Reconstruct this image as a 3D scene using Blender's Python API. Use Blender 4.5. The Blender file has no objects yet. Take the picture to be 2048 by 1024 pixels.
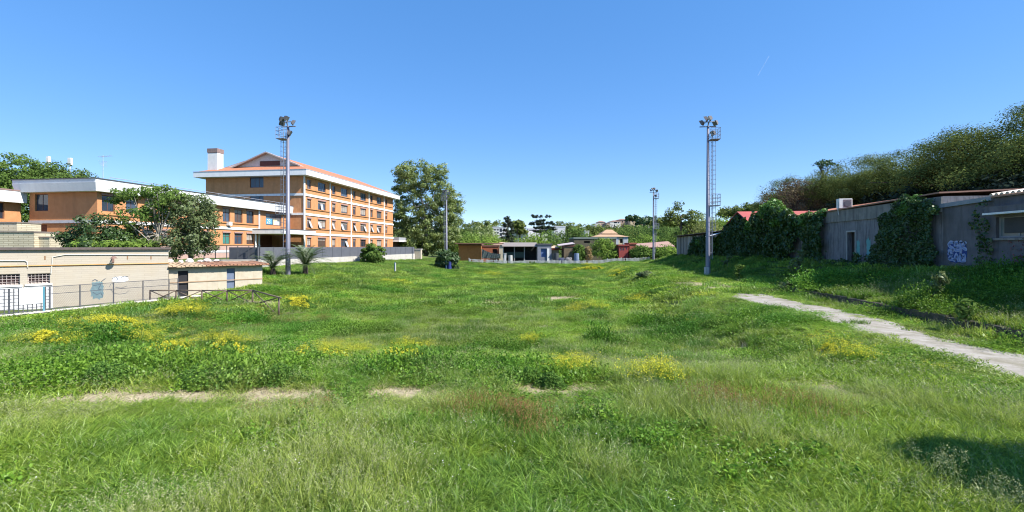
import bpy, math, random
import numpy as np
from mathutils import Vector, Matrix

# ------------------------------------------------------------------ camera, sky, sun, exposure
scene = bpy.context.scene
COL = scene.collection
YAW = math.radians(8.0)            # the camera looks 8 degrees left of the field's long axis (+Y)
CS, SN = math.cos(YAW), math.sin(YAW)
EYE = 2.8
F = 900.0                          # focal length in pixels of the 2048 px wide photograph
HZ = 493.0                         # row of the horizon
cam_d = bpy.data.cameras.new('camera')
cam_d.sensor_width = 36.0
cam_d.lens = F / 2048.0 * 36.0
cam_d.shift_y = -(512.0 - HZ) / 2048.0
cam_d.clip_start = 0.05
cam_d.clip_end = 20000
cam = bpy.data.objects.new('camera', cam_d)
cam.location = (0, 0, EYE)
cam.rotation_euler = (math.radians(90), 0, YAW)
COL.objects.link(cam)
scene.camera = cam

SUN_EL, SUN_AZ = math.radians(46.5), math.radians(106)   # azimuth clockwise from +Y
sun_vec = Vector((math.sin(SUN_AZ) * math.cos(SUN_EL), math.cos(SUN_AZ) * math.cos(SUN_EL), math.sin(SUN_EL)))
world = bpy.data.worlds.new('World')
scene.world = world
world.use_nodes = True
wn = world.node_tree
wn.nodes.clear()
w_out = wn.nodes.new('ShaderNodeOutputWorld')
w_bg = wn.nodes.new('ShaderNodeBackground')
w_sky = wn.nodes.new('ShaderNodeTexSky')
w_sky.sky_type = 'NISHITA'
w_sky.sun_disc = False
w_sky.sun_elevation = SUN_EL
w_sky.sun_rotation = SUN_AZ
w_sky.altitude = 100
w_sky.air_density = 0.6
w_sky.dust_density = 0.05
w_sky.ozone_density = 2.0
w_hs = wn.nodes.new('ShaderNodeHueSaturation')
w_hs.inputs['Saturation'].default_value = 2.0
w_hs.inputs['Hue'].default_value = 0.51
w_hs.inputs['Value'].default_value = 2.5
w_bg.inputs['Strength'].default_value = 0.13
w_gm = wn.nodes.new('ShaderNodeGamma')
w_gm.inputs['Gamma'].default_value = 0.45
wn.links.new(w_sky.outputs[0], w_gm.inputs['Color'])
wn.links.new(w_gm.outputs[0], w_hs.inputs['Color'])
wn.links.new(w_hs.outputs[0], w_bg.inputs['Color'])
wn.links.new(w_bg.outputs[0], w_out.inputs['Surface'])

sun_d = bpy.data.lights.new('sun', 'SUN')
sun_d.energy = 5.0
sun_d.angle = math.radians(0.53)
sun_d.color = (1.0, 0.96, 0.89)
sun = bpy.data.objects.new('sun', sun_d)
sun.rotation_euler = sun_vec.to_track_quat('Z', 'Y').to_euler()
sun.location = (60, -20, 70)
COL.objects.link(sun)
scene.view_settings.view_transform = 'Standard'
scene.view_settings.look = 'None'
scene.view_settings.exposure = 0.8
scene.view_settings.gamma = 1.0
scene.view_settings.use_curve_mapping = False
scene.render.engine = 'CYCLES'
scene.cycles.max_bounces = 5
scene.cycles.diffuse_bounces = 1
scene.cycles.glossy_bounces = 2
scene.cycles.transmission_bounces = 3
scene.cycles.transparent_max_bounces = 6
scene.cycles.caustics_reflective = False
scene.cycles.caustics_refractive = False
scene.cycles.use_denoising = True
scene.render.film_transparent = False
scene.cycles.pixel_filter_type = 'BLACKMAN_HARRIS'
scene.cycles.filter_width = 1.1

# ------------------------------------------------------------------ survey helpers
def ray(u):
    a = (u - 1024.0) / F
    return CS * a - SN, SN * a + CS           # world x, y per metre of depth

def at(u, D, z=None, v=None):
    """a point seen in column u at depth D; z given, or read from row v"""
    dx, dy = ray(u)
    if z is None:
        z = EYE + (HZ - v) / F * D
    return Vector((dx * D, dy * D, z))

def zrow(v, D):
    return EYE + (HZ - v) / F * D

def on_plane(u, v, P, d):
    """column u, row v on the upright plane through P along d -> (distance along d, height)"""
    dx, dy = ray(u)
    det = dx * (-d[1]) + dy * d[0]
    D = (P[0] * (-d[1]) + P[1] * d[0]) / det
    x, y = dx * D, dy * D
    s = (x - P[0]) * d[0] + (y - P[1]) * d[1]
    return s, EYE + (HZ - v) / F * D

def sm(a, b, x):
    t = np.clip((x - a) / (b - a), 0, 1)
    return t * t * (3 - 2 * t)

_ng = np.random.default_rng(5).random((64, 64))
def vnoise(x, y):
    x = np.asarray(x, float); y = np.asarray(y, float)
    xi = np.floor(x).astype(int); yi = np.floor(y).astype(int)
    fx = x - xi; fy = y - yi
    fx = fx * fx * (3 - 2 * fx); fy = fy * fy * (3 - 2 * fy)
    g = lambda i, j: _ng[i % 64, j % 64]
    return (g(xi, yi) * (1 - fx) + g(xi + 1, yi) * fx) * (1 - fy) + (g(xi, yi + 1) * (1 - fx) + g(xi + 1, yi + 1) * fx) * fy
def fbm(x, y, o=3):
    s = 0; a = 0.5; f = 1.0
    for k in range(o):
        s = s + a * vnoise(np.asarray(x) * f + 13.7 * k, np.asarray(y) * f + 7.1 * k); a *= 0.5; f *= 2.03
    return s / (1 - 0.5 ** o)

SHED_D = Vector((0.588, 0.809, 0)); SHED_N = Vector((0.809, -0.588, 0))
SHED_P = Vector((-27.4, 27.06, 0))
WALL_X = 17.5                     # line of the sheds on the right
KERB_X0, KERB_X1 = 12.6, 12.88

def H(x, y):
    """ground height"""
    x = np.asarray(x, float); y = np.asarray(y, float)
    D = -SN * x + CS * y
    z = -0.5 * sm(43, 96, y)
    basin = (1 - sm(4.2, 8.9, x)) * sm(9.2, 13.5, D) * (1 - 0.6 * sm(84, 96, y))
    s = np.minimum(-x - 19.5, y - 27.0)
    bank = sm(0, 6.5, s)
    z = z - (0.8 + 0.55 * sm(-20, -14, x) * sm(12, 18, D)) * basin * (1 - bank)
    z = z + 0.55 * sm(26.5, 32.5, -x) * sm(38, 46, y)
    yard = sm(33.3, 35.0, -x) * sm(40, 46, y)
    q = 0.809 * (x + 27.4) - 0.588 * (y - 27.06)
    yard = np.maximum(yard, sm(6.2, 9.0, -q) * (1 - sm(35, 42, y)) * sm(24, 30, -x))
    yard = np.maximum(yard, sm(36, 42, -x))
    z = z * (1 - yard) + 1.25 * yard * (1 - sm(92, 110, y))
    # right bank up to the sheds
    k = (1 - sm(28, 30, y)) * sm(4, 6, y)
    rise = np.clip((x - 12.8) / (17.5 - 12.8), 0, 1)
    zr = 0.37 * sm(KERB_X0 + .02, KERB_X1 - .02, x) * k + (1.78 - 0.37 * k) * (rise * 0.6 + 0.4 * rise * rise)
    z = z + zr * (1 - 0.75 * sm(82, 96, y)) * sm(2, 6, y)
    # rolling unevenness
    z = z + (0.14 * (fbm(x * 0.35, y * 0.35) - 0.5) + 0.22 * sm(12, 18, D) * (fbm(x * 0.9 + 3, y * 0.9) ** 2 - .2)) * sm(3, 12, D) * (1 - sm(8.0, 9.2, x) * (1 - sm(13, 15, x))) * (1 - sm(100, 120, y))
    # far hillside
    z = z + 13.0 * sm(150, 400, D) + 11.0 * sm(240, 470, D) * sm(-10, 110, x) + 9 * sm(60, 130, -x - 20) * sm(60, 130, y + 40) * 0.6
    return z

def ground(u, v):
    """where the sight line through (u, v) meets the ground"""
    dx, dy = ray(u)
    D = np.linspace(3, 140, 6000)
    zr = EYE + (HZ - v) / F * D
    g = H(dx * D, dy * D)
    k = int(np.argmax(zr <= g))
    return Vector((dx * D[k], dy * D[k], float(g[k]))), float(D[k])

def hz(x, y):
    return float(H(x, y))

# ------------------------------------------------------------------ materials
MATS = {}
def mat(name, c, c2=None, scale=4.0, rough=0.85, bump=0.0, metallic=0.0, stain=None, stain_scale=0.6, stain_amt=0.5, spec=0.3, streak=False, bscale=None):
    """principled surface, two tones mixed by noise, larger stains, fine relief"""
    if name in MATS:
        return MATS[name]
    m = bpy.data.materials.new(name); m.use_nodes = True
    nt = m.node_tree; b = nt.nodes['Principled BSDF']
    b.inputs['Roughness'].default_value = rough
    b.inputs['Metallic'].default_value = metallic
    b.inputs['Specular IOR Level'].default_value = spec
    tc = nt.nodes.new('ShaderNodeTexCoord')
    if c2 is None:
        c2 = tuple(x * 0.82 for x in c)
    n1 = nt.nodes.new('ShaderNodeTexNoise'); n1.inputs['Scale'].default_value = scale; n1.inputs['Detail'].default_value = 6
    nt.links.new(tc.outputs['Object'], n1.inputs['Vector'])
    r1 = nt.nodes.new('ShaderNodeMapRange'); r1.inputs[1].default_value = 0.3; r1.inputs[2].default_value = 0.7
    nt.links.new(n1.outputs['Fac'], r1.inputs[0])
    mx = nt.nodes.new('ShaderNodeMix'); mx.data_type = 'RGBA'
    mx.inputs[6].default_value = (*c, 1); mx.inputs[7].default_value = (*c2, 1)
    nt.links.new(r1.outputs[0], mx.inputs[0])
    out = mx.outputs[2]
    if stain is not None:
        n2 = nt.nodes.new('ShaderNodeTexNoise'); n2.inputs['Scale'].default_value = stain_scale; n2.inputs['Detail'].default_value = 8; n2.inputs['Roughness'].default_value = 0.65
        if streak:
            mp = nt.nodes.new('ShaderNodeMapping'); mp.inputs['Scale'].default_value = (3, 3, 0.35)
            nt.links.new(tc.outputs['Object'], mp.inputs[0]); nt.links.new(mp.outputs[0], n2.inputs['Vector'])
        else:
            nt.links.new(tc.outputs['Object'], n2.inputs['Vector'])
        r2 = nt.nodes.new('ShaderNodeMapRange'); r2.inputs[1].default_value = 0.48; r2.inputs[2].default_value = 0.68; r2.inputs[4].default_value = stain_amt
        nt.links.new(n2.outputs['Fac'], r2.inputs[0])
        m2 = nt.nodes.new('ShaderNodeMix'); m2.data_type = 'RGBA'; m2.inputs[7].default_value = (*stain, 1)
        nt.links.new(out, m2.inputs[6]); nt.links.new(r2.outputs[0], m2.inputs[0]); out = m2.outputs[2]
    nt.links.new(out, b.inputs['Base Color'])
    if bump:
        n3 = nt.nodes.new('ShaderNodeTexNoise'); n3.inputs['Scale'].default_value = bscale or scale * 3; n3.inputs['Detail'].default_value = 5
        nt.links.new(tc.outputs['Object'], n3.inputs['Vector'])
        bp = nt.nodes.new('ShaderNodeBump'); bp.inputs['Strength'].default_value = bump; bp.inputs['Distance'].default_value = 0.05
        nt.links.new(n3.outputs['Fac'], bp.inputs['Height']); nt.links.new(bp.outputs[0], b.inputs['Normal'])
    MATS[name] = m
    return m

def course_mat(name, c, c2, mortar, bw, bh, direction, msize=0.008, rough=0.9, stain=None, stain_amt=0.4):
    """coursed masonry seen from too far to pick the bricks apart; direction = wall's along-axis"""
    if name in MATS:
        return MATS[name]
    m = bpy.data.materials.new(name); m.use_nodes = True
    nt = m.node_tree; b = nt.nodes['Principled BSDF']; b.inputs['Roughness'].default_value = rough; b.inputs['Specular IOR Level'].default_value = 0.2
    tc = nt.nodes.new('ShaderNodeTexCoord')
    dv = nt.nodes.new('ShaderNodeVectorMath'); dv.operation = 'DOT_PRODUCT'; dv.inputs[1].default_value = direction
    nt.links.new(tc.outputs['Object'], dv.inputs[0])
    sp = nt.nodes.new('ShaderNodeSeparateXYZ'); nt.links.new(tc.outputs['Object'], sp.inputs[0])
    cb = nt.nodes.new('ShaderNodeCombineXYZ'); nt.links.new(dv.outputs['Value'], cb.inputs[0]); nt.links.new(sp.outputs[2], cb.inputs[1])
    bt = nt.nodes.new('ShaderNodeTexBrick'); bt.inputs['Color1'].default_value = (*c, 1); bt.inputs['Color2'].default_value = (*c2, 1); bt.inputs['Mortar'].default_value = (*mortar, 1)
    bt.inputs['Scale'].default_value = 1.0; bt.inputs['Brick Width'].default_value = bw; bt.inputs['Row Height'].default_value = bh; bt.inputs['Mortar Size'].default_value = msize; bt.inputs['Mortar Smooth'].default_value = 0.3
    nt.links.new(cb.outputs[0], bt.inputs['Vector'])
    out = bt.outputs['Color']
    n2 = nt.nodes.new('ShaderNodeTexNoise'); n2.inputs['Scale'].default_value = 0.9; n2.inputs['Detail'].default_value = 7
    nt.links.new(tc.outputs['Object'], n2.inputs['Vector'])
    r2 = nt.nodes.new('ShaderNodeMapRange'); r2.inputs[1].default_value = 0.45; r2.inputs[2].default_value = 0.7; r2.inputs[4].default_value = stain_amt
    nt.links.new(n2.outputs['Fac'], r2.inputs[0])
    m2 = nt.nodes.new('ShaderNodeMix'); m2.data_type = 'RGBA'; m2.inputs[7].default_value = (*(stain or tuple(x * 0.6 for x in c)), 1)
    nt.links.new(out, m2.inputs[6]); nt.links.new(r2.outputs[0], m2.inputs[0])
    nt.links.new(m2.outputs[2], b.inputs['Base Color'])
    bp = nt.nodes.new('ShaderNodeBump'); bp.inputs['Strength'].default_value = 0.35; bp.inputs['Distance'].default_value = 0.02; bp.invert = True
    nt.links.new(bt.outputs['Fac'], bp.inputs['Height']); nt.links.new(bp.outputs[0], b.inputs['Normal'])
    MATS[name] = m
    return m

def leaf_mat(name, c1, c2, c3=None, transl=0.3, instanced=False, gloss=0.0):
    """leaf: diffuse + light passing through; colour varies leaf by leaf (attribute rnd)"""
    if name in MATS:
        return MATS[name]
    m = bpy.data.materials.new(name); m.use_nodes = True
    nt = m.node_tree; nt.nodes.clear()
    o = nt.nodes.new('ShaderNodeOutputMaterial')
    at_ = nt.nodes.new('ShaderNodeAttribute'); at_.attribute_name = 'rnd'
    cr = nt.nodes.new('ShaderNodeValToRGB')
    e = cr.color_ramp.elements
    e[0].color = (*c1, 1); e[1].color = (*c2, 1)
    if c3 is not None:
        x = e.new(0.9); x.color = (*c2, 1); e[2].color = (*c3, 1) if False else e[2].color
        e[2].color = (*c3, 1)
    nt.links.new(at_.outputs['Fac'], cr.inputs[0])
    col = cr.outputs[0]
    if instanced:
        a2 = nt.nodes.new('ShaderNodeAttribute'); a2.attribute_type = 'INSTANCER'; a2.attribute_name = 'tint'
        mx = nt.nodes.new('ShaderNodeMix'); mx.data_type = 'RGBA'; mx.blend_type = 'MULTIPLY'; mx.inputs[0].default_value = 1.0
        nt.links.new(col, mx.inputs[6]); nt.links.new(a2.outputs['Color'], mx.inputs[7]); col = mx.outputs[2]
    d = nt.nodes.new('ShaderNodeBsdfDiffuse'); t = nt.nodes.new('ShaderNodeBsdfTranslucent')
    nt.links.new(col, d.inputs[0]); nt.links.new(col, t.inputs[0])
    ms = nt.nodes.new('ShaderNodeMixShader'); ms.inputs[0].default_value = transl
    nt.links.new(d.outputs[0], ms.inputs[1]); nt.links.new(t.outputs[0], ms.inputs[2])
    sh = ms.outputs[0]
    if gloss:
        g = nt.nodes.new('ShaderNodeBsdfGlossy'); g.inputs['Roughness'].default_value = 0.45; g.inputs[0].default_value = (1, 1, 1, 1)
        m3 = nt.nodes.new('ShaderNodeMixShader'); m3.inputs[0].default_value = gloss
        nt.links.new(sh, m3.inputs[1]); nt.links.new(g.outputs[0], m3.inputs[2]); sh = m3.outputs[0]
    nt.links.new(sh, o.inputs[0])
    MATS[name] = m
    return m

def glass_mat(name, c, rough=0.06):
    if name in MATS:
        return MATS[name]
    m = bpy.data.materials.new(name); m.use_nodes = True
    nt = m.node_tree; b = nt.nodes['Principled BSDF']
    tc = nt.nodes.new('ShaderNodeTexCoord'); n = nt.nodes.new('ShaderNodeTexNoise'); n.inputs['Scale'].default_value = 1.3
    nt.links.new(tc.outputs['Object'], n.inputs['Vector'])
    mx = nt.nodes.new('ShaderNodeMix'); mx.data_type = 'RGBA'; mx.inputs[6].default_value = (*c, 1); mx.inputs[7].default_value = (*(x * 0.45 for x in c), 1)
    nt.links.new(n.outputs['Fac'], mx.inputs[0]); nt.links.new(mx.outputs[2], b.inputs['Base Color'])
    b.inputs['Roughness'].default_value = rough; b.inputs['Specular IOR Level'].default_value = 0.6
    MATS[name] = m
    return m

# ------------------------------------------------------------------ mesh helpers
def tag(o, label=None, cat=None, group=None, kind=None):
    if label: o['label'] = label
    if cat: o['category'] = cat
    if group: o['group'] = group
    if kind: o['kind'] = kind
    return o

def thing(name, label, cat, loc=(0, 0, 0), group=None, rz=0.0):
    o = bpy.data.objects.new(name, None); COL.objects.link(o)
    o.location = loc; o.rotation_euler = (0, 0, rz); o.empty_display_size = 0.3
    return tag(o, label, cat, group)

def link(name, me, m, parent=None, world_coords=True):
    o = bpy.data.objects.new(name, me); COL.objects.link(o)
    if m is not None and len(me.materials) == 0:
        for x in (m if isinstance(m, (list, tuple)) else [m]):
            me.materials.append(x)
    if parent is not None:
        o.parent = parent
        if world_coords and parent.type == 'EMPTY':
            o.matrix_parent_inverse = (Matrix.Translation(parent.location) @ Matrix.Rotation(parent.rotation_euler.z, 4, 'Z')).inverted()
    return o

def np_mesh(name, V, Fq, rnd=None, mi=None, smooth=False):
    """mesh from vertex (n,3) and quad/tri (m,k) arrays; rnd = one number per face"""
    me = bpy.data.meshes.new(name)
    V = np.asarray(V, np.float32); Fq = np.asarray(Fq, np.int32)
    n, k = Fq.shape
    me.vertices.add(len(V)); me.vertices.foreach_set('co', V.ravel())
    me.loops.add(n * k); me.loops.foreach_set('vertex_index', Fq.ravel())
    me.polygons.add(n); me.polygons.foreach_set('loop_start', np.arange(0, n * k, k, dtype=np.int32))
    try:
        me.polygons.foreach_set('loop_total', np.full(n, k, dtype=np.int32))
    except Exception:
        pass
    if mi is not None:
        me.polygons.foreach_set('material_index', np.asarray(mi, np.int32))
    if smooth:
        me.polygons.foreach_set('use_smooth', np.ones(n, dtype=bool))
    if rnd is not None:
        a = me.attributes.new('rnd', 'FLOAT', 'FACE'); a.data.foreach_set('value', np.asarray(rnd, np.float32))
    me.update(calc_edges=True)
    return me

class MB:
    """collects boxes, prisms, tubes; build() links them as one mesh"""
    def __init__(s): s.v = []; s.f = []; s.mi = []
    def add(s, V, Fs, mi=0):
        o = len(s.v); s.v += [tuple(p) for p in V]; s.f += [tuple(o + i for i in f) for f in Fs]; s.mi += [mi] * len(Fs); return s
    def quad(s, a, b, c, d, mi=0): return s.add([a, b, c, d], [(0, 1, 2, 3)], mi)
    def box(s, x0, x1, y0, y1, z0, z1, mi=0):
        return s.obox((0, 0), (1, 0), (0, 1), x0, x1, y0, y1, z0, z1, mi)
    def obox(s, P, d, n, s0, s1, o0, o1, z0, z1, mi=0):
        V = []
        for z in (z0, z1):
            for a, b in ((s0, o0), (s1, o0), (s1, o1), (s0, o1)):
                V.append((P[0] + d[0] * a + n[0] * b, P[1] + d[1] * a + n[1] * b, z))
        return s.add(V, [(3, 2, 1, 0), (4, 5, 6, 7), (0, 1, 5, 4), (1, 2, 6, 5), (2, 3, 7, 6), (3, 0, 4, 7)], mi)
    def hexa(s, B, T, mi=0):
        return s.add(list(B) + list(T), [(3, 2, 1, 0), (4, 5, 6, 7), (0, 1, 5, 4), (1, 2, 6, 5), (2, 3, 7, 6), (3, 0, 4, 7)], mi)
    def prism(s, poly, h0, h1, mi=0):
        """poly: list of 3d points; extruded by vector h1-h0"""
        n = len(poly); off = Vector(h1) - Vector(h0)
        V = [Vector(p) for p in poly] + [Vector(p) + off for p in poly]
        Fs = [tuple(reversed(range(n))), tuple(range(n, 2 * n))] + [(i, (i + 1) % n, n + (i + 1) % n, n + i) for i in range(n)]
        return s.add(V, Fs, mi)
    def tube(s, pts, radii, n=6, cap=True, mi=0):
        pts = [Vector(p) for p in pts]
        if not isinstance(radii, (list, tuple)): radii = [radii] * len(pts)
        o = len(s.v); V = []; Fs = []
        for i, p in enumerate(pts):
            t = (pts[min(i + 1, len(pts) - 1)] - pts[max(i - 1, 0)])
            t = t.normalized() if t.length > 1e-9 else Vector((0, 0, 1))
            a = Vector((0, 0, 1)) if abs(t.z) < 0.9 else Vector((1, 0, 0))
            b = t.cross(a).normalized(); c = b.cross(t)
            for k in range(n):
                w = 2 * math.pi * k / n
                V.append(p + (b * math.cos(w) + c * math.sin(w)) * radii[i])
        for i in range(len(pts) - 1):
            for k in range(n):
                Fs.append((i * n + k, i * n + (k + 1) % n, (i + 1) * n + (k + 1) % n, (i + 1) * n + k))
        if cap:
            Fs.append(tuple(reversed(range(n)))); Fs.append(tuple(range((len(pts) - 1) * n, len(pts) * n)))
        return s.add(V, Fs, mi)
    def blob(s, c, r, seed=0, nu=10, nv=7, sq=(1, 1, 1), jit=0.15, mi=0):
        rg = random.Random(seed); V = []; Fs = []
        for j in range(nv + 1):
            th = math.pi * j / nv
            for i in range(nu):
                ph = 2 * math.pi * i / nu
                k = r * (1 + rg.uniform(-jit, jit))
                V.append((c[0] + k * sq[0] * math.sin(th) * math.cos(ph), c[1] + k * sq[1] * math.sin(th) * math.sin(ph), c[2] + k * sq[2] * math.cos(th)))
        for j in range(nv):
            for i in range(nu):
                Fs.append((j * nu + i, (j + 1) * nu + i, (j + 1) * nu + (i + 1) % nu, j * nu + (i + 1) % nu))
        return s.add(V, Fs, mi)
    def mesh(s, name, smooth=False):
        me = bpy.data.meshes.new(name); me.from_pydata(s.v, [], s.f)
        if any(s.mi): me.polygons.foreach_set('material_index', s.mi)
        if smooth: me.polygons.foreach_set('use_smooth', [True] * len(me.polygons))
        me.update(); return me
    def build(s, name, m, parent=None, smooth=False, world_coords=True, bevel=0):
        o = link(name, s.mesh(name, smooth), m, parent, world_coords)
        if bevel:
            b = o.modifiers.new('bevel', 'BEVEL'); b.width = bevel; b.segments = 1; b.limit_method = 'ANGLE'
        return o

def copy_tree(o, parent=None, loc=None):
    c = o.copy(); COL.objects.link(c)
    if parent is not None: c.parent = parent
    if loc is not None: c.location = loc
    for ch in list(o.children):
        copy_tree(ch, c)
    return c

def wall_mesh(mb, P, d, n, s0, s1, z0, z1, openings, depth=0.25, mi=0, rmi=None):
    """outer skin of a wall with real openings and their reveals; n points outward"""
    ss = sorted(set([s0, s1] + [a for o in openings for a in o[:2]])); zs = sorted(set([z0, z1] + [a for o in openings for a in o[2:4]]))
    p = lambda a, z, o=0: (P[0] + d[0] * a + n[0] * o, P[1] + d[1] * a + n[1] * o, z)
    for i in range(len(ss) - 1):
        for j in range(len(zs) - 1):
            cs, cz = (ss[i] + ss[i + 1]) / 2, (zs[j] + zs[j + 1]) / 2
            if any(o[0] < cs < o[1] and o[2] < cz < o[3] for o in openings): continue
            mb.quad(p(ss[i], zs[j]), p(ss[i + 1], zs[j]), p(ss[i + 1], zs[j + 1]), p(ss[i], zs[j + 1]), mi)
    r = mi if rmi is None else rmi
    for (a, b, c, e) in [o[:4] for o in openings]:
        mb.quad(p(a, c), p(a, e), p(a, e, -depth), p(a, c, -depth), r)
        mb.quad(p(b, e), p(b, c), p(b, c, -depth), p(b, e, -depth), r)
        mb.quad(p(a, c), p(a, c, -depth), p(b, c, -depth), p(b, c), r)
        mb.quad(p(a, e, -depth), p(a, e), p(b, e), p(b, e, -depth), r)

def window(parent, P, d, n, a, b, c, e, fm, gm, nx=2, inset=0.14, bar=0.06, transom=None, sash=None, sash_m=None, blind=None, blind_m=None):
    """window > pane (+ open_sash, blind): frame bars set in the reveal, one sheet of glass behind"""
    m = MB(); o0, o1 = -inset - 0.05, -inset
    m.obox(P, d, n, a, a + bar, o0, o1, c, e); m.obox(P, d, n, b - bar, b, o0, o1, c, e)
    m.obox(P, d, n, a + bar, b - bar, o0, o1, c, c + bar); m.obox(P, d, n, a + bar, b - bar, o0, o1, e - bar, e)
    for k in range(1, nx):
        x = a + (b - a) * k / nx
        m.obox(P, d, n, x - bar / 2, x + bar / 2, o0, o1, c + bar, e - bar)
    if transom:
        zt = c + (e - c) * transom
        m.obox(P, d, n, a + bar, b - bar, o0 + .01, o1 - .004, zt - bar / 2, zt + bar / 2)
    w = m.build('window', fm, parent)
    g = MB(); g.obox(P, d, n, a + bar / 2, b - bar / 2, o0 + .015, o0 + .03, c + bar / 2, e - bar / 2); g.build('pane', gm, w)
    if blind:
        q = MB(); q.obox(P, d, n, a + bar, b - bar, o0 + .032, o0 + .045, c + (e - c) * (1 - blind), e - bar); q.build('blind', blind_m, w)
    if sash:
        for (x0, x1, tilt) in sash:
            q = MB(); A = a + (b - a) * x0; B = a + (b - a) * x1; zt, zb = c + (e - c) * 0.72, c + bar
            pp = lambda s_, o_, z_: (P[0] + d[0] * s_ + n[0] * o_, P[1] + d[1] * s_ + n[1] * o_, z_)
            fr = 0.07
            for (s0_, s1_, t0, t1) in ((A, A + fr, 0, 1), (B - fr, B, 0, 1), (A + fr, B - fr, 0, .08), (A + fr, B - fr, .92, 1)):
                zz = lambda t: zb + (zt - zb) * t
                oo = lambda t: -inset + 0.01 + tilt * (1 - t)
                q.hexa([pp(s0_, oo(t0), zz(t0)), pp(s1_, oo(t0), zz(t0)), pp(s1_, oo(t0) + .05, zz(t0)), pp(s0_, oo(t0) + .05, zz(t0))],
                       [pp(s0_, oo(t1), zz(t1)), pp(s1_, oo(t1), zz(t1)), pp(s1_, oo(t1) + .05, zz(t1)), pp(s0_, oo(t1) + .05, zz(t1))])
            q.quad(pp(A + fr, -inset + .02 + tilt, zb), pp(B - fr, -inset + .02 + tilt, zb), pp(B - fr, -inset + .02, zt), pp(A + fr, -inset + .02, zt))
            q.build('open_sash', sash_m, w)
    return w

# ------------------------------------------------------------------ foliage
def leaf_quads(C, size, rng, up=0.0, aspect=0.55, out=None):
    """one diamond leaf at each centre; size per leaf"""
    n = len(C)
    nrm = rng.normal(size=(n, 3))
    if out is not None: nrm += out * 1.2
    nrm[:, 2] += up
    nrm /= np.linalg.norm(nrm, axis=1, keepdims=True) + 1e-9
    t = rng.normal(size=(n, 3)); t -= nrm * np.sum(t * nrm, axis=1, keepdims=True); t /= np.linalg.norm(t, axis=1, keepdims=True) + 1e-9
    b = np.cross(nrm, t)
    s = np.asarray(size).reshape(-1, 1) if np.ndim(size) else np.full((n, 1), size)
    V = np.empty((n, 4, 3)); V[:, 0] = C - t * s; V[:, 1] = C + b * s * aspect + nrm * s * .12; V[:, 2] = C + t * s; V[:, 3] = C - b * s * aspect + nrm * s * .12
    Fq = np.arange(n * 4).reshape(n, 4)
    return V.reshape(-1, 3), Fq

def crown_clumps(lobes, n, rng, shell=0.4, floor=-1.0):
    """clump centres spread through ellipsoid lobes, denser near the surface"""
    w = np.array([l[3] * l[4] + l[4] * l[5] + l[3] * l[5] for l in lobes]); w = w / w.sum()
    idx = rng.choice(len(lobes), size=n, p=w)
    L = np.array([l[:6] for l in lobes])[idx]
    dv = rng.normal(size=(n, 3)); dv /= np.linalg.norm(dv, axis=1, keepdims=True)
    low = dv[:, 2] < floor; dv[low, 2] = floor + rng.random(low.sum()) * 0.3
    r = 1 - shell * rng.random((n, 1)) ** 1.3
    return L[:, :3] + dv * r * L[:, 3:6], dv

def tree(name, label, cat, loc, lobes, n_clump, per, clump_r, leaf, lm, bark, trunk, seed, group=None, up=0.4, limbs=10, shell=0.4, floor=-1.0, aspect=0.55, trunk_n=8, squash=0.7):
    """thing > trunk, branches, crown.  lobes: (x,y,z,rx,ry,rz) from the base; trunk: list of (x,y,z,r)"""
    rng = np.random.default_rng(seed)
    t = thing(name, label, cat, loc, group)
    L = Vector(loc)
    C, dv = crown_clumps(lobes, n_clump, rng, shell, floor)
    cl_r = clump_r * (0.65 + 0.7 * rng.random(n_clump))
    k = np.repeat(np.arange(n_clump), per)
    off = rng.normal(size=(len(k), 3)); off /= np.linalg.norm(off, axis=1, keepdims=True) + 1e-9; off *= (rng.random((len(k), 1)) ** 0.45) * 0.95; off[:, 2] *= squash
    pts = C[k] + off * cl_r[k, None]
    size = leaf * (0.6 + 0.8 * rng.random(len(k)))
    od = off / (np.linalg.norm(off, axis=1, keepdims=True) + 1e-9)
    V, Fq = leaf_quads(pts, size, rng, up, aspect, out=dv[k] * 0.9 + od * 1.5)
    rnd = np.clip(rng.random(n_clump)[k] * 0.55 + rng.random(len(k)) * 0.45, 0, 1)
    me = np_mesh('crown', V + np.array(L), Fq, rnd)
    link('crown', me, lm, t)
    m = MB()
    m.tube([L + Vector(p[:3]) for p in trunk], [p[3] for p in trunk], trunk_n)
    m.build('trunk', bark, t, smooth=True)
    if limbs:
        b = MB(); rg = random.Random(seed)
        pick = rng.choice(n_clump, size=min(limbs, n_clump), replace=False)
        for i in pick:
            q = Vector(C[i]); f = rg.uniform(0.45, 1.0)
            a = Vector(trunk[-1][:3]) * f + Vector(trunk[0][:3]) * (1 - f) if len(trunk) == 2 else Vector(trunk[min(len(trunk) - 1, max(1, int(f * len(trunk))))][:3])
            mid = a.lerp(q, 0.5) + Vector((rg.uniform(-.3, .3), rg.uniform(-.3, .3), rg.uniform(-.1, .5))) * (q - a).length * 0.15
            r0 = trunk[-1][3] * 0.75
            b.tube([L + a, L + mid, L + q], [r0, r0 * 0.6, r0 * 0.2], 5, cap=False)
        b.build('branches', bark, t, smooth=True)
    return t

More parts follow.
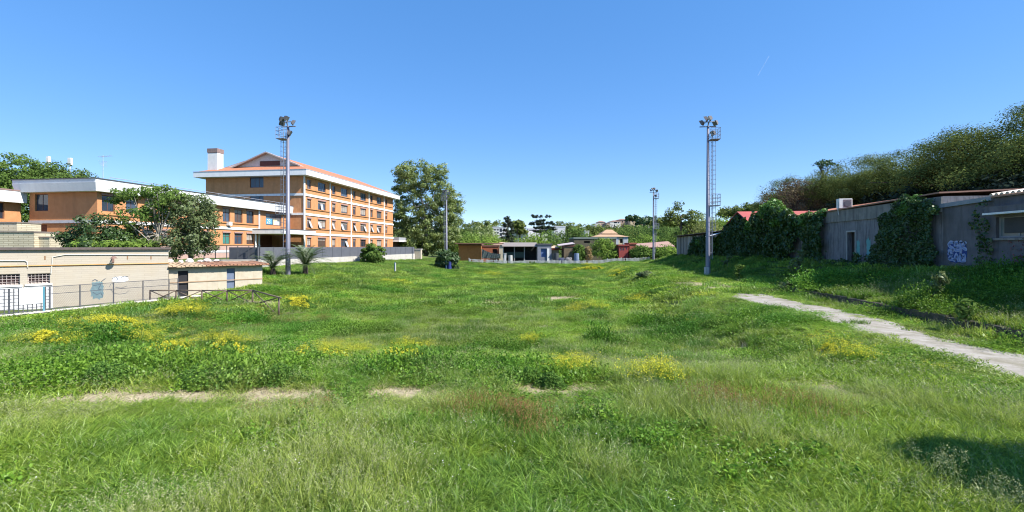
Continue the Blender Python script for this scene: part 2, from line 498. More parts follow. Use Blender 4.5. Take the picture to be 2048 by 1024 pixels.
# ------------------------------------------------------------------ ground
def ground_material():
    m = bpy.data.materials.new('field_soil'); m.use_nodes = True
    nt = m.node_tree; b = nt.nodes['Principled BSDF']; b.inputs['Roughness'].default_value = 1.0; b.inputs['Specular IOR Level'].default_value = 0.1
    tc = nt.nodes.new('ShaderNodeTexCoord')
    def noise(s, det=6):
        n = nt.nodes.new('ShaderNodeTexNoise'); n.inputs['Scale'].default_value = s; n.inputs['Detail'].default_value = det
        nt.links.new(tc.outputs['Object'], n.inputs['Vector']); return n
    n1 = noise(0.25); cr = nt.nodes.new('ShaderNodeValToRGB'); e = cr.color_ramp.elements
    e[0].position = 0.3; e[0].color = (0.060, 0.105, 0.022, 1); e[1].position = 0.7; e[1].color = (0.115, 0.155, 0.040, 1)
    nt.links.new(n1.outputs['Fac'], cr.inputs[0])
    n2 = noise(6.0, 8); mx = nt.nodes.new('ShaderNodeMix'); mx.data_type = 'RGBA'; mx.inputs[7].default_value = (0.10, 0.085, 0.045, 1)
    r = nt.nodes.new('ShaderNodeMapRange'); r.inputs[1].default_value = 0.45; r.inputs[2].default_value = 0.65; r.inputs[4].default_value = 0.7
    nt.links.new(n2.outputs['Fac'], r.inputs[0]); nt.links.new(r.outputs[0], mx.inputs[0]); nt.links.new(cr.outputs[0], mx.inputs[6])
    a = nt.nodes.new('ShaderNodeAttribute'); a.attribute_name = 'bare'
    n3 = noise(14.0, 8); c3 = nt.nodes.new('ShaderNodeValToRGB'); e = c3.color_ramp.elements
    e[0].position = 0.35; e[0].color = (0.30, 0.23, 0.15, 1); e[1].position = 0.65; e[1].color = (0.52, 0.43, 0.30, 1)
    nt.links.new(n3.outputs['Fac'], c3.inputs[0])
    m2 = nt.nodes.new('ShaderNodeMix'); m2.data_type = 'RGBA'
    nt.links.new(a.outputs['Fac'], m2.inputs[0]); nt.links.new(mx.outputs[2], m2.inputs[6]); nt.links.new(c3.outputs[0], m2.inputs[7])
    nt.links.new(m2.outputs[2], b.inputs['Base Color'])
    bp = nt.nodes.new('ShaderNodeBump'); bp.inputs['Strength'].default_value = 0.5; bp.inputs['Distance'].default_value = 0.05
    nt.links.new(n2.outputs['Fac'], bp.inputs['Height']); nt.links.new(bp.outputs[0], b.inputs['Normal'])
    return m

SPOTS = []       # (kind, x, y, rx, ry)
def spot(kind, u, v, rx, ry):
    p, D = ground(u, v); SPOTS.append((kind, p.x, p.y, rx, ry)); return p
# read off the photograph: kind, column, row, half width and half depth in metres
for k, u, v, rx, ry in [
    ('bare', 235, 796, 1.6, .55), ('bare', 560, 793, 1.4, .45), ('bare', 800, 787, 1.0, .52), ('bare', 1110, 782, 1.0, .48), ('bare', 400, 796, .8, .36),
    ('bare', 1112, 598, 2.2, 1.9), ('bare', 960, 606, 2.4, .7), ('bare', 1370, 712, 1.0, .35), ('bare', 1640, 772, .8, .4), ('bare', 1440, 577, 1.3, 1.2), ('bare', 1400, 568, 1.4, 1.8),
    ('bare', 1480, 700, .5, .3), ('bare', 690, 640, .8, .6), ('bare', 1090, 655, .6, .4), ('bare', 340, 672, .9, .3), ('bare', 500, 607, 2.0, .8),
    ('yellow', 690, 712, 1.5, .6), ('yellow', 820, 706, 1.1, .5), ('yellow', 345, 700, 1.4, .6), ('yellow', 455, 692, 1.1, .6), ('yellow', 1662, 707, .5, .35), ('yellow', 1308, 775, .4, .3), ('yellow', 1150, 752, .4, .4),
    ('yellow', 240, 662, 2.2, .8), ('yellow', 100, 690, .9, .5), ('yellow', 598, 606, 1.6, 1.0), ('yellow', 1180, 533, 2.0, 3), ('yellow', 1236, 546, 1.2, 3), ('yellow', 370, 632, 1.4, .8),
    ('yellow', 1275, 606, .8, 1.4), ('yellow', 1415, 594, .8, .9), ('yellow', 1160, 626, 1.5, .5), ('yellow', 1060, 690, .6, .3), ('yellow', 790, 567, 1.6, 1.2), ('yellow', 990, 552, 2.0, 2.0), ('yellow', 1700, 730, .5, .4),
    ('red', 455, 657, 1.3, .5), ('red', 510, 624, 2.0, .8), ('red', 590, 650, 1.6, .7), ('red', 1000, 835, .8, .35), ('red', 1060, 858, .5, .5), ('red', 570, 825, .7, .2), ('red', 1500, 830, .8, .4), ('red', 1350, 740, .7, .3),
    ('weed', 640, 745, 1.6, .8), ('weed', 815, 750, 1.4, .7), ('weed', 420, 748, 1.8, .8), ('weed', 230, 750, 1.8, .9), ('weed', 1030, 748, 1.0, .6), ('weed', 1100, 762, .8, .4), ('weed', 1405, 660, 1.2, .9), ('weed', 1530, 650, .7, .5),
    ('weed', 1210, 690, .8, .4), ('weed', 1110, 572, 2.2, 1.3), ('weed', 1300, 650, 1.4, .8), ('weed', 1270, 590, 2.2, 2.2), ('weed', 690, 665, 1.5, 1.0), ('weed', 480, 770, .8, .5), ('weed', 1500, 640, 1.4, .8), ('weed', 1000, 700, 1.2, .6), ('weed', 220, 680, 1.6, .7), ('weed', 470, 645, 1.5, .8), ('weed', 1960, 590, 3, 1.5), ('weed', 1640, 570, 2, 1.5)]:
    spot(k, u, v, rx, ry)

def spotw(kind, x, y):
    w = np.zeros_like(x)
    for (k, sx, sy, rx, ry) in SPOTS:
        if k != kind: continue
        dx = x - sx; dy = y - sy
        a = (dx * CS + dy * SN) / rx; b = (-dx * SN + dy * CS) / ry
        w = np.maximum(w, np.exp(-(a * a + b * b) * 0.9))
    return w

def seg(a, b, step): return list(np.arange(a, b, step))
gx = seg(-900, -120, 60) + seg(-120, -45, 3) + seg(-45, 12.5, 0.6) + [12.4, 12.6, 12.62, 12.86, 12.9] + seg(13.2, 22, 0.6) + seg(22, 60, 3) + seg(60, 900, 40) + [900]
gy = [-80, -40, -20, -10, -5] + seg(0, 50, 0.5) + seg(50, 110, 1.2) + seg(110, 200, 8) + seg(200, 1500, 40) + [1500]
GX, GY = np.meshgrid(gx, gy)
GZ = H(GX, GY)
nx_, ny_ = len(gx), len(gy)
I = np.arange(nx_ * ny_).reshape(ny_, nx_)
Fq = np.stack([I[:-1, :-1], I[:-1, 1:], I[1:, 1:], I[1:, :-1]], -1).reshape(-1, 4)
gm = np_mesh('ground', np.stack([GX, GY, GZ], -1).reshape(-1, 3), Fq, smooth=True)
bare = spotw('bare', GX.ravel(), GY.ravel())
bare = np.clip((bare - 0.25) * 2.2, 0, 1) * 0.92
bx = GX.ravel(); by = GY.ravel()
bare = np.maximum(bare, np.where((bx > 11.2) & (bx < 12.62) & (by < 28) & (by > 2), 0.5, 0))
a_ = gm.attributes.new('bare', 'FLOAT', 'POINT'); a_.data.foreach_set('value', bare.astype(np.float32))
g_obj = link('ground', gm, ground_material())
tag(g_obj, 'overgrown sunken playing field and the land around it', None, None, 'structure')

# the pale path along the right edge of the field
rg = random.Random(3)
ys = np.arange(2.0, 28.4, 0.35)
PV = []; PF = []
def path_edges(y):
    l = 9.1 + 0.35 * float(fbm(y * 0.45, 3.3)) - 0.7 * sm(18, 27, y)
    r = 11.0 + 0.9 * float(fbm(y * 0.33, 9.1)) + 0.25 * math.sin(y * .7)
    t = float(sm(26, 28.4, y)); mid = 10.3
    return l * (1 - t * .5) + mid * t * .5, r * (1 - t * .6) + mid * t * .6
for y in ys:
    l, r = path_edges(y)
    for k in range(7):
        x = l + (r - l) * k / 6
        PV.append((x, y, hz(x, y) + 0.012 + 0.006 * rg.random()))
for j in range(len(ys) - 1):
    for k in range(6):
        PF.append((j * 7 + k, j * 7 + k + 1, (j + 1) * 7 + k + 1, (j + 1) * 7 + k))
pm = np_mesh('path', PV, PF)
path_m = mat('worn_concrete', (0.39, 0.355, 0.305), (0.28, 0.25, 0.21), 2.2, 0.95, 0.5, stain=(0.20, 0.18, 0.11), stain_scale=1.1, stain_amt=0.8, bscale=20)
p_o = link('path', pm, path_m); tag(p_o, 'pale worn concrete path along the right side of the field', None, None, 'structure')

# ------------------------------------------------------------------ grass tufts (prototypes live outside the scene)
def blades(n, R, h, w, seed, lean=0.45, hv=0.5, curl=0.5):
    rng = np.random.default_rng(seed)
    ang = rng.random(n) * 2 * np.pi; rad = R * np.sqrt(rng.random(n))
    base = np.stack([rad * np.cos(ang), rad * np.sin(ang), np.full(n, -0.02)], 1)
    la = rng.random(n) * 2 * np.pi; le = lean * (0.3 + rng.random(n)); hh = h * (1 - hv / 2 + hv * rng.random(n))
    dirv = np.stack([np.cos(la), np.sin(la)], 1)
    wa = rng.random(n) * 2 * np.pi; side = np.stack([np.cos(wa), np.sin(wa), np.zeros(n)], 1)
    lv = []
    for t, wf in ((0, 1.0), (0.4, 0.95), (0.75, 0.6), (1.0, 0.06)):
        off = le * (t ** 1.8) * hh
        c = base.copy(); c[:, :2] += dirv * off[:, None]; c[:, 2] += hh * (t - curl * 0.35 * le * t * t)
        lv.append(c - side * (w * wf / 2)); lv.append(c + side * (w * wf / 2))
    V = np.stack(lv, 1).reshape(-1, 3)
    o = (np.arange(n) * 8)[:, None]
    Fq = np.concatenate([o + np.array([[0, 1, 3, 2]]), o + np.array([[2, 3, 5, 4]]), o + np.array([[4, 5, 7, 6]])], 0)
    rnd = np.tile(rng.random(n), 3)
    tips = lv[6] * 0.5 + lv[7] * 0.5
    return V, Fq, rnd, tips

def join(parts):
    Vs = []; Fs = []; Rs = []; Ms = []; o = 0
    for (V, Fq, R, mi) in parts:
        Vs.append(V); Fs.append(Fq + o); Rs.append(R); Ms.append(np.full(len(Fq), mi)); o += len(V)
    return np.concatenate(Vs), np.concatenate(Fs), np.concatenate(Rs), np.concatenate(Ms)

GM = leaf_mat('grass_blade', (0.105, 0.195, 0.020), (0.49, 0.57, 0.125), None, 0.45, True, 0.03)
SM = leaf_mat('seed_head', (0.28, 0.31, 0.13), (0.44, 0.45, 0.23), None, 0.3, False)
WM = leaf_mat('weed_leaf', (0.095, 0.185, 0.030), (0.25, 0.38, 0.070), None, 0.4, True, 0.015)
YM = leaf_mat('mustard_flower', (0.58, 0.54, 0.035), (0.76, 0.70, 0.09), None, 0.3)
RM = leaf_mat('sorrel_head', (0.24, 0.115, 0.05), (0.40, 0.24, 0.11), None, 0.3)
DM = leaf_mat('dry_straw', (0.46, 0.39, 0.22), (0.66, 0.58, 0.37), None, 0.25)
FM = leaf_mat('small_white_flower', (0.75, 0.72, 0.70), (0.85, 0.82, 0.78), None, 0.2)
TUFT_MATS = [GM, SM, WM, YM, RM, DM, FM]

def seedhead(tips, rng, size, k=5, length=0.07):
    n = len(tips); C = np.repeat(tips, k, 0) + rng.normal(size=(n * k, 3)) * np.array([.006, .006, length * .4])
    V, Fq = leaf_quads(C, size * (0.7 + .6 * rng.random(n * k)), rng, 0, 0.3)
    return V, Fq, rng.random(n * k)

protos = []
tufts = bpy.data.collections.new('tufts')
def proto(parts):
    V, Fq, R, Mi = join(parts)
    me = np_mesh('tuft', V, Fq, R, Mi)
    for m in TUFT_MATS: me.materials.append(m)
    o = bpy.data.objects.new('tuft_%02d' % len(protos), me); tufts.objects.link(o); protos.append(o)

rng = np.random.default_rng(11)
for s in range(4):                      # 0-3 fine near grass
    V, Fq, R, T = blades(54, 0.13, 0.25, 0.0115, 20 + s, 1.0, 0.9, 1.1)
    proto([(V, Fq, R, 0)])
for s in range(3):                      # 4-6 grass in seed
    V, Fq, R, T = blades(36, 0.12, 0.25, 0.011, 30 + s, 0.95, 0.9, 1.0)
    V2, F2, R2, T2 = blades(11, 0.12, 0.44, 0.004, 40 + s, 0.5, 0.4, 0.6)
    V3, F3, R3 = seedhead(T2, rng, 0.011, 5, .09)
    proto([(V, Fq, R, 0), (V2, F2, R2 * .5 + .5, 0), (V3, F3, R3, 1)])
for s in range(2):                      # 7-8 leafy weeds, near
    n = 150; C = rng.normal(size=(n, 3)) * np.array([.10, .10, .08]); C[:, 2] = np.abs(C[:, 2]) * 1.4 + .04
    V, Fq = leaf_quads(C, .017 + .02 * rng.random(n), rng, 0.7, 0.6)
    V2, F2, R2, T2 = blades(16, 0.12, 0.26, 0.008, 50 + s, 0.6)
    proto([(V, Fq, rng.random(n), 2), (V2, F2, R2, 0)])
for s in range(3):                      # 9-11 grass, middle distance
    V, Fq, R, T = blades(58, 0.26, 0.25, 0.017, 60 + s, 0.7, 0.7, 0.8)
    parts = [(V, Fq, R, 0)]
    if s == 2:
        V3, F3, R3 = seedhead(T[:20], rng, 0.022, 3, .1); parts.append((V3, F3, R3, 1))
    proto(parts)
for s in range(2):                      # 12-13 grass, far
    V, Fq, R, T = blades(64, 0.55, 0.24, 0.036, 70 + s, 0.7, 0.7, 0.8); proto([(V, Fq, R, 0)])
for s in range(2):                      # 14-15 mustard in flower
    V, Fq, R, T = blades(34, 0.22, 0.50, 0.008, 80 + s, 0.5, 0.6)
    n = 170; C = np.repeat(T, 5, 0) + rng.normal(size=(170, 3)) * np.array([.035, .035, .03])
    V3, F3 = leaf_quads(C, .008 + .007 * rng.random(n), rng, 1.0, 0.8)
    n2 = 80; C2 = rng.normal(size=(n2, 3)) * np.array([.14, .14, .1]); C2[:, 2] = np.abs(C2[:, 2]) + .06
    V4, F4 = leaf_quads(C2, .025 + .02 * rng.random(n2), rng, .5, .5)
    proto([(V, Fq, R, 2), (V3, F3, rng.random(n), 3), (V4, F4, rng.random(n2), 2)])
V, Fq, R, T = blades(26, 0.16, 0.36, 0.006, 90, 0.4)          # 16 sorrel
V3, F3, R3 = seedhead(T, rng, 0.011, 7, .11)
proto([(V, Fq, R, 0), (V3, F3, R3, 4)])
V, Fq, R, T = blades(40, 0.22, 0.14, 0.010, 91, 1.2)          # 17 dry straw
V2, F2, R2, T2 = blades(12, 0.2, 0.18, 0.009, 92, 0.8)
proto([(V, Fq, R, 5), (V2, F2, R2, 0)])
n = 420; C = rng.normal(size=(n, 3)) * np.array([.27, .27, .11]); C[:, 2] = np.abs(C[:, 2]) * 1.2 + .05      # 18 leafy weeds, far
V, Fq = leaf_quads(C, .020 + .018 * rng.random(n), rng, 0.7, 0.6); proto([(V, Fq, rng.random(n), 2)])
V, Fq, R, T = blades(30, 0.13, 0.26, 0.007, 95, 0.6)          # 19 grass with small white flowers
C = T[:9] + np.array([0, 0, .01]); V3, F3 = leaf_quads(C, np.full(9, .008), rng, 2.0, 0.9)
proto([(V, Fq, R, 0), (V3, F3, rng.random(9), 6)])

def wedge(r0, r1, dens, seed, half=1.12):
    g = np.random.default_rng(seed); area = (r1 * r1 - r0 * r0) * half; n = int(area * dens)
    r = np.sqrt(r0 * r0 + g.random(n) * (r1 * r1 - r0 * r0)); a = (g.random(n) * 2 - 1) * half
    x = r * np.sin(a - YAW); y = r * np.cos(a - YAW)
    return x, y, g

FENCE_A = Vector((-28.26, 18.5, 0)); FENCE_B = Vector((-26.0, 28.15, 0))
def grows(x, y, g):
    ok = np.ones(len(x), bool)
    pl = np.array([path_edges(t) for t in np.arange(0, 30, .25)])
    yi = np.clip((y / .25).astype(int), 0, len(pl) - 1)
    onp = (x > pl[yi, 0] - .05) & (x < pl[yi, 1] + .1) & (y < 28.2) & (y > 1)
    ok &= ~(onp & (g.random(len(x)) > 0.02 + .2 * sm(.35, .0, np.minimum(x - pl[yi, 0], pl[yi, 1] - x))))
    rough = (x >= pl[yi, 1] + .1) & (x < 12.6) & (y < 28)
    ok &= ~(rough & (g.random(len(x)) > 0.65))
    ok &= ~((x > 12.56) & (x < 12.86) & (y < 29))
    ok &= x < WALL_X - 0.1
    t = (y - FENCE_A.y) / (FENCE_B.y - FENCE_A.y)
    fx = FENCE_A.x + (FENCE_B.x - FENCE_A.x) * t
    ok &= ~((x < fx + .1) & (y < 28.4))
    q = 0.809 * (x + 27.4) - 0.588 * (y - 27.06)
    ok &= ~((q < 0.1) & (q > -14) & (y < 33) & (x < -23))
    ok &= ~((x < -32.9) & (y > 36))
    ok &= ~((q < 0.1) & (x < -24.5) & (y < 32.5))
    ok &= (y < 97)
    return ok

PX = []; IDX = []; ROT = []; SCL = []; TINT = []
def scatter(x, y, g, zone):
    ok = grows(x, y, g); x, y = x[ok], y[ok]
    n = len(x); z = H(x, y); D = -SN * x + CS * y
    yel, red, weed, bar = (spotw(k, x, y) for k in ('yellow', 'red', 'weed', 'bare'))
    barw = np.maximum(np.maximum(spotw('bare', x, y), spotw('bare', x - SN * .5, y + CS * .5)), spotw('bare', x - SN * .9, y + CS * .9)) * (D < 12)
    n1 = fbm(x * .22 + 5, y * .22 + 9); n2 = fbm(x * .9 + 31, y * .9 + 17); n3 = fbm(x * .5 + 71, y * .5 + 3); n4 = fbm(x * 2.2, y * 2.2 + 40)
    u = g.random(n)
    if zone == 0:
        idx = g.integers(0, 4, n); seed = (u < 0.06 + 0.5 * sm(.50, .70, n2)); idx = np.where(seed, g.integers(4, 7, n), idx)
        idx = np.where(g.random(n) < 0.16 * sm(.55, .72, n3), g.integers(7, 9, n), idx); idx = np.where(g.random(n) < .004, 19, idx)
    elif zone == 1:
        idx = g.integers(9, 12, n); idx = np.where(g.random(n) < 0.25 * sm(.52, .7, n3), 18, idx)
    else:
        idx = g.integers(12, 14, n); idx = np.where(g.random(n) < 0.25 * sm(.5, .68, n3), 18, idx)
    leafy = 7 if zone == 0 else 18
    idx = np.where(g.random(n) < weed * .55, leafy, idx)
    idx = np.where(g.random(n) < bar * 0.9, 17, idx)
    idx = np.where(g.random(n) < red * .45, 16, idx)
    idx = np.where(g.random(n) < (yel - .15) * (.7 if zone < 2 else .6), g.integers(14, 16, n), idx)
    idx = np.where((g.random(n) < .0004) & (zone == 1), 14, idx)
    keep = g.random(n) > np.clip((bar - .28) * 1.7, 0, .86)
    # sward colour: fresh, deep and pale areas
    fresh = np.array([0.84, 0.97, 0.55]); deep = np.array([0.50, 0.74, 0.46]); pale = np.array([1.10, 1.06, 1.08]); yelw = np.array([1.35, 1.18, .55])
    w_p = sm(.42, .68, n2) * .8; w_p = np.maximum(w_p * np.where(D < 9, 1.0, .45), .85 * sm(.45, .6, n3) * sm(16, 24, -x) * sm(34, 44, y))
    w_d = sm(.52, .7, n1) * .8; w_y = sm(.58, .78, n4) * .3
    c = fresh + 0 * n1[:, None]
    c = c * (1 - w_d[:, None]) + deep * w_d[:, None]; c = c * (1 - w_y[:, None]) + yelw * w_y[:, None]; c = c * (1 - w_p[:, None]) + pale * w_p[:, None]
    c = c * (0.8 + 0.4 * g.random((n, 1)))
    hgt = (0.5 + .6 * n2) * (0.75 + 0.5 * g.random(n))
    hgt = np.where(D < 8.8, hgt * 1.12, hgt) * np.where(x > 12.9, 1.15, 1) * np.where((x > 7.6) & (x < 12.1) & (y < 28.5), .45, 1) * np.where((x > 12.1) & (x < 12.6) & (y < 29), .8 + .9 * g.random(n), 1)
    hgt = hgt * (1 + .9 * weed * np.isin(idx, (7, 8, 18)))
    tus = fbm(x * .8 + 11, y * .8 + 23); hgt = hgt * np.where(D > 14, .45 + 2.3 * np.clip(tus - .2, 0, 1) ** 1.3, 1)
    c = c * np.where(D > 14, .80 + .45 * sm(.35, .7, fbm(x * .6 + 61, y * .6 + 5)), 1)[:, None]; lu = sm(.52, .68, tus) * (D > 14); c = c * (1 - .30 * lu[:, None] * np.array([[1.2, .6, .8]]))
    hgt = hgt * (1 - .6 * np.clip(barw * 1.2, 0, 1))
    wid = np.clip(0.85 + .4 * g.random(n), .6, 1.5)
    if zone == 1: wid = np.where(np.isin(idx, (17, 16)), wid * 1.3, wid)
    if zone == 2: wid = np.where(idx == 18, wid * 1.7, wid)
    if zone == 2: wid = np.where(np.isin(idx, (14, 15, 16, 17)), wid * 2.2, wid); hgt = np.where(np.isin(idx, (14, 15)), hgt * .95, hgt)
    TT = np.concatenate([c, np.ones((n, 1))], 1)
    for arr, val in ((PX, np.stack([x, y, z], 1)), (IDX, idx), (ROT, np.stack([(g.random(n) - .5) * .25, (g.random(n) - .5) * .25, g.random(n) * 6.283], 1)),
                     (SCL, np.stack([wid, wid, hgt], 1)), (TINT, TT)):
        arr.append(val[keep])
x, y, g = wedge(2.2, 11.5, 78, 1); scatter(x, y, g, 0)
x, y, g = wedge(11.0, 29, 24, 2); scatter(x, y, g, 1)
x, y, g = wedge(28, 112, 5.5, 3)
k = (x > -36) & (x < 18); scatter(x[k], y[k], g, 2)
PX = np.concatenate(PX); IDX = np.concatenate(IDX); ROT = np.concatenate(ROT); SCL = np.concatenate(SCL); TINT = np.concatenate(TINT)
print('tufts', len(PX))
me = bpy.data.meshes.new('grass'); me.vertices.add(len(PX)); me.vertices.foreach_set('co', PX.astype(np.float32).ravel())
a_ = me.attributes.new('idx', 'INT', 'POINT'); a_.data.foreach_set('value', IDX.astype(np.int32))
a_ = me.attributes.new('rot', 'FLOAT_VECTOR', 'POINT'); a_.data.foreach_set('vector', ROT.astype(np.float32).ravel())
a_ = me.attributes.new('scl', 'FLOAT_VECTOR', 'POINT'); a_.data.foreach_set('vector', SCL.astype(np.float32).ravel())
a_ = me.attributes.new('tint', 'FLOAT_COLOR', 'POINT'); a_.data.foreach_set('color', TINT.astype(np.float32).ravel())
grass = link('grass', me, None)
ng = bpy.data.node_groups.new('scatter', 'GeometryNodeTree')
ng.interface.new_socket('Geometry', in_out='INPUT', socket_type='NodeSocketGeometry'); ng.interface.new_socket('Geometry', in_out='OUTPUT', socket_type='NodeSocketGeometry')
gi = ng.nodes.new('NodeGroupInput'); go = ng.nodes.new('NodeGroupOutput')
ci = ng.nodes.new('GeometryNodeCollectionInfo'); ci.inputs['Collection'].default_value = tufts; ci.inputs['Separate Children'].default_value = True; ci.inputs['Reset Children'].default_value = True
ip = ng.nodes.new('GeometryNodeInstanceOnPoints'); ip.inputs['Pick Instance'].default_value = True
def named(n, t):
    x = ng.nodes.new('GeometryNodeInputNamedAttribute'); x.data_type = t; x.inputs['Name'].default_value = n
    return [o for o in x.outputs if o.enabled and o.name == 'Attribute'][0]
ng.links.new(gi.outputs[0], ip.inputs['Points']); ng.links.new(ci.outputs[0], ip.inputs['Instance'])
ng.links.new(named('idx', 'INT'), ip.inputs['Instance Index']); ng.links.new(named('rot', 'FLOAT_VECTOR'), ip.inputs['Rotation']); ng.links.new(named('scl', 'FLOAT_VECTOR'), ip.inputs['Scale'])
ng.links.new(ip.outputs[0], go.inputs[0])
md = grass.modifiers.new('scatter', 'NODES'); md.node_group = ng
tag(grass, 'tall uncut meadow grass and wild flowers covering the field', 'grass', None, 'stuff')

# low retaining kerb along the path
m = MB(); rg = random.Random(8)
y = 3.0
while y < 28.6:
    y2 = min(y + rg.uniform(1.6, 2.6), 28.6); j = rg.uniform(-.02, .02); zt = 0.40 + rg.uniform(-.03, .02)
    m.hexa([(KERB_X0 + j, y, -.1), (KERB_X1, y, -.1), (KERB_X1, y2 - .015, -.1), (KERB_X0 + j, y2 - .015, -.1)],
           [(KERB_X0 + .03 + j, y, zt), (KERB_X1, y, zt + .01), (KERB_X1, y2 - .015, zt), (KERB_X0 + .03 + j, y2 - .015, zt - .01)])
    y = y2
kerb = m.build('low_kerb_wall', mat('mossy_concrete', (0.125, 0.10, 0.075), (0.065, 0.06, 0.038), 5, 0.95, 0.6, stain=(0.06, 0.075, 0.025), stain_scale=2.5, stain_amt=.8), bevel=0.02)
tag(kerb, 'low mossy concrete kerb wall holding back the grass bank beside the path', 'kerb')

# ------------------------------------------------------------------ shared surfaces
ORANGE = mat('orange_render', (0.60, 0.288, 0.132), (0.53, 0.24, 0.105), 2.0, 0.9, 0.15, stain=(0.36, 0.17, 0.08), stain_scale=0.5, stain_amt=0.5, bscale=30, streak=True)
WHITE = mat('white_paint', (0.80, 0.79, 0.76), (0.72, 0.71, 0.69), 1.5, 0.8, 0.05, stain=(0.52, 0.50, 0.48), stain_scale=0.8, stain_amt=0.35, streak=True)
FASCIA = mat('white_fascia', (0.80, 0.80, 0.79), (0.74, 0.74, 0.74), 1.0, 0.7, 0.03, stain=(0.55, 0.55, 0.56), stain_scale=0.5, stain_amt=0.25, streak=True)
TILE_R = mat('terracotta_roof', (0.50, 0.20, 0.105), (0.40, 0.15, 0.08), 3.0, 0.9, 0.4, stain=(0.34, 0.22, 0.15), stain_scale=1.2, stain_amt=0.5)
FRAME_D = mat('brown_frame', (0.16, 0.075, 0.055), (0.11, 0.05, 0.04), 8, 0.6)
FRAME_P = mat('pinkish_frame', (0.42, 0.27, 0.24), (0.34, 0.21, 0.19), 8, 0.6)
SASH = mat('pale_sash', (0.56, 0.57, 0.58), (0.44, 0.47, 0.50), 3, 0.3)
BLIND = mat('cream_blind', (0.40, 0.36, 0.31), (0.30, 0.27, 0.24), 6, 0.9)
GLASS = [glass_mat('dark_glass', (0.035, 0.045, 0.065)), glass_mat('blue_glass', (0.07, 0.10, 0.15)), glass_mat('grey_glass', (0.16, 0.17, 0.18), .15), glass_mat('warm_glass', (0.12, 0.085, 0.07), .15)]
TEAL = glass_mat('teal_glass', (0.08, 0.28, 0.24), .15)
DARKGREY = mat('dark_flashing', (0.10, 0.10, 0.115), (0.07, 0.07, 0.08), 4, 0.7)
GREYM = mat('galvanised', (0.34, 0.36, 0.39), (0.26, 0.28, 0.31), 3, 0.55, 0.05, metallic=0.35, stain=(0.22, 0.20, 0.18), stain_scale=1.5, stain_amt=.4)
DARKIN = mat('dark_interior', (0.035, 0.03, 0.028), None, 3, 0.95)

# ------------------------------------------------------------------ four-storey school block
X1, Y0, Y1, X0 = -45.4, 70.4, 107.9, -63.9
sch = thing('school_building', 'four storey orange school building with white bands and red tiled roof', 'building', (-54.6, 89, 1.2))
Pe, de, ne = (X1, Y0), (0, 1), (1, 0)
Ps, ds, ns = (X1, Y0), (-1, 0), (0, -1)
floors = [(2.72, 4.28), (6.03, 7.60), (9.38, 10.95), (12.70, 14.30)]
op = []
for mod in range(5):
    b0 = mod * 8.0
    spans = [(b0 + 0.95, b0 + 2.10, 2), (b0 + 4.2, b0 + 6.75, 3)] if mod < 4 else [(b0 + 0.95, b0 + 2.10, 2)]
    for (a, b, nx) in spans:
        for fl, (c, e) in enumerate(floors):
            op.append((a, b, c, e, nx, fl, mod))
so = []
for (u0, u1, v0, v1) in ((499.6, 527, 353.5, 375.5), (499.6, 527, 390, 415)):
    a, z1_ = on_plane(u1, v0, Ps, ds); b, z0_ = on_plane(u0, v1, Ps, ds); so.append((a, b, z0_, z1_))
wm = MB()
wall_mesh(wm, Pe, de, ne, 0, Y1 - Y0, 0.6, 14.75, [o[:4] for o in op])
wall_mesh(wm, Ps, ds, ns, 0, X1 - X0, 0.6, 14.75, so)
wm.quad((X0, Y0, .6), (X0, Y0, 14.75), (X0, Y1, 14.75), (X0, Y1, .6)); wm.quad((X0, Y1, .6), (X0, Y1, 14.75), (X1, Y1, 14.75), (X1, Y1, .6))
wm.build('wall', ORANGE, sch)
rg = random.Random(21)
for (a, b, c, e, nx, fl, mod) in op:
    sash = None
    if fl == 1 and rg.random() < .8: k = rg.randrange(nx); sash = [(k / nx + .02, (k + 1) / nx - .02, 0.42)]
    elif fl == 0 and nx == 3 and mod == 1: sash = [(.68, .98, .42)]
    elif fl == 2 and nx == 3 and rg.random() < .3: sash = [(.36, .64, .18)]
    window(sch, Pe, de, ne, a, b, c, e, FRAME_D if fl < 3 else GREYM, GLASS[rg.choice([0, 0, 1, 1, 3]) if fl == 3 else rg.choice([0, 1, 2, 2, 3])], nx, transom=.72 if fl < 3 else None, sash=sash, sash_m=SASH,
           blind=(rg.choice([None, .25, .45, .8]) if fl < 3 else None), blind_m=BLIND)
    if fl < 3:
        q = MB(); q.obox(Pe, de, ne, a - .08, b + .08, 0.002, .10, e + .02, e + .24); q.build('shutter_box', FRAME_P, sch)
for (a, b, c, e) in so:
    window(sch, Ps, ds, ns, a, b, c, e, FRAME_D, GLASS[1], 3)
for zb in (11.42, 8.12, 4.77):
    q = MB(); q.obox(Pe, de, ne, -.12, Y1 - Y0 + .1, 0.003, .13, zb, zb + .38); q.build('band', WHITE, sch)
    q = MB(); q.obox(Ps, ds, ns, 0.0, X1 - X0 + .1, 0.003, .12, zb, zb + .38); q.build('band', WHITE, sch)
for zb in (12.62, 9.30, 5.95, 2.64):
    q = MB(); q.obox(Pe, de, ne, .05, Y1 - Y0, 0.004, .15, zb - .09, zb); q.build('sill_course', mat('orange_sill', (0.52, 0.26, 0.10), (0.45, 0.21, 0.08), 4), sch)
for k in range(5):
    q = MB(); s_ = 8.0 * k
    if k == 0: q.obox(Pe, de, ne, -.14, .16, .004, .16, .7, 14.7)
    else: q.obox(Pe, de, ne, s_ - .11, s_ + .11, .004, .19, .7, 14.7)
    q.build('pilaster', WHITE, sch)
q = MB(); o_ = 1.27
q.box(X0 - o_, X1 + o_, Y0 - o_, Y1 + o_, 14.72, 15.62)
eave = q.build('eave', FASCIA, sch)
q = MB(); q.box(X0 - o_ - .05, X1 + o_ + .05, Y0 - o_ - .05, Y1 + o_ + .05, 15.623, 15.70); q.build('gutter', mat('grey_gutter', (0.45, 0.46, 0.5), None, 3, .5), eave)
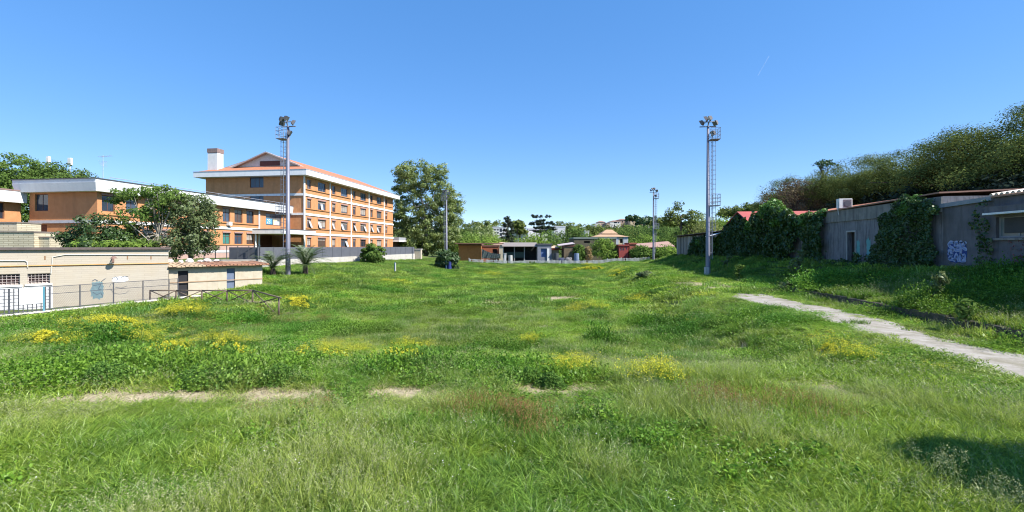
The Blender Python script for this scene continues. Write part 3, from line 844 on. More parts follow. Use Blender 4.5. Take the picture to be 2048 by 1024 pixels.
# roof: hipped skirt in front, gable above it, long slopes, hip at the far end
x0, x1, y0, y1 = X0 - 1.0, X1 + 1.0, Y0 - 1.0, Y1 + 1.0
xc = (x0 + x1) / 2 + 1.2; z0 = 15.705; zr = 19.25; zg = 16.85; k = (zg - z0) / (zr - z0) * (x1 - xc)
A, B, C_, D_ = (x0, y0, z0), (x1, y0, z0), (x1, y1, z0), (x0, y1, z0)
g1, g2 = (x1 - k, y0 + k, zg), (x0 + k, y0 + k, zg); rf, rb = (xc, y0 + k, zr), (xc, y1 - 4.5, zr)
q = MB(); q.add([A, B, C_, D_, g1, g2, rf, rb], [(0, 1, 4, 5), (1, 2, 7, 6, 4), (2, 3, 7), (3, 0, 5, 6, 7), (5, 4, 6), (3, 2, 1, 0)])
roof = q.build('roof', TILE_R, sch)
q = MB(); yv = y0 + k
for sgn in (-1, 1):     # verge beams of the gable
    a_ = Vector((xc + sgn * (x1 - k - xc + .4), yv, zg - .05)); b_ = Vector((xc, yv, zr + .12))
    q.hexa([a_ + Vector((0, -.7, 0)), a_ + Vector((0, .3, 0)), a_ + Vector((0, .3, -.22)), a_ + Vector((0, -.7, -.22))][::1], [b_ + Vector((0, -.7, 0)), b_ + Vector((0, .3, 0)), b_ + Vector((0, .3, -.22)), b_ + Vector((0, -.7, -.22))])
q.build('verge', mat('verge_grey', (0.42, 0.36, 0.34), None, 3), roof)
q = MB(); q.prism([(g1[0] - .35, yv - .04, zg + .02), (g2[0] + .35, yv - .04, zg + .02), (xc, yv - .04, zr - .12)], (0, 0, 0), (0, .02, 0)); q.build('gable', mat('gable_plaster', (0.62, 0.58, 0.56), (0.52, 0.48, 0.47), 3), roof)
q = MB(); q.box(xc - 1.5, xc + 2.3, yv - .10, yv - .05, zg + .10, zg + .95); q.build('gable_window', mat('gable_dark', (0.12, 0.055, 0.05), None, 3), roof)
q = MB(); ch_x, ch_y = -62.9, 71.4
q.box(ch_x - .95, ch_x + .95, ch_y - .7, ch_y + .7, 15.6, 19.2); chim = q.build('chimney', WHITE, sch, bevel=.02)
q = MB(); q.box(ch_x - 1.0, ch_x + 1.0, ch_y - .75, ch_y + .75, 19.25, 19.98)
q.build('chimney_cap', mat('chimney_cap_brown', (0.28, 0.20, 0.18), (0.2, 0.15, 0.14), 4), chim)
q = MB(); q.box(X1 - 5, X1 + 1.5, Y1 + .1, Y1 + 11, 4.45, 5.1); pr = q.build('rear_porch', mat('porch_grey', (0.36, 0.37, 0.4), None, 2), sch)
q = MB(); q.box(X1 - 5.05, X1 + 1.56, Y1 + .12, Y1 + 11.05, 4.0, 4.445); q.build('porch_fascia', WHITE, pr)
q = MB(); q.box(X1 - 5, X1 - .5, Y1 + .1, Y1 + 10, .6, 3.99); q.build('porch_wall', mat('porch_dark', (0.15, 0.07, 0.05), None, 2), pr)

# ------------------------------------------------------------------ two-storey wing
WX, WY = -48.2, 39.5
wing = thing('school_wing', 'two storey orange school wing with deep white parapet behind the trees', 'building', (-52, 55, 1.2))
Pw, dw, nw = (WX, WY), (0, 1), (1, 0)
Pv, dv_, nv = (WX, WY), (-1, 0), (0, -1)
op = []
for (u0, u1) in ((445.5, 460.4), (469, 485), (493, 507.5)):
    a, _ = on_plane(u0, 430, Pw, dw); b, _ = on_plane(u1, 430, Pw, dw)
    op += [(a, b, 6.25, 8.1, 2, 1), (a, b, 3.15, 4.7, 2, 0)]
a, _ = on_plane(531.6, 430, Pw, dw); b, _ = on_plane(563, 430, Pw, dw); op.append((a, b, 6.2, 8.05, 3, 2))
for (u0, u1) in ((203.6, 230), (252, 276), (290, 309), (322, 338), (352, 366), (378, 392), (404, 417)):
    a, _ = on_plane(u0, 410, Pw, dw); b, _ = on_plane(u1, 410, Pw, dw); op += [(a, b, 6.45, 8.1, 2, 1), (a, b, 3.15, 4.7, 2, 0)]
so = []
for (u0, u1, v0, v1) in ((69.7, 96, 388, 422), (67, 94, 449, 474)):
    a, z1_ = on_plane(u1, v0, Pv, dv_); b, z0_ = on_plane(u0, v1, Pv, dv_); so.append((a, b, z0_, z1_))
LW = 70.4 - WY
rec0 = on_plane(519, 480, Pw, dw)[0]
q = MB(); wall_mesh(q, Pw, dw, nw, 0, LW, 0.6, 8.4, [o[:4] for o in op] + [(rec0, LW - .05, 1.0, 4.65)], .3)
wall_mesh(q, Pv, dv_, nv, 0, 8.2, 0.6, 8.4, so, .2)
q.build('wall', ORANGE, wing)
q = MB(); q.box(WX - 3.2, WX - 3.1, WY + rec0 - .2, WY + LW, .7, 4.7); q.box(WX - 3.1, WX - .3, WY + rec0 - .25, WY + rec0 - .01, .7, 4.7); q.build('entrance_recess', mat('entrance_shade_brown', (0.20, 0.075, 0.045), (0.14, 0.05, 0.03), 2), wing)  # recess walls in darkened brown: shade under the canopy put into the colour
rg = random.Random(4)
for i, (a, b, c, e, nx, kind) in enumerate(op):
    gm_ = TEAL if (kind == 0 and i == 1) else GLASS[rg.choice([0, 1, 2, 3])]
    w_ = window(wing, Pw, dw, nw, a, b, c, e, FRAME_D, gm_, nx, transom=None if kind == 2 else .7, blind=rg.choice([None, .3, .6]) if kind != 2 else None, blind_m=BLIND)
    if kind == 2:      # posters stuck in the big window
        q = MB(); q.obox(Pw, dw, nw, a + .2, a + 1.7, -.13, -.125, c + .15, c + 1.05); ps = q.build('poster', mat('poster_blue', (0.10, 0.36, 0.55), (0.08, 0.28, 0.46), 3), w_)
        q = MB(); q.obox(Pw, dw, nw, a + 1.9, b - .9, -.13, -.125, c + .1, c + .95); q.build('poster', mat('poster_cream', (0.62, 0.60, 0.36), (0.52, 0.52, 0.32), 3), w_)
        q = MB(); q.obox(Pw, dw, nw, b - 1.6, b - .4, -.12, -.115, c + .1, c + .7); q.build('poster', mat('poster_pale', (0.55, 0.68, 0.70), (0.45, 0.6, 0.62), 3), w_)
        fc = bpy.data.curves.new('number', 'FONT'); fc.body = '23'; fc.size = .95; fc.extrude = .004; fc.space_character = .9
        tmp_ = bpy.data.objects.new('number', fc); COL.objects.link(tmp_); bpy.context.view_layer.update(); nm_ = bpy.data.meshes.new_from_object(tmp_.evaluated_get(bpy.context.evaluated_depsgraph_get())); bpy.data.objects.remove(tmp_); nm_.materials.clear(); nm_.materials.append(WHITE)
        fo = bpy.data.objects.new('number', nm_); COL.objects.link(fo)
        fo.parent = w_; fo.matrix_parent_inverse = Matrix.Identity(4)
        fo.rotation_euler = (math.radians(90), 0, math.radians(90)); fo.location = Vector((WX - .12, WY + a + .38, c + .28))
    else:
        q = MB(); q.obox(Pw, dw, nw, a - .06, b + .06, 0.002, .09, e + .01, e + .2); q.build('shutter_box', FRAME_P, wing)
window(wing, Pv, dv_, nv, *so[0], FRAME_D, GLASS[1], 2)
q = MB(); q.obox(Pv, dv_, nv, so[1][0], so[1][1], -.2, -.15, so[1][2], so[1][3]); q.build('door', mat('brown_door', (0.22, 0.09, 0.06), None, 3), wing)
q = MB(); q.obox(Pw, dw, nw, -.1, rec0 - .1, .003, .12, 5.2, 5.55); q.build('band', WHITE, wing)
q = MB(); q.obox(Pv, dv_, nv, 0.0, 8.2, .003, .12, 5.2, 5.5); q.build('band', mat('grey_band', (0.50, 0.51, 0.55), None, 3), wing)
for zb in (6.16, 3.06):
    q = MB(); q.obox(Pw, dw, nw, 0, rec0 - .1, .004, .13, zb - .09, zb); q.build('sill_course', MATS['orange_sill'], wing)
q = MB(); q.obox(Pw, dw, nw, 0, rec0 - .2, .005, .05, .7, 2.95); pl = q.build('plinth', mat('pink_plaster', (0.50, 0.33, 0.27), (0.42, 0.28, 0.24), 2), wing)
q = MB(); q.obox(Pw, dw, nw, 0, rec0 - .25, .052, .06, 1.95, 2.3); q.build('white_stripe', WHITE, pl)
q = MB(); q.obox(Pw, dw, nw, rec0 - .32, rec0 - .1, .004, .18, .8, 8.35); q.build('pilaster', WHITE, wing)
# parapet: leaning fascia with a darker strip and coping
px, py, o1, o2 = WX, WY, 0.75, 0.95
def ring(z0_, z1_, ob, ot):
    return [(WX - 8.2 - ob, WY - ob, z0_), (WX + ob, WY - ob, z0_), (WX + ob, 70.38, z0_), (WX - 8.2 - ob, 70.38, z0_)], [(WX - 8.2 - ot, WY - ot, z1_), (WX + ot, WY - ot, z1_), (WX + ot, 70.38, z1_), (WX - 8.2 - ot, 70.38, z1_)]
q = MB(); q.hexa(*ring(8.38, 9.25, .72, .9)); pp_ = q.build('parapet', FASCIA, wing)
q = MB(); q.hexa(*ring(9.252, 9.60, .86, .88)); q.build('parapet_strip', mat('parapet_strip_white', (0.74, 0.74, 0.76), (0.66, 0.66, 0.69), 2), pp_)
q = MB(); q.hexa(*ring(9.602, 9.68, .95, .95)); q.build('coping', DARKGREY, pp_)
q = MB()
q.tube([(WX + .3, WY + 1, 9.98), (WX + .3, 69.5, 9.98)], .03, 5)
for yy in np.arange(WY + 1, 69.6, 2.4): q.tube([(WX + .3, yy, 9.68), (WX + .3, yy, 9.98)], .02, 4)
q.build('roof_rail', mat('rail_grey', (0.38, 0.38, 0.42), None, 3), wing)
# canopy over the entrance
cx1, cy0 = -42.9, 61.6
q = MB(); q.box(WX + .01, cx1, cy0, 69.9, 4.72, 5.36); can = q.build('entrance_canopy', WHITE, wing)
q = MB(); q.box(WX + .01, cx1 + .04, cy0 - .04, 69.9, 5.363, 5.46); q.build('canopy_coping', DARKGREY, can)
q = MB(); q.tube([(WX + .35, cy0 + .4, 1.1), (WX + .35, cy0 + .4, 4.72)], .13, 8); q.build('canopy_post', WHITE, wing)
q = MB(); q.obox(Pw, dw, nw, on_plane(452.5, 440, Pw, dw)[0], on_plane(459, 440, Pw, dw)[0], .01, .45, 5.75, 6.25); q.build('air_conditioner', WHITE, wing)
q = MB(); q.tube([(WX - 4, WY + 3, 9.4), (WX - 4, WY + 3, 10.1)], .45, 8); q.tube([(WX - 4, WY + 3, 10.1), (WX - 4, WY + 3, 10.25)], [.6, .2], 8); q.build('roof_vent', mat('vent_grey', (0.55, 0.52, 0.5), None, 3), wing)

# antenna on the wing's corner
ap = Vector((WX + .2, WY + .4, 9.68))
an = thing('roof_antenna', 'thin television antenna mast on the corner of the school wing roof', 'antenna', ap)
ANT = mat('antenna_alu', (0.55, 0.56, 0.58), None, 3, .5, metallic=.4)
q = MB(); q.tube([ap, ap + Vector((0, 0, 2.5))], [.03, .02], 5); q.build('mast', ANT, an)
for (zz, dirx, ln) in ((2.35, Vector((.7, .2, .1)), .8), (1.75, Vector((.7, -.5, -.55)), .95)):
    q = MB(); c = ap + Vector((0, 0, zz)); dd = dirx.normalized(); q.tube([c - dd * ln * .4, c + dd * ln], .016, 4)
    for t in (-.3, 0, .3, .6, .9): e_ = Vector((-dd.y, dd.x, 0)).normalized() * (.32 - .1 * t); q.tube([c + dd * ln * t - e_, c + dd * ln * t + e_], .012, 4)
    q.build('aerial', ANT, an)

# annex at the far left
ax = -57.3
anx = thing('brick_annex', 'low orange annex with bright white fascia at the far left edge', 'building', (-61, 34, 1.2))
Pa, da, na = (ax, 26.0), (0, 1), (1, 0)
w0 = on_plane(-18, 410, Pa, da)[0]; w1 = on_plane(9, 410, Pa, da)[0]
q = MB(); wall_mesh(q, Pa, da, na, 0, 13.4, .6, 7.3, [(w0, w1, 5.6, 7.2)], .2); q.quad((ax - 7, 26, .6), (ax, 26, .6), (ax, 26, 7.3), (ax - 7, 26, 7.3)); q.build('wall', ORANGE, anx)
window(anx, Pa, da, na, w0, w1, 5.6, 7.2, FRAME_D, GLASS[0], 2)
q = MB(); q.box(ax - 8, ax + .8, 25, 39.36, 7.3, 8.45); fa = q.build('fascia', FASCIA, anx)
q = MB(); q.box(ax - 8, ax + .84, 24.96, 39.38, 8.453, 8.6); q.build('coping', mat('brown_coping', (0.30, 0.2, 0.18), None, 3), fa)

# ------------------------------------------------------------------ stepped cream wall behind the shed
CREAM = course_mat('cream_courses', (0.62, 0.55, 0.40), (0.55, 0.48, 0.34), (0.36, 0.30, 0.20), 0.6, 0.16, (0.809, -0.588, 0), .02)
st = thing('stepped_stair_wall', 'cream coursed stair walls stepping down behind the shed at left', 'wall', at(50, 35, .6))
for (u0, u1, D, v) in ((-60, 34, 39, 446), (-70, 68, 37, 465), (66, 99, 37.4, 475.5)):
    a_, b_ = at(u0, D, 0), at(u1, D, 0); dd = (b_ - a_).normalized(); nn = Vector((dd.y, -dd.x, 0)); L_ = (b_ - a_).length; zt = zrow(v, D)
    q = MB(); q.obox(a_, dd, nn, 0, L_, -2.0, 0, .6, zt); wb = q.build('wall_block', CREAM, st)
    q = MB(); q.obox(a_, dd, nn, -.03, L_ + .05, -2.05, .06, zt + .002, zt + .10); q.build('coping', mat('weathered_coping', (0.24, 0.2, 0.17), None, 4), wb)

# ------------------------------------------------------------------ tan block shed, front left
P, d, n = SHED_P, SHED_D, SHED_N
TAN = course_mat('tan_blocks', (0.48, 0.425, 0.34), (0.445, 0.39, 0.315), (0.415, 0.36, 0.285), 0.75, 0.125, tuple(SHED_D), .010, .95, (0.46, 0.38, 0.27), .45)
shed = thing('block_shed', 'long flat roofed tan block shed with barred windows and graffiti at left', 'shed', P + d * -8 - n * 3 + Vector((0, 0, -.85)))
def sp(u, v, off=0): s_, z_ = on_plane(u, v, P + n * off, d); return s_, z_
wins = []
for (u0, u1, v0, v1) in ((-14, 40, 549, 569), (55, 100, 547.5, 566)):
    a, z1_ = sp(u0, v0); b, z0_ = sp(u1, v1); wins.append((a, b, z0_, z1_))
q = MB(); wall_mesh(q, P, d, n, -17, 0, -1.2, 2.60, wins, .3)
pq = lambda s_, o_, z_: tuple(P + d * s_ + n * o_ + Vector((0, 0, z_)))
q.quad(pq(0, 0, -1.2), pq(0, -6, -1.2), pq(0, -6, 2.6), pq(0, 0, 2.6)); q.quad(pq(-17, -6, -1.2), pq(-17, -6, 2.6), pq(0, -6, 2.6), pq(0, -6, -1.2)); q.quad(pq(-17, -6, -1.2), pq(-17, 0, -1.2), pq(-17, 0, 2.6), pq(-17, -6, 2.6))
q.build('wall', TAN, shed)
IRON = mat('white_iron', (0.66, 0.58, 0.54), (0.5, 0.42, 0.38), 6, .6)
for (a, b, c, e) in wins:
    w_ = window(shed, P, d, n, a, b, c, e, IRON, mat('dark_pane', (0.055, 0.03, 0.03), None, 3, .4), 1, .2, .05)
    for k in range(1, 6): qq = MB(); x = a + (b - a) * k / 6; qq.obox(P, d, n, x - .008, x + .008, -.09, -.065, c, e); qq.build('bar', IRON, w_)
    for k in range(1, 4): qq = MB(); zz = c + (e - c) * k / 4; qq.obox(P, d, n, a, b, -.064, -.045, zz - .008, zz + .008); qq.build('bar', IRON, w_)
    qq = MB(); qq.obox(P, d, n, a - .1, b + .1, .003, .07, c - .12, c - .02); qq.build('sill', WHITE, shed)
    qq = MB(); qq.obox(P, d, n, a - .15, b + .12, .004, .02, -1.1, c - .16); qq.build('whitewashed_panel', mat('whitewash', (0.72, 0.72, 0.73), (0.62, 0.61, 0.62), 3, .9, stain=(.5, .45, .4)), shed)
q = MB(); q.obox(P, d, n, -17.1, .12, -6.1, .16, 2.603, 2.74); q.build('roof_slab', mat('roof_edge_brown', (0.15, 0.115, 0.105), (0.10, .08, .075), 4), shed)
q = MB()
def pipe(mb, pts, r, off=.04):
    mb.tube([P + n * off + d * sp(u, v, off)[0] + Vector((0, 0, sp(u, v, off)[1])) for (u, v) in pts], r, 6)
PIPE = mat('cream_pipe', (0.72, 0.68, 0.58), None, 4, .6)
pipe(q, [(102, 547), (105.5, 514), (130, 509.5), (222, 509.3), (337, 510)], .028); q.build('conduit', PIPE, shed)
q = MB(); pipe(q, [(-20, 521.5), (50, 521.5), (54.5, 524), (55.5, 535)], .028); q.build('conduit', PIPE, shed)
q = MB(); pipe(q, [(-20, 533), (338, 526.3)], .035); q.build('gas_pipe', mat('orange_pipe', (0.62, 0.33, 0.11), None, 4, .6), shed)
s_, z_ = sp(226, 516)
q = MB(); q.tube([pq(s_, .02, z_ + .1), pq(s_, .30, z_ + .16), pq(s_, .46, z_ + .10)], .025, 5); lp = q.build('wall_lamp', DARKGREY, shed)
q = MB(); q.tube([pq(s_, .46, z_ + .12), pq(s_, .46, z_ - .02)], [.06, .19], 10); q.build('lamp_shade', mat('lamp_brown', (0.25, 0.15, 0.12), None, 4), lp)
q = MB(); q.obox(P, d, n, s_ - .06, s_ + .06, .003, .05, z_ - .28, z_ + .0); q.build('lamp_box', mat('lamp_brown', (0.25, 0.15, 0.12)), lp)
for u in (90, 255, 302): 
    s_, z_ = sp(u, 512); q = MB(); q.obox(P, d, n, s_ - .03, s_ + .03, .003, .012, z_ - .22, z_); q.build('rust_streak', mat('rust', (0.30, 0.17, 0.09), None, 4), shed)

def strokes(parent, name, Pp, dd, nn, off, lines, w, m, thick=.004, jit=0):
    """flat painted strokes: round-ended ribbons on a wall; lines in (s,z)"""
    q = MB()
    for i, ln in enumerate(lines):
        o_ = off + i * .0006
        pts = []
        for j in range(len(ln) - 1):
            for t in np.linspace(0, 1, 5)[:-1]: pts.append((ln[j][0] * (1 - t) + ln[j + 1][0] * t, ln[j][1] * (1 - t) + ln[j + 1][1] * t))
        pts.append(ln[-1])
        L_, R_ = [], []
        for j in range(len(pts)):
            a_ = pts[max(j - 1, 0)]; b_ = pts[min(j + 1, len(pts) - 1)]; tx, tz = b_[0] - a_[0], b_[1] - a_[1]; l = math.hypot(tx, tz) or 1
            tx /= l; tz /= l; ww = w / 2
            L_.append((pts[j][0] - tz * ww, pts[j][1] + tx * ww)); R_.append((pts[j][0] + tz * ww, pts[j][1] - tx * ww))
        g3 = lambda p_: (Pp[0] + dd[0] * p_[0] + nn[0] * o_, Pp[1] + dd[1] * p_[0] + nn[1] * o_, p_[1])
        for j in range(len(pts) - 1): q.quad(g3(R_[j]), g3(R_[j + 1]), g3(L_[j + 1]), g3(L_[j]))
        for e_ in (0, -1):
            c = pts[e_]; ring_ = [g3((c[0] + w / 2 * math.cos(t), c[1] + w / 2 * math.sin(t))) for t in np.linspace(0, 2 * math.pi, 12)[:-1]]
            o_ += .0002
            q.add(ring_, [tuple(range(11))])
    return q.build(name, m, parent)

def blob_poly(parent, name, Pp, dd, nn, off, c, rx, rz, m, seed, spikes=.12, k=34):
    rgx = random.Random(seed); pts = []
    for i in range(k):
        a = 2 * math.pi * i / k; r_ = 1 + rgx.uniform(-spikes, spikes)
        ca, sa = math.cos(a), math.sin(a); e_ = (abs(ca) ** 3 + abs(sa) ** 3) ** (-1 / 3)
        pts.append((Pp[0] + dd[0] * (c[0] + rx * ca * r_ * e_) + nn[0] * off, Pp[1] + dd[1] * (c[0] + rx * ca * r_ * e_) + nn[1] * off, c[1] + rz * sa * r_ * e_))
    q = MB(); q.add(pts, [tuple(range(k))]); return q.build(name, m, parent)

GT = mat('graffiti_teal', (0.12, 0.215, 0.245), (0.20, 0.27, 0.28), 6); GD = mat('graffiti_dark', (0.07, 0.10, 0.14), None, 6); GW = mat('graffiti_white', (0.66, 0.66, 0.66), (.55, .56, .58), 5)
a, z1_ = sp(182, 562); b, z0_ = sp(208, 598)
gcx, gcz = (a + b) / 2, (z0_ + z1_) / 2; gw, gh = (b - a) / 2, (z1_ - z0_) / 2
gr = blob_poly(shed, 'graffiti', P, d, n, .006, (gcx, gcz), gw, gh, GT, 7, .16)
strokes(gr, 'graffiti_line', P, d, n, .012, [[(gcx - gw * .6, gcz + gh * .5), (gcx + gw * .5, gcz + gh * .6), (gcx + gw * .1, gcz + gh * .1), (gcx + gw * .6, gcz)], [(gcx - gw * .7, gcz - gh * .2), (gcx - gw * .1, gcz - gh * .5), (gcx + gw * .5, gcz - gh * .3), (gcx + gw * .8, gcz - gh * .7)],
                                           [(gcx - gw * .8, gcz + gh), (gcx - gw * .4, gcz + gh * 1.15), (gcx, gcz + gh)], [(gcx + gw * .6, gcz + gh * .9), (gcx + gw * 1.2, gcz + gh * 1.2)]], .035, GD)
a, z1_ = sp(219, 554); b, z0_ = sp(258, 588); W_, H_ = b - a, z1_ - z0_
fn = lambda x, y: (a + W_ * x, z0_ + H_ * y)
blob_poly(shed, 'graffiti_patch', P, d, n, .005, fn(.55, .85), W_ * .42, H_ * .16, GW, 9, .1)
strokes(shed, 'graffiti', P, d, n, .009, [[fn(.0, .45), fn(.06, .6), fn(.18, .66)], [fn(.05, .35), fn(.2, .1), fn(.5, .02), fn(.85, .06), fn(1, .2)], [fn(.3, .42), fn(.6, .36), fn(.9, .46)], [fn(.14, .9), fn(.3, 1.0), fn(.44, .88), fn(.36, .8)], [fn(.6, .95), fn(.75, 1.02), fn(.95, .98)]], .022, GD)

# ------------------------------------------------------------------ tiled hut beside it
hut = thing('tiled_hut', 'small cream hut with sagging terracotta roof and two doors beside the tan shed', 'hut', P + d * 3 - n * 1.8 + Vector((0, 0, -.6)))
CREAMW = mat('cream_plaster', (0.54, 0.475, 0.365), (0.46, 0.40, 0.305), 2.5, .9, .2, stain=(.42, .33, .22), stain_scale=1.2, stain_amt=.5, streak=True)
HP = P - n * .25 + d * .06
def hp(u, v): return on_plane(u, v, HP, d)
doors = []
for (u0, u1, v0) in ((356, 376.5, 542), (453.5, 470, 537)):
    a, z1_ = hp(u0, v0); b, _ = hp(u1, v0); doors.append((a, b, -1.1, z1_))
q = MB(); wall_mesh(q, HP, d, n, 0, 5.85, -1.3, 1.36, doors, .2)
hq = lambda s_, o_, z_: tuple(HP + d * s_ + n * o_ + Vector((0, 0, z_)))
q.quad(hq(5.85, 0, -1.3), hq(5.85, -3.4, -1.3), hq(5.85, -3.4, 1.62), hq(5.85, 0, 1.36)); q.quad(hq(5.85, -3.4, -1.3), hq(0, -3.4, -1.3), hq(0, -3.4, 1.62), hq(5.85, -3.4, 1.62)); q.build('wall', CREAMW, hut)
for (a, b, c, e), mm in zip(doors, (mat('black_door', (0.03, 0.03, 0.035), None, 3), mat('blue_grey_door', (0.16, 0.20, 0.29), (.12, .15, .22), 4, .7))):
    q = MB(); q.obox(HP, d, n, a, b, -.16, -.11, c, e); q.build('door', mm, hut)
q = MB(); q.obox(HP, d, n, 0, 5.86, .003, .035, .28, .34); q.build('string_course', mat('string_brown', (0.42, 0.28, 0.17), None, 4), hut)
q = MB(); rg = random.Random(2)
nt_ = 26
for k in range(nt_):      # roof of overlapping tile runs
    a = -.1 + 6.35 * k / nt_; b = a + 6.35 / nt_ - .02; j = rg.uniform(-.02, .02); zf, zb = 1.38 + j, 1.52 + j
    qq = MB(); qq.hexa([hq(a, .42, zf), hq(b, .42, zf), hq(b, -3.6, zb), hq(a, -3.6, zb)], [hq(a + .03, .42, zf + .09), hq(b - .03, .42, zf + .09), hq(b - .03, -3.6, zb + .09), hq(a + .03, -3.6, zb + .09)])
    qq.build('roof_tile', mat('hut_tile', (0.44, 0.22, 0.13), (0.35, .17, .10), 3, .9, stain=(.3, .22, .14), stain_scale=2) if k > 8 else mat('bleached_tile', (0.56, 0.42, 0.27), (0.5, .35, .22), 3, .9), hut)
q = MB(); q.hexa([hq(-.05, .36, 1.34), hq(6.2, .36, 1.34), hq(6.2, -3.5, 1.45), hq(-.05, -3.5, 1.45)], [hq(-.05, .36, 1.385), hq(6.2, .36, 1.385), hq(6.2, -3.5, 1.50), hq(-.05, -3.5, 1.50)]); q.build('roof_boards', mat('roof_board', (0.16, .12, .09), None, 3), hut)
for i, (s_, r_) in enumerate(((.5, .22), (1.2, .17), (1.75, .25), (2.4, .16), (2.9, .24), (3.5, .18))):
    c = Vector(hq(s_, -3.1, 1.58 + r_ * .5)); q = MB(); q.blob(c, r_, i, 9, 6, (1.2, 1, .75), .18)
    tag(q.build('stone', mat('pale_stone', (0.62, 0.58, 0.53), (0.5, .46, .42), 4, .9), None), ['pale stone on the hut roof touching the tan shed corner', 'second pale stone from the shed on the hut roof', 'largest pale stone on the hut roof, third from the shed', 'small pale stone on the hut roof, fourth from the shed', 'pale stone on the hut roof next to the outermost one', 'outermost pale stone on the hut roof, farthest from the shed'][i], 'stone', 'stones lying on the hut roof')

# ------------------------------------------------------------------ wire fence with lattice and banner in front of the shed
fd = (FENCE_B - FENCE_A).normalized(); fnn = Vector((fd.y, -fd.x, 0)); FL = (FENCE_B - FENCE_A).length
fen = thing('wire_fence', 'low grey wire mesh fence on a stone plinth before the tan shed', 'fence', FENCE_A + Vector((0, 0, -.85)))
fz = -.60
def fs(u): return on_plane(u, 600, FENCE_A, fd)[0]
q = MB(); q.obox(FENCE_A, fd, fnn, -4, FL, -.16, .16, -1.2, fz - .07); q.build('plinth', mat('plinth_stone', (0.50, 0.44, 0.34), (0.42, .36, .27), 4, .9, .3), fen)
q = MB(); q.obox(FENCE_A, fd, fnn, -4, FL + .03, -.2, .21, fz - .068, fz); q.build('coping', mat('pale_coping', (0.70, 0.64, 0.58), (.6, .55, .5), 4), fen)
IRONG = mat('fence_iron', (0.11, 0.115, 0.13), (.08, .085, .10), 5, .6, metallic=.2)
FH = 1.27
sg = fs(102)
for u in (160, 227, 286, 338, 356):
    s_ = fs(u); q = MB(); q.obox(FENCE_A, fd, fnn, s_ - .022, s_ + .022, -.022, .022, fz, fz + FH); q.build('post', IRONG, fen)
for zz in (FH - .02, FH * .68, .08):
    q = MB(); q.obox(FENCE_A, fd, fnn, sg, fs(356), -.012, .012, fz + zz - .014, fz + zz + .014); q.build('rail', IRONG, fen)
q = MB(); L_ = fs(356) - sg; rr = .0036
for k in range(int((L_ + FH) / .085)):      # diagonal wires both ways
    for sgn in (1, -1):
        a0 = k * .085 - FH if sgn > 0 else k * .085
        s0_, s1_ = a0, a0 + FH * sgn; z0_, z1_ = 0, FH
        def clip(t): return s0_ + (s1_ - s0_) * t
        ts = [t for t in ((0 - s0_) / (s1_ - s0_), (L_ - s0_) / (s1_ - s0_))]; ta, tb = max(0, min(ts)), min(1, max(ts))
        if tb - ta < .02: continue
        A_ = FENCE_A + fd * (sg + clip(ta)) + Vector((0, 0, fz + FH * ta)); B_ = FENCE_A + fd * (sg + clip(tb)) + Vector((0, 0, fz + FH * tb))
        q.tube([A_, B_], rr, 3, False)
wr = q.build('wire_mesh', IRONG, fen); wr['kind'] = 'stuff'
lat = thing('lattice_gate', 'dark iron lattice gate panel with square grid in front of white wall', 'gate', FENCE_A + Vector((0, 0, fz)))
for k, s_ in enumerate(np.arange(-3.4, sg - .02, .172)):
    q = MB(); w_ = .035 if k % 9 == 4 else .014; q.obox(FENCE_A, fd, fnn, s_ - w_, s_ + w_, -.02, .02, fz, fz + FH); q.build('bar', IRONG, lat)
for zz in np.arange(.06, FH, .172):
    q = MB(); q.obox(FENCE_A, fd, fnn, -3.45, sg - .04, .021, .034, fz + zz - .015, fz + zz + .015); q.build('crossbar', IRONG, lat)
a = fs(37.5); b = fs(84); zt, zb_ = on_plane(60, 575.5, FENCE_A, fd)[1], on_plane(60, 608, FENCE_A, fd)[1]
ban = thing('banner', 'white notice banner with faint writing tied to the iron lattice gate', 'banner', FENCE_A + fd * a + Vector((0, 0, fz)))
q = MB(); NB = 10
for i in range(NB):
    s0_, s1_ = a + (b - a) * i / NB, a + (b - a) * (i + 1) / NB; w0_, w1_ = .05 + .012 * math.sin(i * 1.3), .05 + .012 * math.sin((i + 1) * 1.3)
    f3 = lambda s_, o_, z_: tuple(FENCE_A + fd * s_ + fnn * o_ + Vector((0, 0, z_)))
    q.hexa([f3(s0_, w0_, zb_), f3(s1_, w1_, zb_), f3(s1_, w1_ + .006, zb_), f3(s0_, w0_ + .006, zb_)], [f3(s0_, w0_, zt), f3(s1_, w1_, zt), f3(s1_, w1_ + .006, zt), f3(s0_, w0_ + .006, zt)])
q.build('sheet', mat('banner_white', (0.82, 0.82, 0.82), (.8, .8, .8), 2, .6), ban)
bl = lambda x, y: (a + (b - a) * x, zb_ + (zt - zb_) * y)
strokes(ban, 'writing', FENCE_A, fd, fnn, .075, [[bl(.06, .70), bl(.22, .69), bl(.34, .74), bl(.44, .77), bl(.54, .76)], [bl(.70, .72), bl(.74, .62), bl(.70, .52)], [bl(.28, .30), bl(.40, .31)], [bl(.10, .16), bl(.16, .15)]], .012, mat('ink_grey', (0.34, 0.34, 0.38), None, 4))
q = MB(); q.obox(FENCE_A, fd, fnn, b + .01, b + .08, .04, .08, fz, zt + .02); q.build('edge_post', mat('blue_post', (0.10, 0.28, 0.36), None, 4), ban)

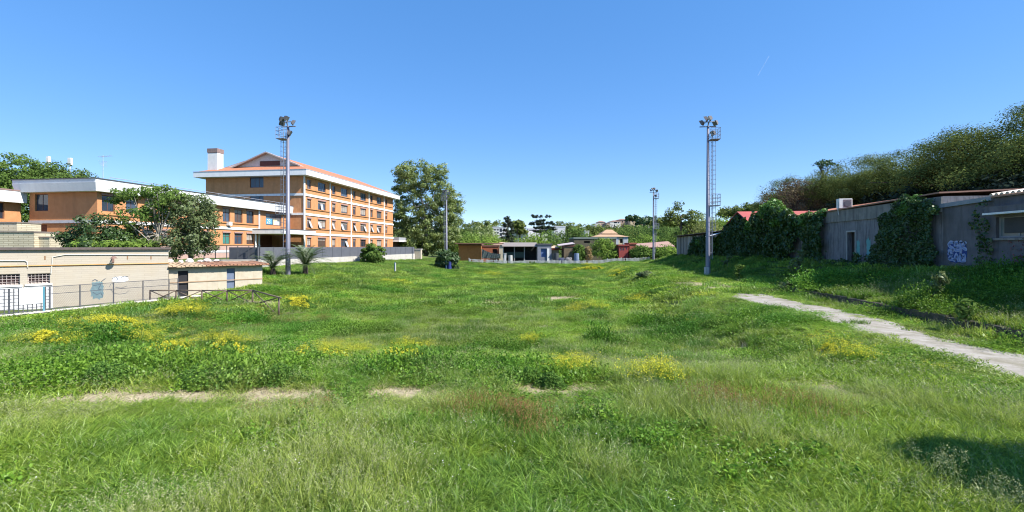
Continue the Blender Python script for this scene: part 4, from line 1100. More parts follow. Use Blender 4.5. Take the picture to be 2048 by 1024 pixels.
# ------------------------------------------------------------------ rustic log rail fence
LOG = mat('weathered_log', (0.19, 0.145, 0.11), (0.12, .09, .07), 6, .9, .3)
rf_ = thing('log_rail_fence', 'rustic wooden rail fence with crossed braces on the grass by the shed', 'fence', at(454, 29, -.8))
pts = []
for (u, D, vt) in ((300, 29.0, 581), (352, 29.0, 581), (403.5, 29, 581), (454, 29.0, 581), (505, 28.5, 580.5), (557.5, 25.6, 594.5)):
    b_ = at(u, D, 0); b_.z = hz(b_.x, b_.y) - .1; t_ = at(u, D, v=vt); pts.append((b_, t_))
for (b_, t_) in pts:
    q = MB(); q.tube([b_, t_ + Vector((0, 0, .03))], [.055, .05], 7); q.build('post', LOG, rf_, True)
for i in range(len(pts) - 1):
    q = MB(); q.tube([pts[i][1], pts[i + 1][1]], .042, 7); q.build('rail', LOG, rf_, True)
    (b0, t0), (b1, t1) = pts[i], pts[i + 1]
    q = MB(); q.tube([t0, b0.lerp(b1, .82) + Vector((0, 0, .22))], .032, 6); q.build('brace', LOG, rf_, True)
    q = MB(); o_ = Vector((.05, -.06, 0)); q.tube([t1 + o_, b1.lerp(b0, .82) + Vector((0, 0, .22)) + o_], .032, 6); q.build('brace', LOG, rf_, True)
q = MB(); e_ = pts[-1][1]; q.tube([e_, e_ + (pts[-1][1] - pts[-2][1]).normalized() * .35], .042, 7); q.build('rail_end', LOG, rf_, True)

# ------------------------------------------------------------------ railing on a low wall before the school entrance
ra, rb_ = at(405, 46.5, 0), at(521, 47.5, 0); rd = (rb_ - ra).normalized(); rn = Vector((rd.y, -rd.x, 0)); RL = (rb_ - ra).length
ral = thing('yard_railing', 'grey metal yard railing on a low plaster wall behind the hut', 'railing', ra + Vector((0, 0, .8)))
q = MB(); q.obox(ra, rd, rn, 0, RL, -.2, 0, -.2, 1.45); q.build('low_wall', mat('grey_plaster', (0.50, 0.46, 0.43), (.42, .39, .36), 3, .9, .2, stain=(.3, .26, .22)), ral)
for k in range(6):
    q = MB(); s_ = .1 + (RL - .2) * k / 5; q.obox(ra, rd, rn, s_ - .03, s_ + .03, -.13, -.07, 1.45, 2.9); q.build('post', IRONG, ral)
for zz in (2.88, 2.2, 1.6):
    q = MB(); q.obox(ra, rd, rn, 0, RL, -.115, -.085, zz - .02, zz + .02); q.build('rail', IRONG, ral)
for k in range(1, 60):
    pass

# ------------------------------------------------------------------ screen wall between field and school
sw = thing('screen_wall', 'white boundary wall topped with grey solid screen panels before the school', 'wall', (-33, 66, .4))
SX = -33.0
q = MB(); q.box(SX - .25, SX, 43.2, 89.8, -.4, 1.32); q.build('base_wall', mat('boundary_white', (0.56, 0.53, 0.48), (.47, .44, .39), 2.5, .9, .2, stain=(.36, .33, .26), stain_scale=1.2, stain_amt=.6), sw)
SCR = mat('screen_grey', (0.125, 0.13, 0.15), (.105, .11, .13), 1.5, .7)
yy = 43.2
while yy < 89.5:
    y2 = min(yy + 2.45, 89.8); q = MB(); q.box(SX - .16, SX - .10, yy + .03, y2 - .03, 1.32, 2.72); q.build('panel', SCR, sw)
    q = MB(); q.box(SX - .18, SX - .08, yy - .03, yy + .03, 1.322, 2.76); q.build('post', IRONG, sw); yy = y2
# front return of the screen towards the entrance
q = MB(); q.box(-36.5, SX - .25, 43.2, 43.4, -.2, 1.3); q.build('return_wall', MATS['boundary_white'], sw)
q = MB(); q.box(-36.5, SX - .18, 43.27, 43.33, 1.3, 2.72); q.build('panel', SCR, sw)
pil = at(836, 94, 0); q = MB(); q.box(pil.x - .75, pil.x + .75, pil.y - .4, pil.y + .4, -.6, zrow(499, 94)); 
pt = thing('gate_pillar', 'pale square masonry pillar at the end of the grey screen wall', 'pillar', (pil.x, pil.y, 0))
q.build('shaft', CREAMW, pt); q = MB(); q.box(pil.x - .85, pil.x + .85, pil.y - .5, pil.y + .5, zrow(499, 94) + .003, zrow(499, 94) + .15); q.build('cap', MATS['pale_coping'], pt)

# ------------------------------------------------------------------ sheds on the right
RP, rd_, rn_ = (WALL_X, 0.0), (0, 1), (-1, 0)
def rp(u, v): return on_plane(u, v, RP, rd_)
ZB = 1.2
def rwall(mb, P_, a, b, z1, ops, depth=7.0, ztop_back=None):
    wall_mesh(mb, P_, rd_, rn_, a, b, ZB, z1, ops, .25)
    x = P_[0]
    for yy in (a, b): mb.quad((x, yy, ZB), (x + depth, yy, ZB), (x + depth, yy, ztop_back or z1), (x, yy, z1))
    mb.quad((x + depth, a, ZB), (x + depth, b, ZB), (x + depth, b, ztop_back or z1), (x + depth, a, ztop_back or z1))
GREYW = mat('grey_render', (0.155, 0.147, 0.155), (0.115, 0.11, 0.118), 2.0, .95, .25, stain=(.075, .07, .068), stain_scale=1.3, stain_amt=.7, streak=True)
PEEL = mat('peeling_render', (0.23, 0.22, 0.23), (0.16, .155, .165), 2.0, .95, .3, stain=(.06, .057, .055), stain_scale=2.4, stain_amt=.85, streak=True)
CONC = mat('stained_concrete', (0.27, 0.25, 0.23), (.19, .18, .165), 2, .95, .3, stain=(.09, .085, .08), stain_scale=1.2, stain_amt=.75, streak=True)

# tiled shed nearest
A = thing('tiled_shed', 'grey shed with row of roof tile ends and broad window at right edge', 'shed', (WALL_X + 3, 18, 1.7))
yb = 21.65
w_a, w_b = rp(2075, 450)[0], rp(1992, 450)[0]
q = MB(); rwall(q, RP, 12.5, yb, 4.86, [(w_a, w_b, 3.17, 4.02)], 7, 6.0); q.build('wall', GREYW, A)
wv = window(A, RP, rd_, rn_, w_a, w_b, 3.17, 4.02, mat('grey_frame', (.3, .3, .3), None, 3), glass_mat('dirty_glass', (.20, .25, .25), .3), 2, .12)
q = MB(); q.obox(RP, rd_, rn_, w_a + .25, w_b - .25, -.11, -.10, 3.35, 3.98); q.build('board', mat('dark_board', (.07, .07, .07), None, 3), wv)
q = MB(); q.obox(RP, rd_, rn_, w_a - .1, w_b + .05, .003, .09, 3.06, 3.15); q.build('sill', CONC, A)
q = MB(); q.obox(RP, rd_, rn_, 13, yb - .02, .003, .45, 4.12, 4.20); led = q.build('ledge', WHITE, A)
q = MB(); q.obox(RP, rd_, rn_, 13, yb - .02, .003, .38, 4.205, 4.46); q.build('ledge_block', GREYW, led)
q = MB(); q.hexa([(WALL_X - .12, 12.4, 4.86), (WALL_X - .12, yb, 4.86), (WALL_X + 7.2, yb, 6.05), (WALL_X + 7.2, 12.4, 6.05)], [(WALL_X - .12, 12.4, 4.92), (WALL_X - .12, yb, 4.92), (WALL_X + 7.2, yb, 6.12), (WALL_X + 7.2, 12.4, 6.12)]); q.build('roof', mat('old_tile', (.36, .24, .18), (.28, .19, .15), 3), A)
tm = MB(); half = [(math.cos(t), math.sin(t)) for t in np.linspace(0, math.pi, 7)]
V_ = []; 
for (xx, zz, r_) in ((-.2, 4.94, .085), (1.2, 5.18, .07)):
    for (c, s_) in half: V_.append((xx, c * r_, zz + s_ * r_))
tm.add(V_, [(i, i + 1, 8 + i, 7 + i) for i in range(6)] + [tuple(range(7))])
tme = tm.mesh('roof_tile', True); tme.materials.append(mat('pale_tile', (.62, .56, .50), (.5, .44, .38), 5, .85))
for k in range(36):
    o = bpy.data.objects.new('roof_tile', tme); COL.objects.link(o); o.parent = A; o.matrix_parent_inverse = Matrix.Translation(A.location).inverted(); o.location = (WALL_X, yb - .12 - k * .24, 0)
# graffiti shed
B = thing('graffiti_shed', 'plain grey rendered shed wall carrying blue and white bubble graffiti', 'shed', (WALL_X + 3, 23, 1.7))
q = MB(); rwall(q, RP, yb + .004, 24.3, 4.72, []); q.build('wall', GREYW, B)
q = MB(); q.hexa([(WALL_X - .10, yb + .01, 4.74), (WALL_X - .10, 24.42, 4.66), (WALL_X + .4, 24.42, 4.66), (WALL_X + .4, yb + .01, 4.74)], [(WALL_X - .10, yb + .01, 4.93), (WALL_X - .10, 24.42, 4.85), (WALL_X + .4, 24.42, 4.87), (WALL_X + .4, yb + .01, 4.95)]); q.build('flashing', mat('lead_flashing', (.26, .28, .30), (.2, .22, .24), 3, .6), B)
q = MB(); q.hexa([(WALL_X + .4, yb + .01, 4.74), (WALL_X + .4, 24.3, 4.66), (WALL_X + 7, 24.3, 4.9), (WALL_X + 7, yb + .01, 4.9)], [(WALL_X + .4, yb + .01, 4.8), (WALL_X + .4, 24.3, 4.72), (WALL_X + 7, 24.3, 5), (WALL_X + 7, yb + .01, 5)]); q.build('roof', DARKGREY, B)
NAVY = mat('graffiti_navy', (0.035, 0.07, 0.24), (.03, .055, .19), 4); LILAC = mat('graffiti_lilac', (0.36, 0.40, 0.56), (.28, .33, .50), 5, .8); SKYB = mat('graffiti_blue', (0.16, 0.28, 0.60), None, 4)
ga, gz1 = rp(1937, 481); gb, gz0 = rp(1892.5, 526); GW_, GH_ = gb - ga, gz1 - gz0
gf = lambda x, y: (gb - GW_ * x, gz0 + GH_ * y)        # x runs left to right as seen from the field
gr = blob_poly(B, 'graffiti', RP, rd_, rn_, .006, gf(.5, .5), GW_ * .44, GH_ * .46, NAVY, 3, .045)
letters = [
    [gf(.38, .90), gf(.22, .95), (gf(.12, .84)), gf(.20, .72), gf(.34, .66), gf(.32, .55), gf(.14, .55)],                # S
    [gf(.60, .92), gf(.44, .93), gf(.42, .76), gf(.56, .77)], [gf(.43, .74), gf(.44, .58), gf(.60, .58)],                 # E
    [gf(.68, .94), gf(.68, .58)], [gf(.88, .90), gf(.70, .75), gf(.90, .62)],                                             # K
    [gf(.14, .42), gf(.30, .42), gf(.14, .18), gf(.32, .18)], [gf(.40, .14), gf(.48, .42), gf(.58, .14)], [gf(.68, .44), gf(.68, .12), gf(.86, .14)], [gf(.70, .32), gf(.84, .38), gf(.86, .22)]]
for i, ln in enumerate(letters):
    strokes(gr, 'letter', RP, rd_, rn_, .010 + .001 * i, [ln], .155, LILAC)
for i, ln in enumerate(letters):
    strokes(gr, 'letter_shade', RP, rd_, rn_, .028 + .001 * i, [[(p_[0] - .02, p_[1] - .02) for p_ in ln]], .020, SKYB)
# long shed with peeling wall, door and concrete beam
C = thing('peeling_shed', 'long shed with peeling grey wall, dark doorway and stained concrete beam', 'shed', (WALL_X + 3, 29, 1.7))
da0, dz1 = rp(1711, 464); da1, _ = rp(1695, 464)
q = MB(); rwall(q, RP, 24.304, 34.6, 5.22, [(da0, da1, ZB + .2, dz1)]); q.build('wall', PEEL, C)
q = MB(); q.obox(RP, rd_, rn_, da0, da1, -.5, -.25, ZB, dz1); q.build('doorway', DARKIN, C)
q = MB(); q.obox(RP, rd_, rn_, da0 - .08, da0, .003, .05, 1.5, dz1 + .1); q.obox(RP, rd_, rn_, da1, da1 + .08, .003, .05, 1.5, dz1 + .1); q.obox(RP, rd_, rn_, da0, da1, .003, .05, dz1 + .004, dz1 + .1); q.build('door_frame', mat('door_frame_grey', (.4, .38, .36), None, 3), C)
q = MB(); q.obox(RP, rd_, rn_, 24.304, 34.6, .004, .07, 4.45, 5.2); q.build('concrete_beam', CONC, C)
q = MB(); q.hexa([(WALL_X - .16, 24.31, 5.36), (WALL_X - .16, 34.6, 5.20), (WALL_X + 7.2, 34.6, 5.5), (WALL_X + 7.2, 24.31, 5.6)], [(WALL_X - .16, 24.31, 5.43), (WALL_X - .16, 34.6, 5.27), (WALL_X + 7.2, 34.6, 5.57), (WALL_X + 7.2, 24.31, 5.67)]); q.build('roof', mat('rust_roof', (.36, .20, .14), (.28, .15, .11), 3), C)
tl = mat('graffiti_turquoise', (.14, .36, .36), None, 3)
for (u0, u1, v0, v1) in ((1713, 1720, 480, 518), (1733, 1741, 475, 522)):
    a_, z1_ = rp(u1, v0); b_, z0_ = rp(u0, v1); blob_poly(C, 'paint_patch', RP, rd_, rn_, .005, ((a_ + b_) / 2, (z0_ + z1_) / 2), (b_ - a_) / 2, (z1_ - z0_) / 2, tl, int(u0), .2)
ay, az = rp(1682, 419)
ac = thing('air_conditioner', 'white air conditioning unit standing on the roof edge of the peeling shed', 'air conditioner', (WALL_X + .1, ay, 5.36))
acx, acz = WALL_X - .12, az + .02
q = MB(); q.box(acx, acx + .82, ay, ay + .34, acz + .06, acz + .70); q.build('casing', mat('ac_white', (.72, .72, .70), None, 3, .5), ac, bevel=.02)
q = MB(); q.box(acx + .26, acx + .76, ay - .012, ay - .002, acz + .12, acz + .64); q.build('grille', mat('ac_grille', (.20, .16, .18), (.12, .10, .11), 12, .6), ac)
q = MB(); q.tube([(acx + .51, ay - .03, acz + .38), (acx + .51, ay - .014, acz + .38)], .2, 14); q.build('fan', mat('ac_fan', (.10, .10, .12), None, 9, .5), ac)
for xx in (.08, .68): q = MB(); q.box(acx + xx, acx + xx + .06, ay, ay + .34, acz - .16, acz + .055); q.build('foot', GREYM, ac)
q = MB(); q.tube([(acx - .02, ay + .1, acz + .5), (acx - .06, ay + .05, acz + .1), (acx - .03, ay, acz - .35)], .02, 5); q.build('hose', WHITE, ac)
# red-roofed building behind
R = thing('red_clad_building', 'building with red cladding and pale verge rising behind the graffiti shed', 'building', (22.5, 24, 1.7))
q = MB(); xr = 20.2
pz = lambda u, v: on_plane(u, v, (xr, 0), rd_)
ya, za = pz(1957, 398.5); yb2, zb2 = pz(1838, 394)
q.add([(xr, ya, ZB), (xr, yb2 + 3, ZB), (xr, yb2 + 3, zb2 - .2), (xr, yb2, zb2), (xr, ya, za), (xr + 6, ya, ZB), (xr + 6, yb2 + 3, ZB), (xr + 6, yb2 + 3, zb2 - .2), (xr + 6, yb2, zb2), (xr + 6, ya, za)], [(0, 4, 3, 2, 1), (5, 6, 7, 8, 9), (0, 5, 9, 4), (1, 2, 7, 6)])
q.build('wall', mat('red_cladding', (.42, .055, .05), (.34, .045, .04), 2, .6), R)
q = MB(); q.hexa([(xr - .15, ya - .1, za), (xr + 6, ya - .1, za), (xr + 6, yb2, zb2), (xr - .15, yb2, zb2)], [(xr - .15, ya - .1, za + .1), (xr + 6, ya - .1, za + .1), (xr + 6, yb2, zb2 + .1), (xr - .15, yb2, zb2 + .1)]); q.build('roof', mat('pale_verge', (.62, .5, .44), None, 3), R)
# ivy-clad shed with terracotta roof
Dd = thing('ivy_clad_shed', 'long shed smothered in ivy with terracotta roof strips showing', 'shed', (WALL_X + 3, 41, 1.7))
q = MB(); rwall(q, RP, 34.604, 47.55, 5.15, [], 7, 5.6); q.build('wall', PEEL, Dd)
q = MB(); q.hexa([(WALL_X - .2, 34.61, 5.16), (WALL_X - .2, 47.5, 5.16), (WALL_X + 7.2, 47.5, 6.4), (WALL_X + 7.2, 34.61, 6.4)], [(WALL_X - .2, 34.61, 5.26), (WALL_X - .2, 47.5, 5.26), (WALL_X + 7.2, 47.5, 6.5), (WALL_X + 7.2, 34.61, 6.5)]); q.build('roof', TILE_R, Dd)
# red gable
E = thing('red_gable_shed', 'gable fronted shed with bright red sheet roof above the ivy', 'shed', (WALL_X + 3, 51.5, 1.7))
ya_, yb_, yc_, zc_ = 47.6, 56.0, 51.2, 6.45
q = MB(); q.add([(WALL_X, ya_, ZB), (WALL_X, yb_, ZB), (WALL_X, yb_, 4.85), (WALL_X, yc_, zc_), (WALL_X, ya_, 5.05), (WALL_X + 9, ya_, ZB), (WALL_X + 9, yb_, ZB), (WALL_X + 9, yb_, 4.85), (WALL_X + 9, yc_, zc_), (WALL_X + 9, ya_, 5.05)], [(0, 4, 3, 2, 1), (5, 6, 7, 8, 9), (0, 5, 9, 4), (1, 2, 7, 6)]); q.build('wall', PEEL, E)
RED = mat('red_sheet', (.47, .115, .10), (.40, .09, .08), 2, .7, stain=(.3, .1, .08))
q = MB()
q.hexa([(WALL_X - .3, ya_ - .3, 4.97), (WALL_X + 9.2, ya_ - .3, 4.97), (WALL_X + 9.2, yc_, zc_ + .02), (WALL_X - .3, yc_, zc_ + .02)], [(WALL_X - .3, ya_ - .3, 5.05), (WALL_X + 9.2, ya_ - .3, 5.05), (WALL_X + 9.2, yc_, zc_ + .1), (WALL_X - .3, yc_, zc_ + .1)]); q.build('roof_slope', RED, E)
q = MB(); q.hexa([(WALL_X - .3, yc_ + .004, zc_ + .02), (WALL_X + 9.2, yc_ + .004, zc_ + .02), (WALL_X + 9.2, yb_ + .3, 4.78), (WALL_X - .3, yb_ + .3, 4.78)], [(WALL_X - .3, yc_ + .004, zc_ + .1), (WALL_X + 9.2, yc_ + .004, zc_ + .1), (WALL_X + 9.2, yb_ + .3, 4.86), (WALL_X - .3, yb_ + .3, 4.86)]); q.build('roof_slope', RED, E)
# plank shed at the far end
Fs_ = thing('plank_shed', 'far end shed of grey vertical planks with low rusty roof', 'shed', (WALL_X + 3, 68, 1))
q = MB(); q.box(WALL_X + .06, WALL_X + 6.5, 56.1, 81.5, .4, 4.5); q.build('carcass', DARKIN, Fs_)
rg = random.Random(5); yy = 56.12; PLK = [mat('plank_pale', (.40, .37, .34), (.3, .28, .26), 3, .9), mat('plank_dark', (.16, .14, .12), (.1, .09, .08), 3, .9), mat('plank_mid', (.27, .24, .21), None, 3, .9)]
while yy < 81.4:
    w_ = rg.uniform(.35, .6); q = MB(); q.box(WALL_X + rg.uniform(-.02, .02), WALL_X + .05, yy, yy + w_ - .03, .5, 4.5 - rg.uniform(0, .15)); q.build('plank', rg.choice(PLK), Fs_); yy += w_
q = MB(); q.hexa([(WALL_X - .5, 56.02, 4.62), (WALL_X - .5, 81.8, 4.52), (WALL_X + 6.8, 81.8, 4.75), (WALL_X + 6.8, 56.02, 4.85)], [(WALL_X - .5, 56.02, 4.72), (WALL_X - .5, 81.8, 4.62), (WALL_X + 6.8, 81.8, 4.85), (WALL_X + 6.8, 56.02, 4.95)]); q.build('roof', mat('rusty_sheet', (.16, .09, .08), (.11, .07, .06), 3, .8), Fs_)
q = MB(); q.hexa([(WALL_X - 1.5, 56.3, 4.05), (WALL_X - 1.5, 58.8, 4.0), (WALL_X - .1, 58.8, 4.45), (WALL_X - .1, 56.3, 4.5)], [(WALL_X - 1.5, 56.3, 4.09), (WALL_X - 1.5, 58.8, 4.04), (WALL_X - .1, 58.8, 4.49), (WALL_X - .1, 56.3, 4.54)]); q.build('lean_to_sheet', WHITE, Fs_)

# ------------------------------------------------------------------ ivy
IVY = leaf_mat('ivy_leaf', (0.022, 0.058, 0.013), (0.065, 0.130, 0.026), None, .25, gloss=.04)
IVY_SUNLIT = leaf_mat('sunlit_ivy_leaf', (0.060, 0.150, 0.025), (0.15, 0.29, 0.055), None, .35, gloss=.03)  # brighter copy of the ivy leaf; sun on the heads put into the colour
def inpoly(x, y, poly):
    c = np.zeros(len(x), bool); j = len(poly) - 1
    for i in range(len(poly)):
        xi, yi = poly[i]; xj, yj = poly[j]
        c ^= ((yi > y) != (yj > y)) & (x < (xj - xi) * (y - yi) / (yj - yi + 1e-12) + xi); j = i
    return c
def ivy(label, poly_uv, dens, leaf, thick, seed, m=IVY, lumps=(), base=.05):
    """ivy grown over the shed wall inside an outline; lumps: (u, v, radius) bushier heads in the sunlit leaf colour"""
    g = np.random.default_rng(seed); poly = [rp(u, v) for (u, v) in poly_uv]
    xs = [p_[0] for p_ in poly]; zs = [p_[1] for p_ in poly]
    ar = (max(xs) - min(xs)) * (max(zs) - min(zs)); n_ = int(ar * dens)
    s_ = g.uniform(min(xs) - .3, max(xs) + .3, n_); z_ = g.uniform(min(zs) - .2, max(zs) + .25, n_)
    js = s_ + (fbm(s_ * 1.6, z_ * 1.6) - .5) * 1.1; jz = z_ + (fbm(s_ * 1.6 + 40, z_ * 1.6) - .5) * .9
    k = inpoly(js, jz, poly); s_, z_ = s_[k], z_[k]
    th = base + thick * (fbm(s_ * .9 + seed, z_ * .9) ** 1.5) * 1.6
    o_ = th * (1 - .45 * g.random(len(s_)) ** 2)
    Cc = np.stack([WALL_X - o_, s_, z_], 1); nw_ = len(Cc)
    out = np.tile(np.array([[-1.0, 0, .5]]), (len(s_), 1))
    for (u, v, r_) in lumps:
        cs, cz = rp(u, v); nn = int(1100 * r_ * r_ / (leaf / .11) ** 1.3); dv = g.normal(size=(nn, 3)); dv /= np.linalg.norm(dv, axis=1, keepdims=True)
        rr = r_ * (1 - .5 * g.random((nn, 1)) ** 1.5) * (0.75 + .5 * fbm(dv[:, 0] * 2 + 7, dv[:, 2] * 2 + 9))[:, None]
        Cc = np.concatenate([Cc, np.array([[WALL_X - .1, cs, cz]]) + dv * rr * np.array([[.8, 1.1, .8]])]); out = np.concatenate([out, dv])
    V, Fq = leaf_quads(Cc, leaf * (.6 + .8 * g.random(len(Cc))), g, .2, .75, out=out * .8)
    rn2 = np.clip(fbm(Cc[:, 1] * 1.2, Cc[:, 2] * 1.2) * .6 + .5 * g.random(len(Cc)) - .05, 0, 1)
    o = link('ivy', np_mesh('ivy', V, Fq, rn2, (np.arange(len(Cc)) >= nw_).astype(int)), [m, IVY_SUNLIT])
    return tag(o, label, 'ivy', 'ivy growing over the sheds')
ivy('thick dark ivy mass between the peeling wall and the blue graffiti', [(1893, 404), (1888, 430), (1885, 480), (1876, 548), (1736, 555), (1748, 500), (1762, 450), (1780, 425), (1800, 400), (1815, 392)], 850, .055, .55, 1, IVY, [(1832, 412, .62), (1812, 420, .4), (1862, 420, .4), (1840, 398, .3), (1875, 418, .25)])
ivy('narrow ivy strand climbing just right of the blue graffiti', [(1952, 428), (1958, 470), (1960, 535), (1948, 535), (1944, 500), (1941, 440)], 420, .06, .18, 2)
ivy('ivy column hanging at the corner between graffiti shed and tiled shed', [(1984, 400), (1984, 470), (1982, 545), (1963, 545), (1962, 440), (1972, 410)], 420, .065, .25, 3)
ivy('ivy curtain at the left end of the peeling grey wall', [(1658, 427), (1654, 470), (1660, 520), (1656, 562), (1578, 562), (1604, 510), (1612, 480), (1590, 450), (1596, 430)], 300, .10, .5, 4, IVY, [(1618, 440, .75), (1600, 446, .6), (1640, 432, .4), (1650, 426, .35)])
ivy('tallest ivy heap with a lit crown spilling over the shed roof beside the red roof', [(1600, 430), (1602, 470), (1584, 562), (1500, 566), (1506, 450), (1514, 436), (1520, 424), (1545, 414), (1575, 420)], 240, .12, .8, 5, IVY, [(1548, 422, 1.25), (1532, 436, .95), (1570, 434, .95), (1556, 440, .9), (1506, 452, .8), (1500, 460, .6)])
ivy('dark ivy covering the gable below the red sheet roof', [(1508, 448), (1512, 520), (1506, 566), (1420, 552), (1436, 500), (1450, 462), (1478, 430), (1483, 430)], 200, .13, .6, 6)
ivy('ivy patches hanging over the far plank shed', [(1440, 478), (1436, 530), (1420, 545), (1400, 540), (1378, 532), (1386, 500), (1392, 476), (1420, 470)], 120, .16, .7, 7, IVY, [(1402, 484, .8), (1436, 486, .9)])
ivy('low vine and weeds at the foot of the peeling wall doorway', [(1748, 505), (1744, 548), (1640, 560), (1656, 530), (1676, 520), (1690, 524), (1714, 520), (1728, 500)], 260, .08, .7, 8)
ivy('reddish bare creeper stems below the broad window at right', [(2070, 478), (2040, 478), (2030, 500), (2020, 480), (2012, 478), (2016, 520), (2026, 545), (2075, 545)], 150, .045, .10, 9, leaf_mat('creeper_red', (.16, .05, .06), (.26, .11, .11), None, .1))

# ------------------------------------------------------------------ floodlight masts
MASTM = mat('mast_galvanised', (.24, .24, .29), (.19, .19, .235), 1.2, .5, .03, metallic=.25, stain=(.14, .14, .16), stain_scale=.8, stain_amt=.4, streak=True)
STEEL = mat('mast_steel', (.24, .26, .31), (.18, .20, .24), 3, .5, metallic=.3)
LAMPB = mat('lamp_housing', (.17, .16, .165), (.12, .11, .115), 4, .6)
LGL = glass_mat('lamp_glass', (.20, .21, .23), .15)
def mast(label, base, h, side, face, plats, sink=0.0, block=False, detail=True):
    """side: +1 ladder on the right as seen from the near end, -1 left; face: direction the lamps look"""
    t = thing('floodlight_mast', label, 'floodlight', base, 'floodlight masts round the field')
    q = MB(); q.tube([(0, 0, -sink), (0, 0, .02), (0, 0, h)], [.23, .23, .11], 12); q.build('pole', MASTM, t, True, False)
    lx = side * .34
    q = MB()
    for yy in (-.2, .2): q.obox((0, 0), (1, 0), (0, 1), lx - .02, lx + .02, yy - .02, yy + .02, 1.6, h - .6)
    for zz in np.arange(2.2, h - 1, 2.2): q.tube([(0, 0, zz), (lx, 0, zz)], .02, 4)
    ld = q.build('ladder', STEEL, t, False, False)
    if detail:
        rm = MB(); rm.tube([(0, -.2, 0), (0, .2, 0)], .014, 4); rme = rm.mesh('rung'); rme.materials.append(STEEL)
        hm = MB(); rr = .27
        hm.tube([(side * 0, -.3, 0)] + [(side * (rr * math.sin(a) + .08), -.32 * math.cos(a), 0) for a in np.linspace(.2, math.pi - .2, 7)] + [(0, .3, 0)], .012, 4); hme = hm.mesh('cage_hoop'); hme.materials.append(STEEL)
        for zz in np.arange(1.8, h - .7, .32):
            o = bpy.data.objects.new('rung', rme); COL.objects.link(o); o.parent = ld; o.location = (lx, 0, zz)
        for zz in np.arange(4.2, h - 1.3, .45):
            o = bpy.data.objects.new('cage_hoop', hme); COL.objects.link(o); o.parent = ld; o.location = (lx, 0, zz)
        q = MB()
        for a in (.7, math.pi / 2, math.pi - .7): q.tube([(lx + side * (rr * math.sin(a) + .08), -.32 * math.cos(a), 4.2), (lx + side * (rr * math.sin(a) + .08), -.32 * math.cos(a), h - 1.3)], .010, 3)
        q.build('cage_bars', STEEL, ld, False, False)
    for (zz, wd) in plats:
        q = MB(); x0_, x1_ = (side * .15, side * (.15 + wd)); xa, xb = min(x0_, x1_), max(x0_, x1_)
        q.box(xa, xb, -.45, .45, zz, zz + .06); pf = q.build('platform', STEEL, t, False, False)
        q = MB()
        for (x_, y_) in ((xa, -.45), (xb, -.45), (xa, .45), (xb, .45), ((xa + xb) / 2, -.45), ((xa + xb) / 2, .45), (x1_, 0)): q.tube([(x_, y_, zz + .06), (x_, y_, zz + 1.1)], .02, 4)
        for k in (.4, .75, 1.1):
            q.tube([(xa, -.45, zz + k), (xb, -.45, zz + k)], .02, 4); q.tube([(xa, .45, zz + k), (xb, .45, zz + k)], .02, 4); q.tube([(x1_, -.45, zz + k), (x1_, .45, zz + k)], .02, 4)
        q.build('guard_rail', STEEL, pf, False, False)
    q = MB(); q.tube([(-.75, .05, h - .05), (.75, .05, h - .05)], .05, 6); q.tube([(-.55, -.25, h + .32), (.55, -.25, h + .32)], .045, 6); q.tube([(0, 0, h - .1), (0, -.2, h + .35)], .06, 6); q.build('crossarm', STEEL, t, False, False)
    fx, fy = face
    for (x_, y_, z_, tw) in ((-.62, .05, h + .28, -.5), (.05, -.2, h + .62, 0), (.62, .05, h + .25, .5), (.35, -.1, h - .75, .3), (-.35, -.3, h + .55, -.3)):
        ang = math.atan2(fy, fx) + tw; dx_, dy_ = math.cos(ang), math.sin(ang); dd_ = Vector((dx_, dy_, -.55)).normalized(); ss_ = Vector((-dy_, dx_, 0)); uu = dd_.cross(ss_) * -1
        c = Vector((x_, y_, z_)); hw, hh, dp = .28, .24, .26
        q = MB(); q.hexa([c - ss_ * hw * .6 - uu * hh * .6 - dd_ * dp, c + ss_ * hw * .6 - uu * hh * .6 - dd_ * dp, c + ss_ * hw * .6 + uu * hh * .6 - dd_ * dp, c - ss_ * hw * .6 + uu * hh * .6 - dd_ * dp], [c - ss_ * hw - uu * hh, c + ss_ * hw - uu * hh, c + ss_ * hw + uu * hh, c - ss_ * hw + uu * hh])
        lm_ = q.build('lamp', LAMPB, t, False, False)
        e_ = c + dd_ * .012; q = MB(); q.quad(e_ - ss_ * hw * .9 - uu * hh * .9, e_ + ss_ * hw * .9 - uu * hh * .9, e_ + ss_ * hw * .9 + uu * hh * .9, e_ - ss_ * hw * .9 + uu * hh * .9); q.build('lamp_glass', LGL, lm_, False, False)
        q = MB(); q.tube([c - dd_ * .15, (x_ * .8, y_ * .8, min(z_ - .1, h + .2))], .03, 4); q.build('bracket', STEEL, lm_, False, False)
    if block:
        q = MB(); q.box(-.28, .02, -.38, .30, -.3, .85); q.build('concrete_block', mat('pale_concrete', (.55, .53, .5), (.45, .43, .4), 4, .9), t, world_coords=False)
    return t
for (u, D, top, label, side, face, plats, blk, det) in (
        (576, 42.6, 252, 'tall floodlight mast by the palms before the orange school, ladder on its left', -1, (.9, .1), ((13.3, .8), (6.0, .8)), False, True),
        (1416, 42.7, 252, 'tall floodlight mast on a white block beside the dark sheds', 1, (-.9, .1), ((13.2, .85), (6.8, .85)), True, True),
        (1307, 90, 384, 'distant floodlight mast at the far right corner of the field', 1, (-.9, -.3), ((13.2, .85), (6.8, .85)), False, True),
        (893, 89, 388, 'distant floodlight mast standing in front of the plane tree', -1, (.9, -.3), ((13.2, .85),), False, True)):
    b_ = at(u, D, 0); b_.z = hz(b_.x, b_.y); h_ = zrow(top, D) - b_.z
    if u == 576: b_.z = -.05; h_ = zrow(top, D) + .05
    mast(label, b_, h_, side, face, [(p_[0] / 14.6 * h_, p_[1]) for p_ in plats], .6, blk, det)

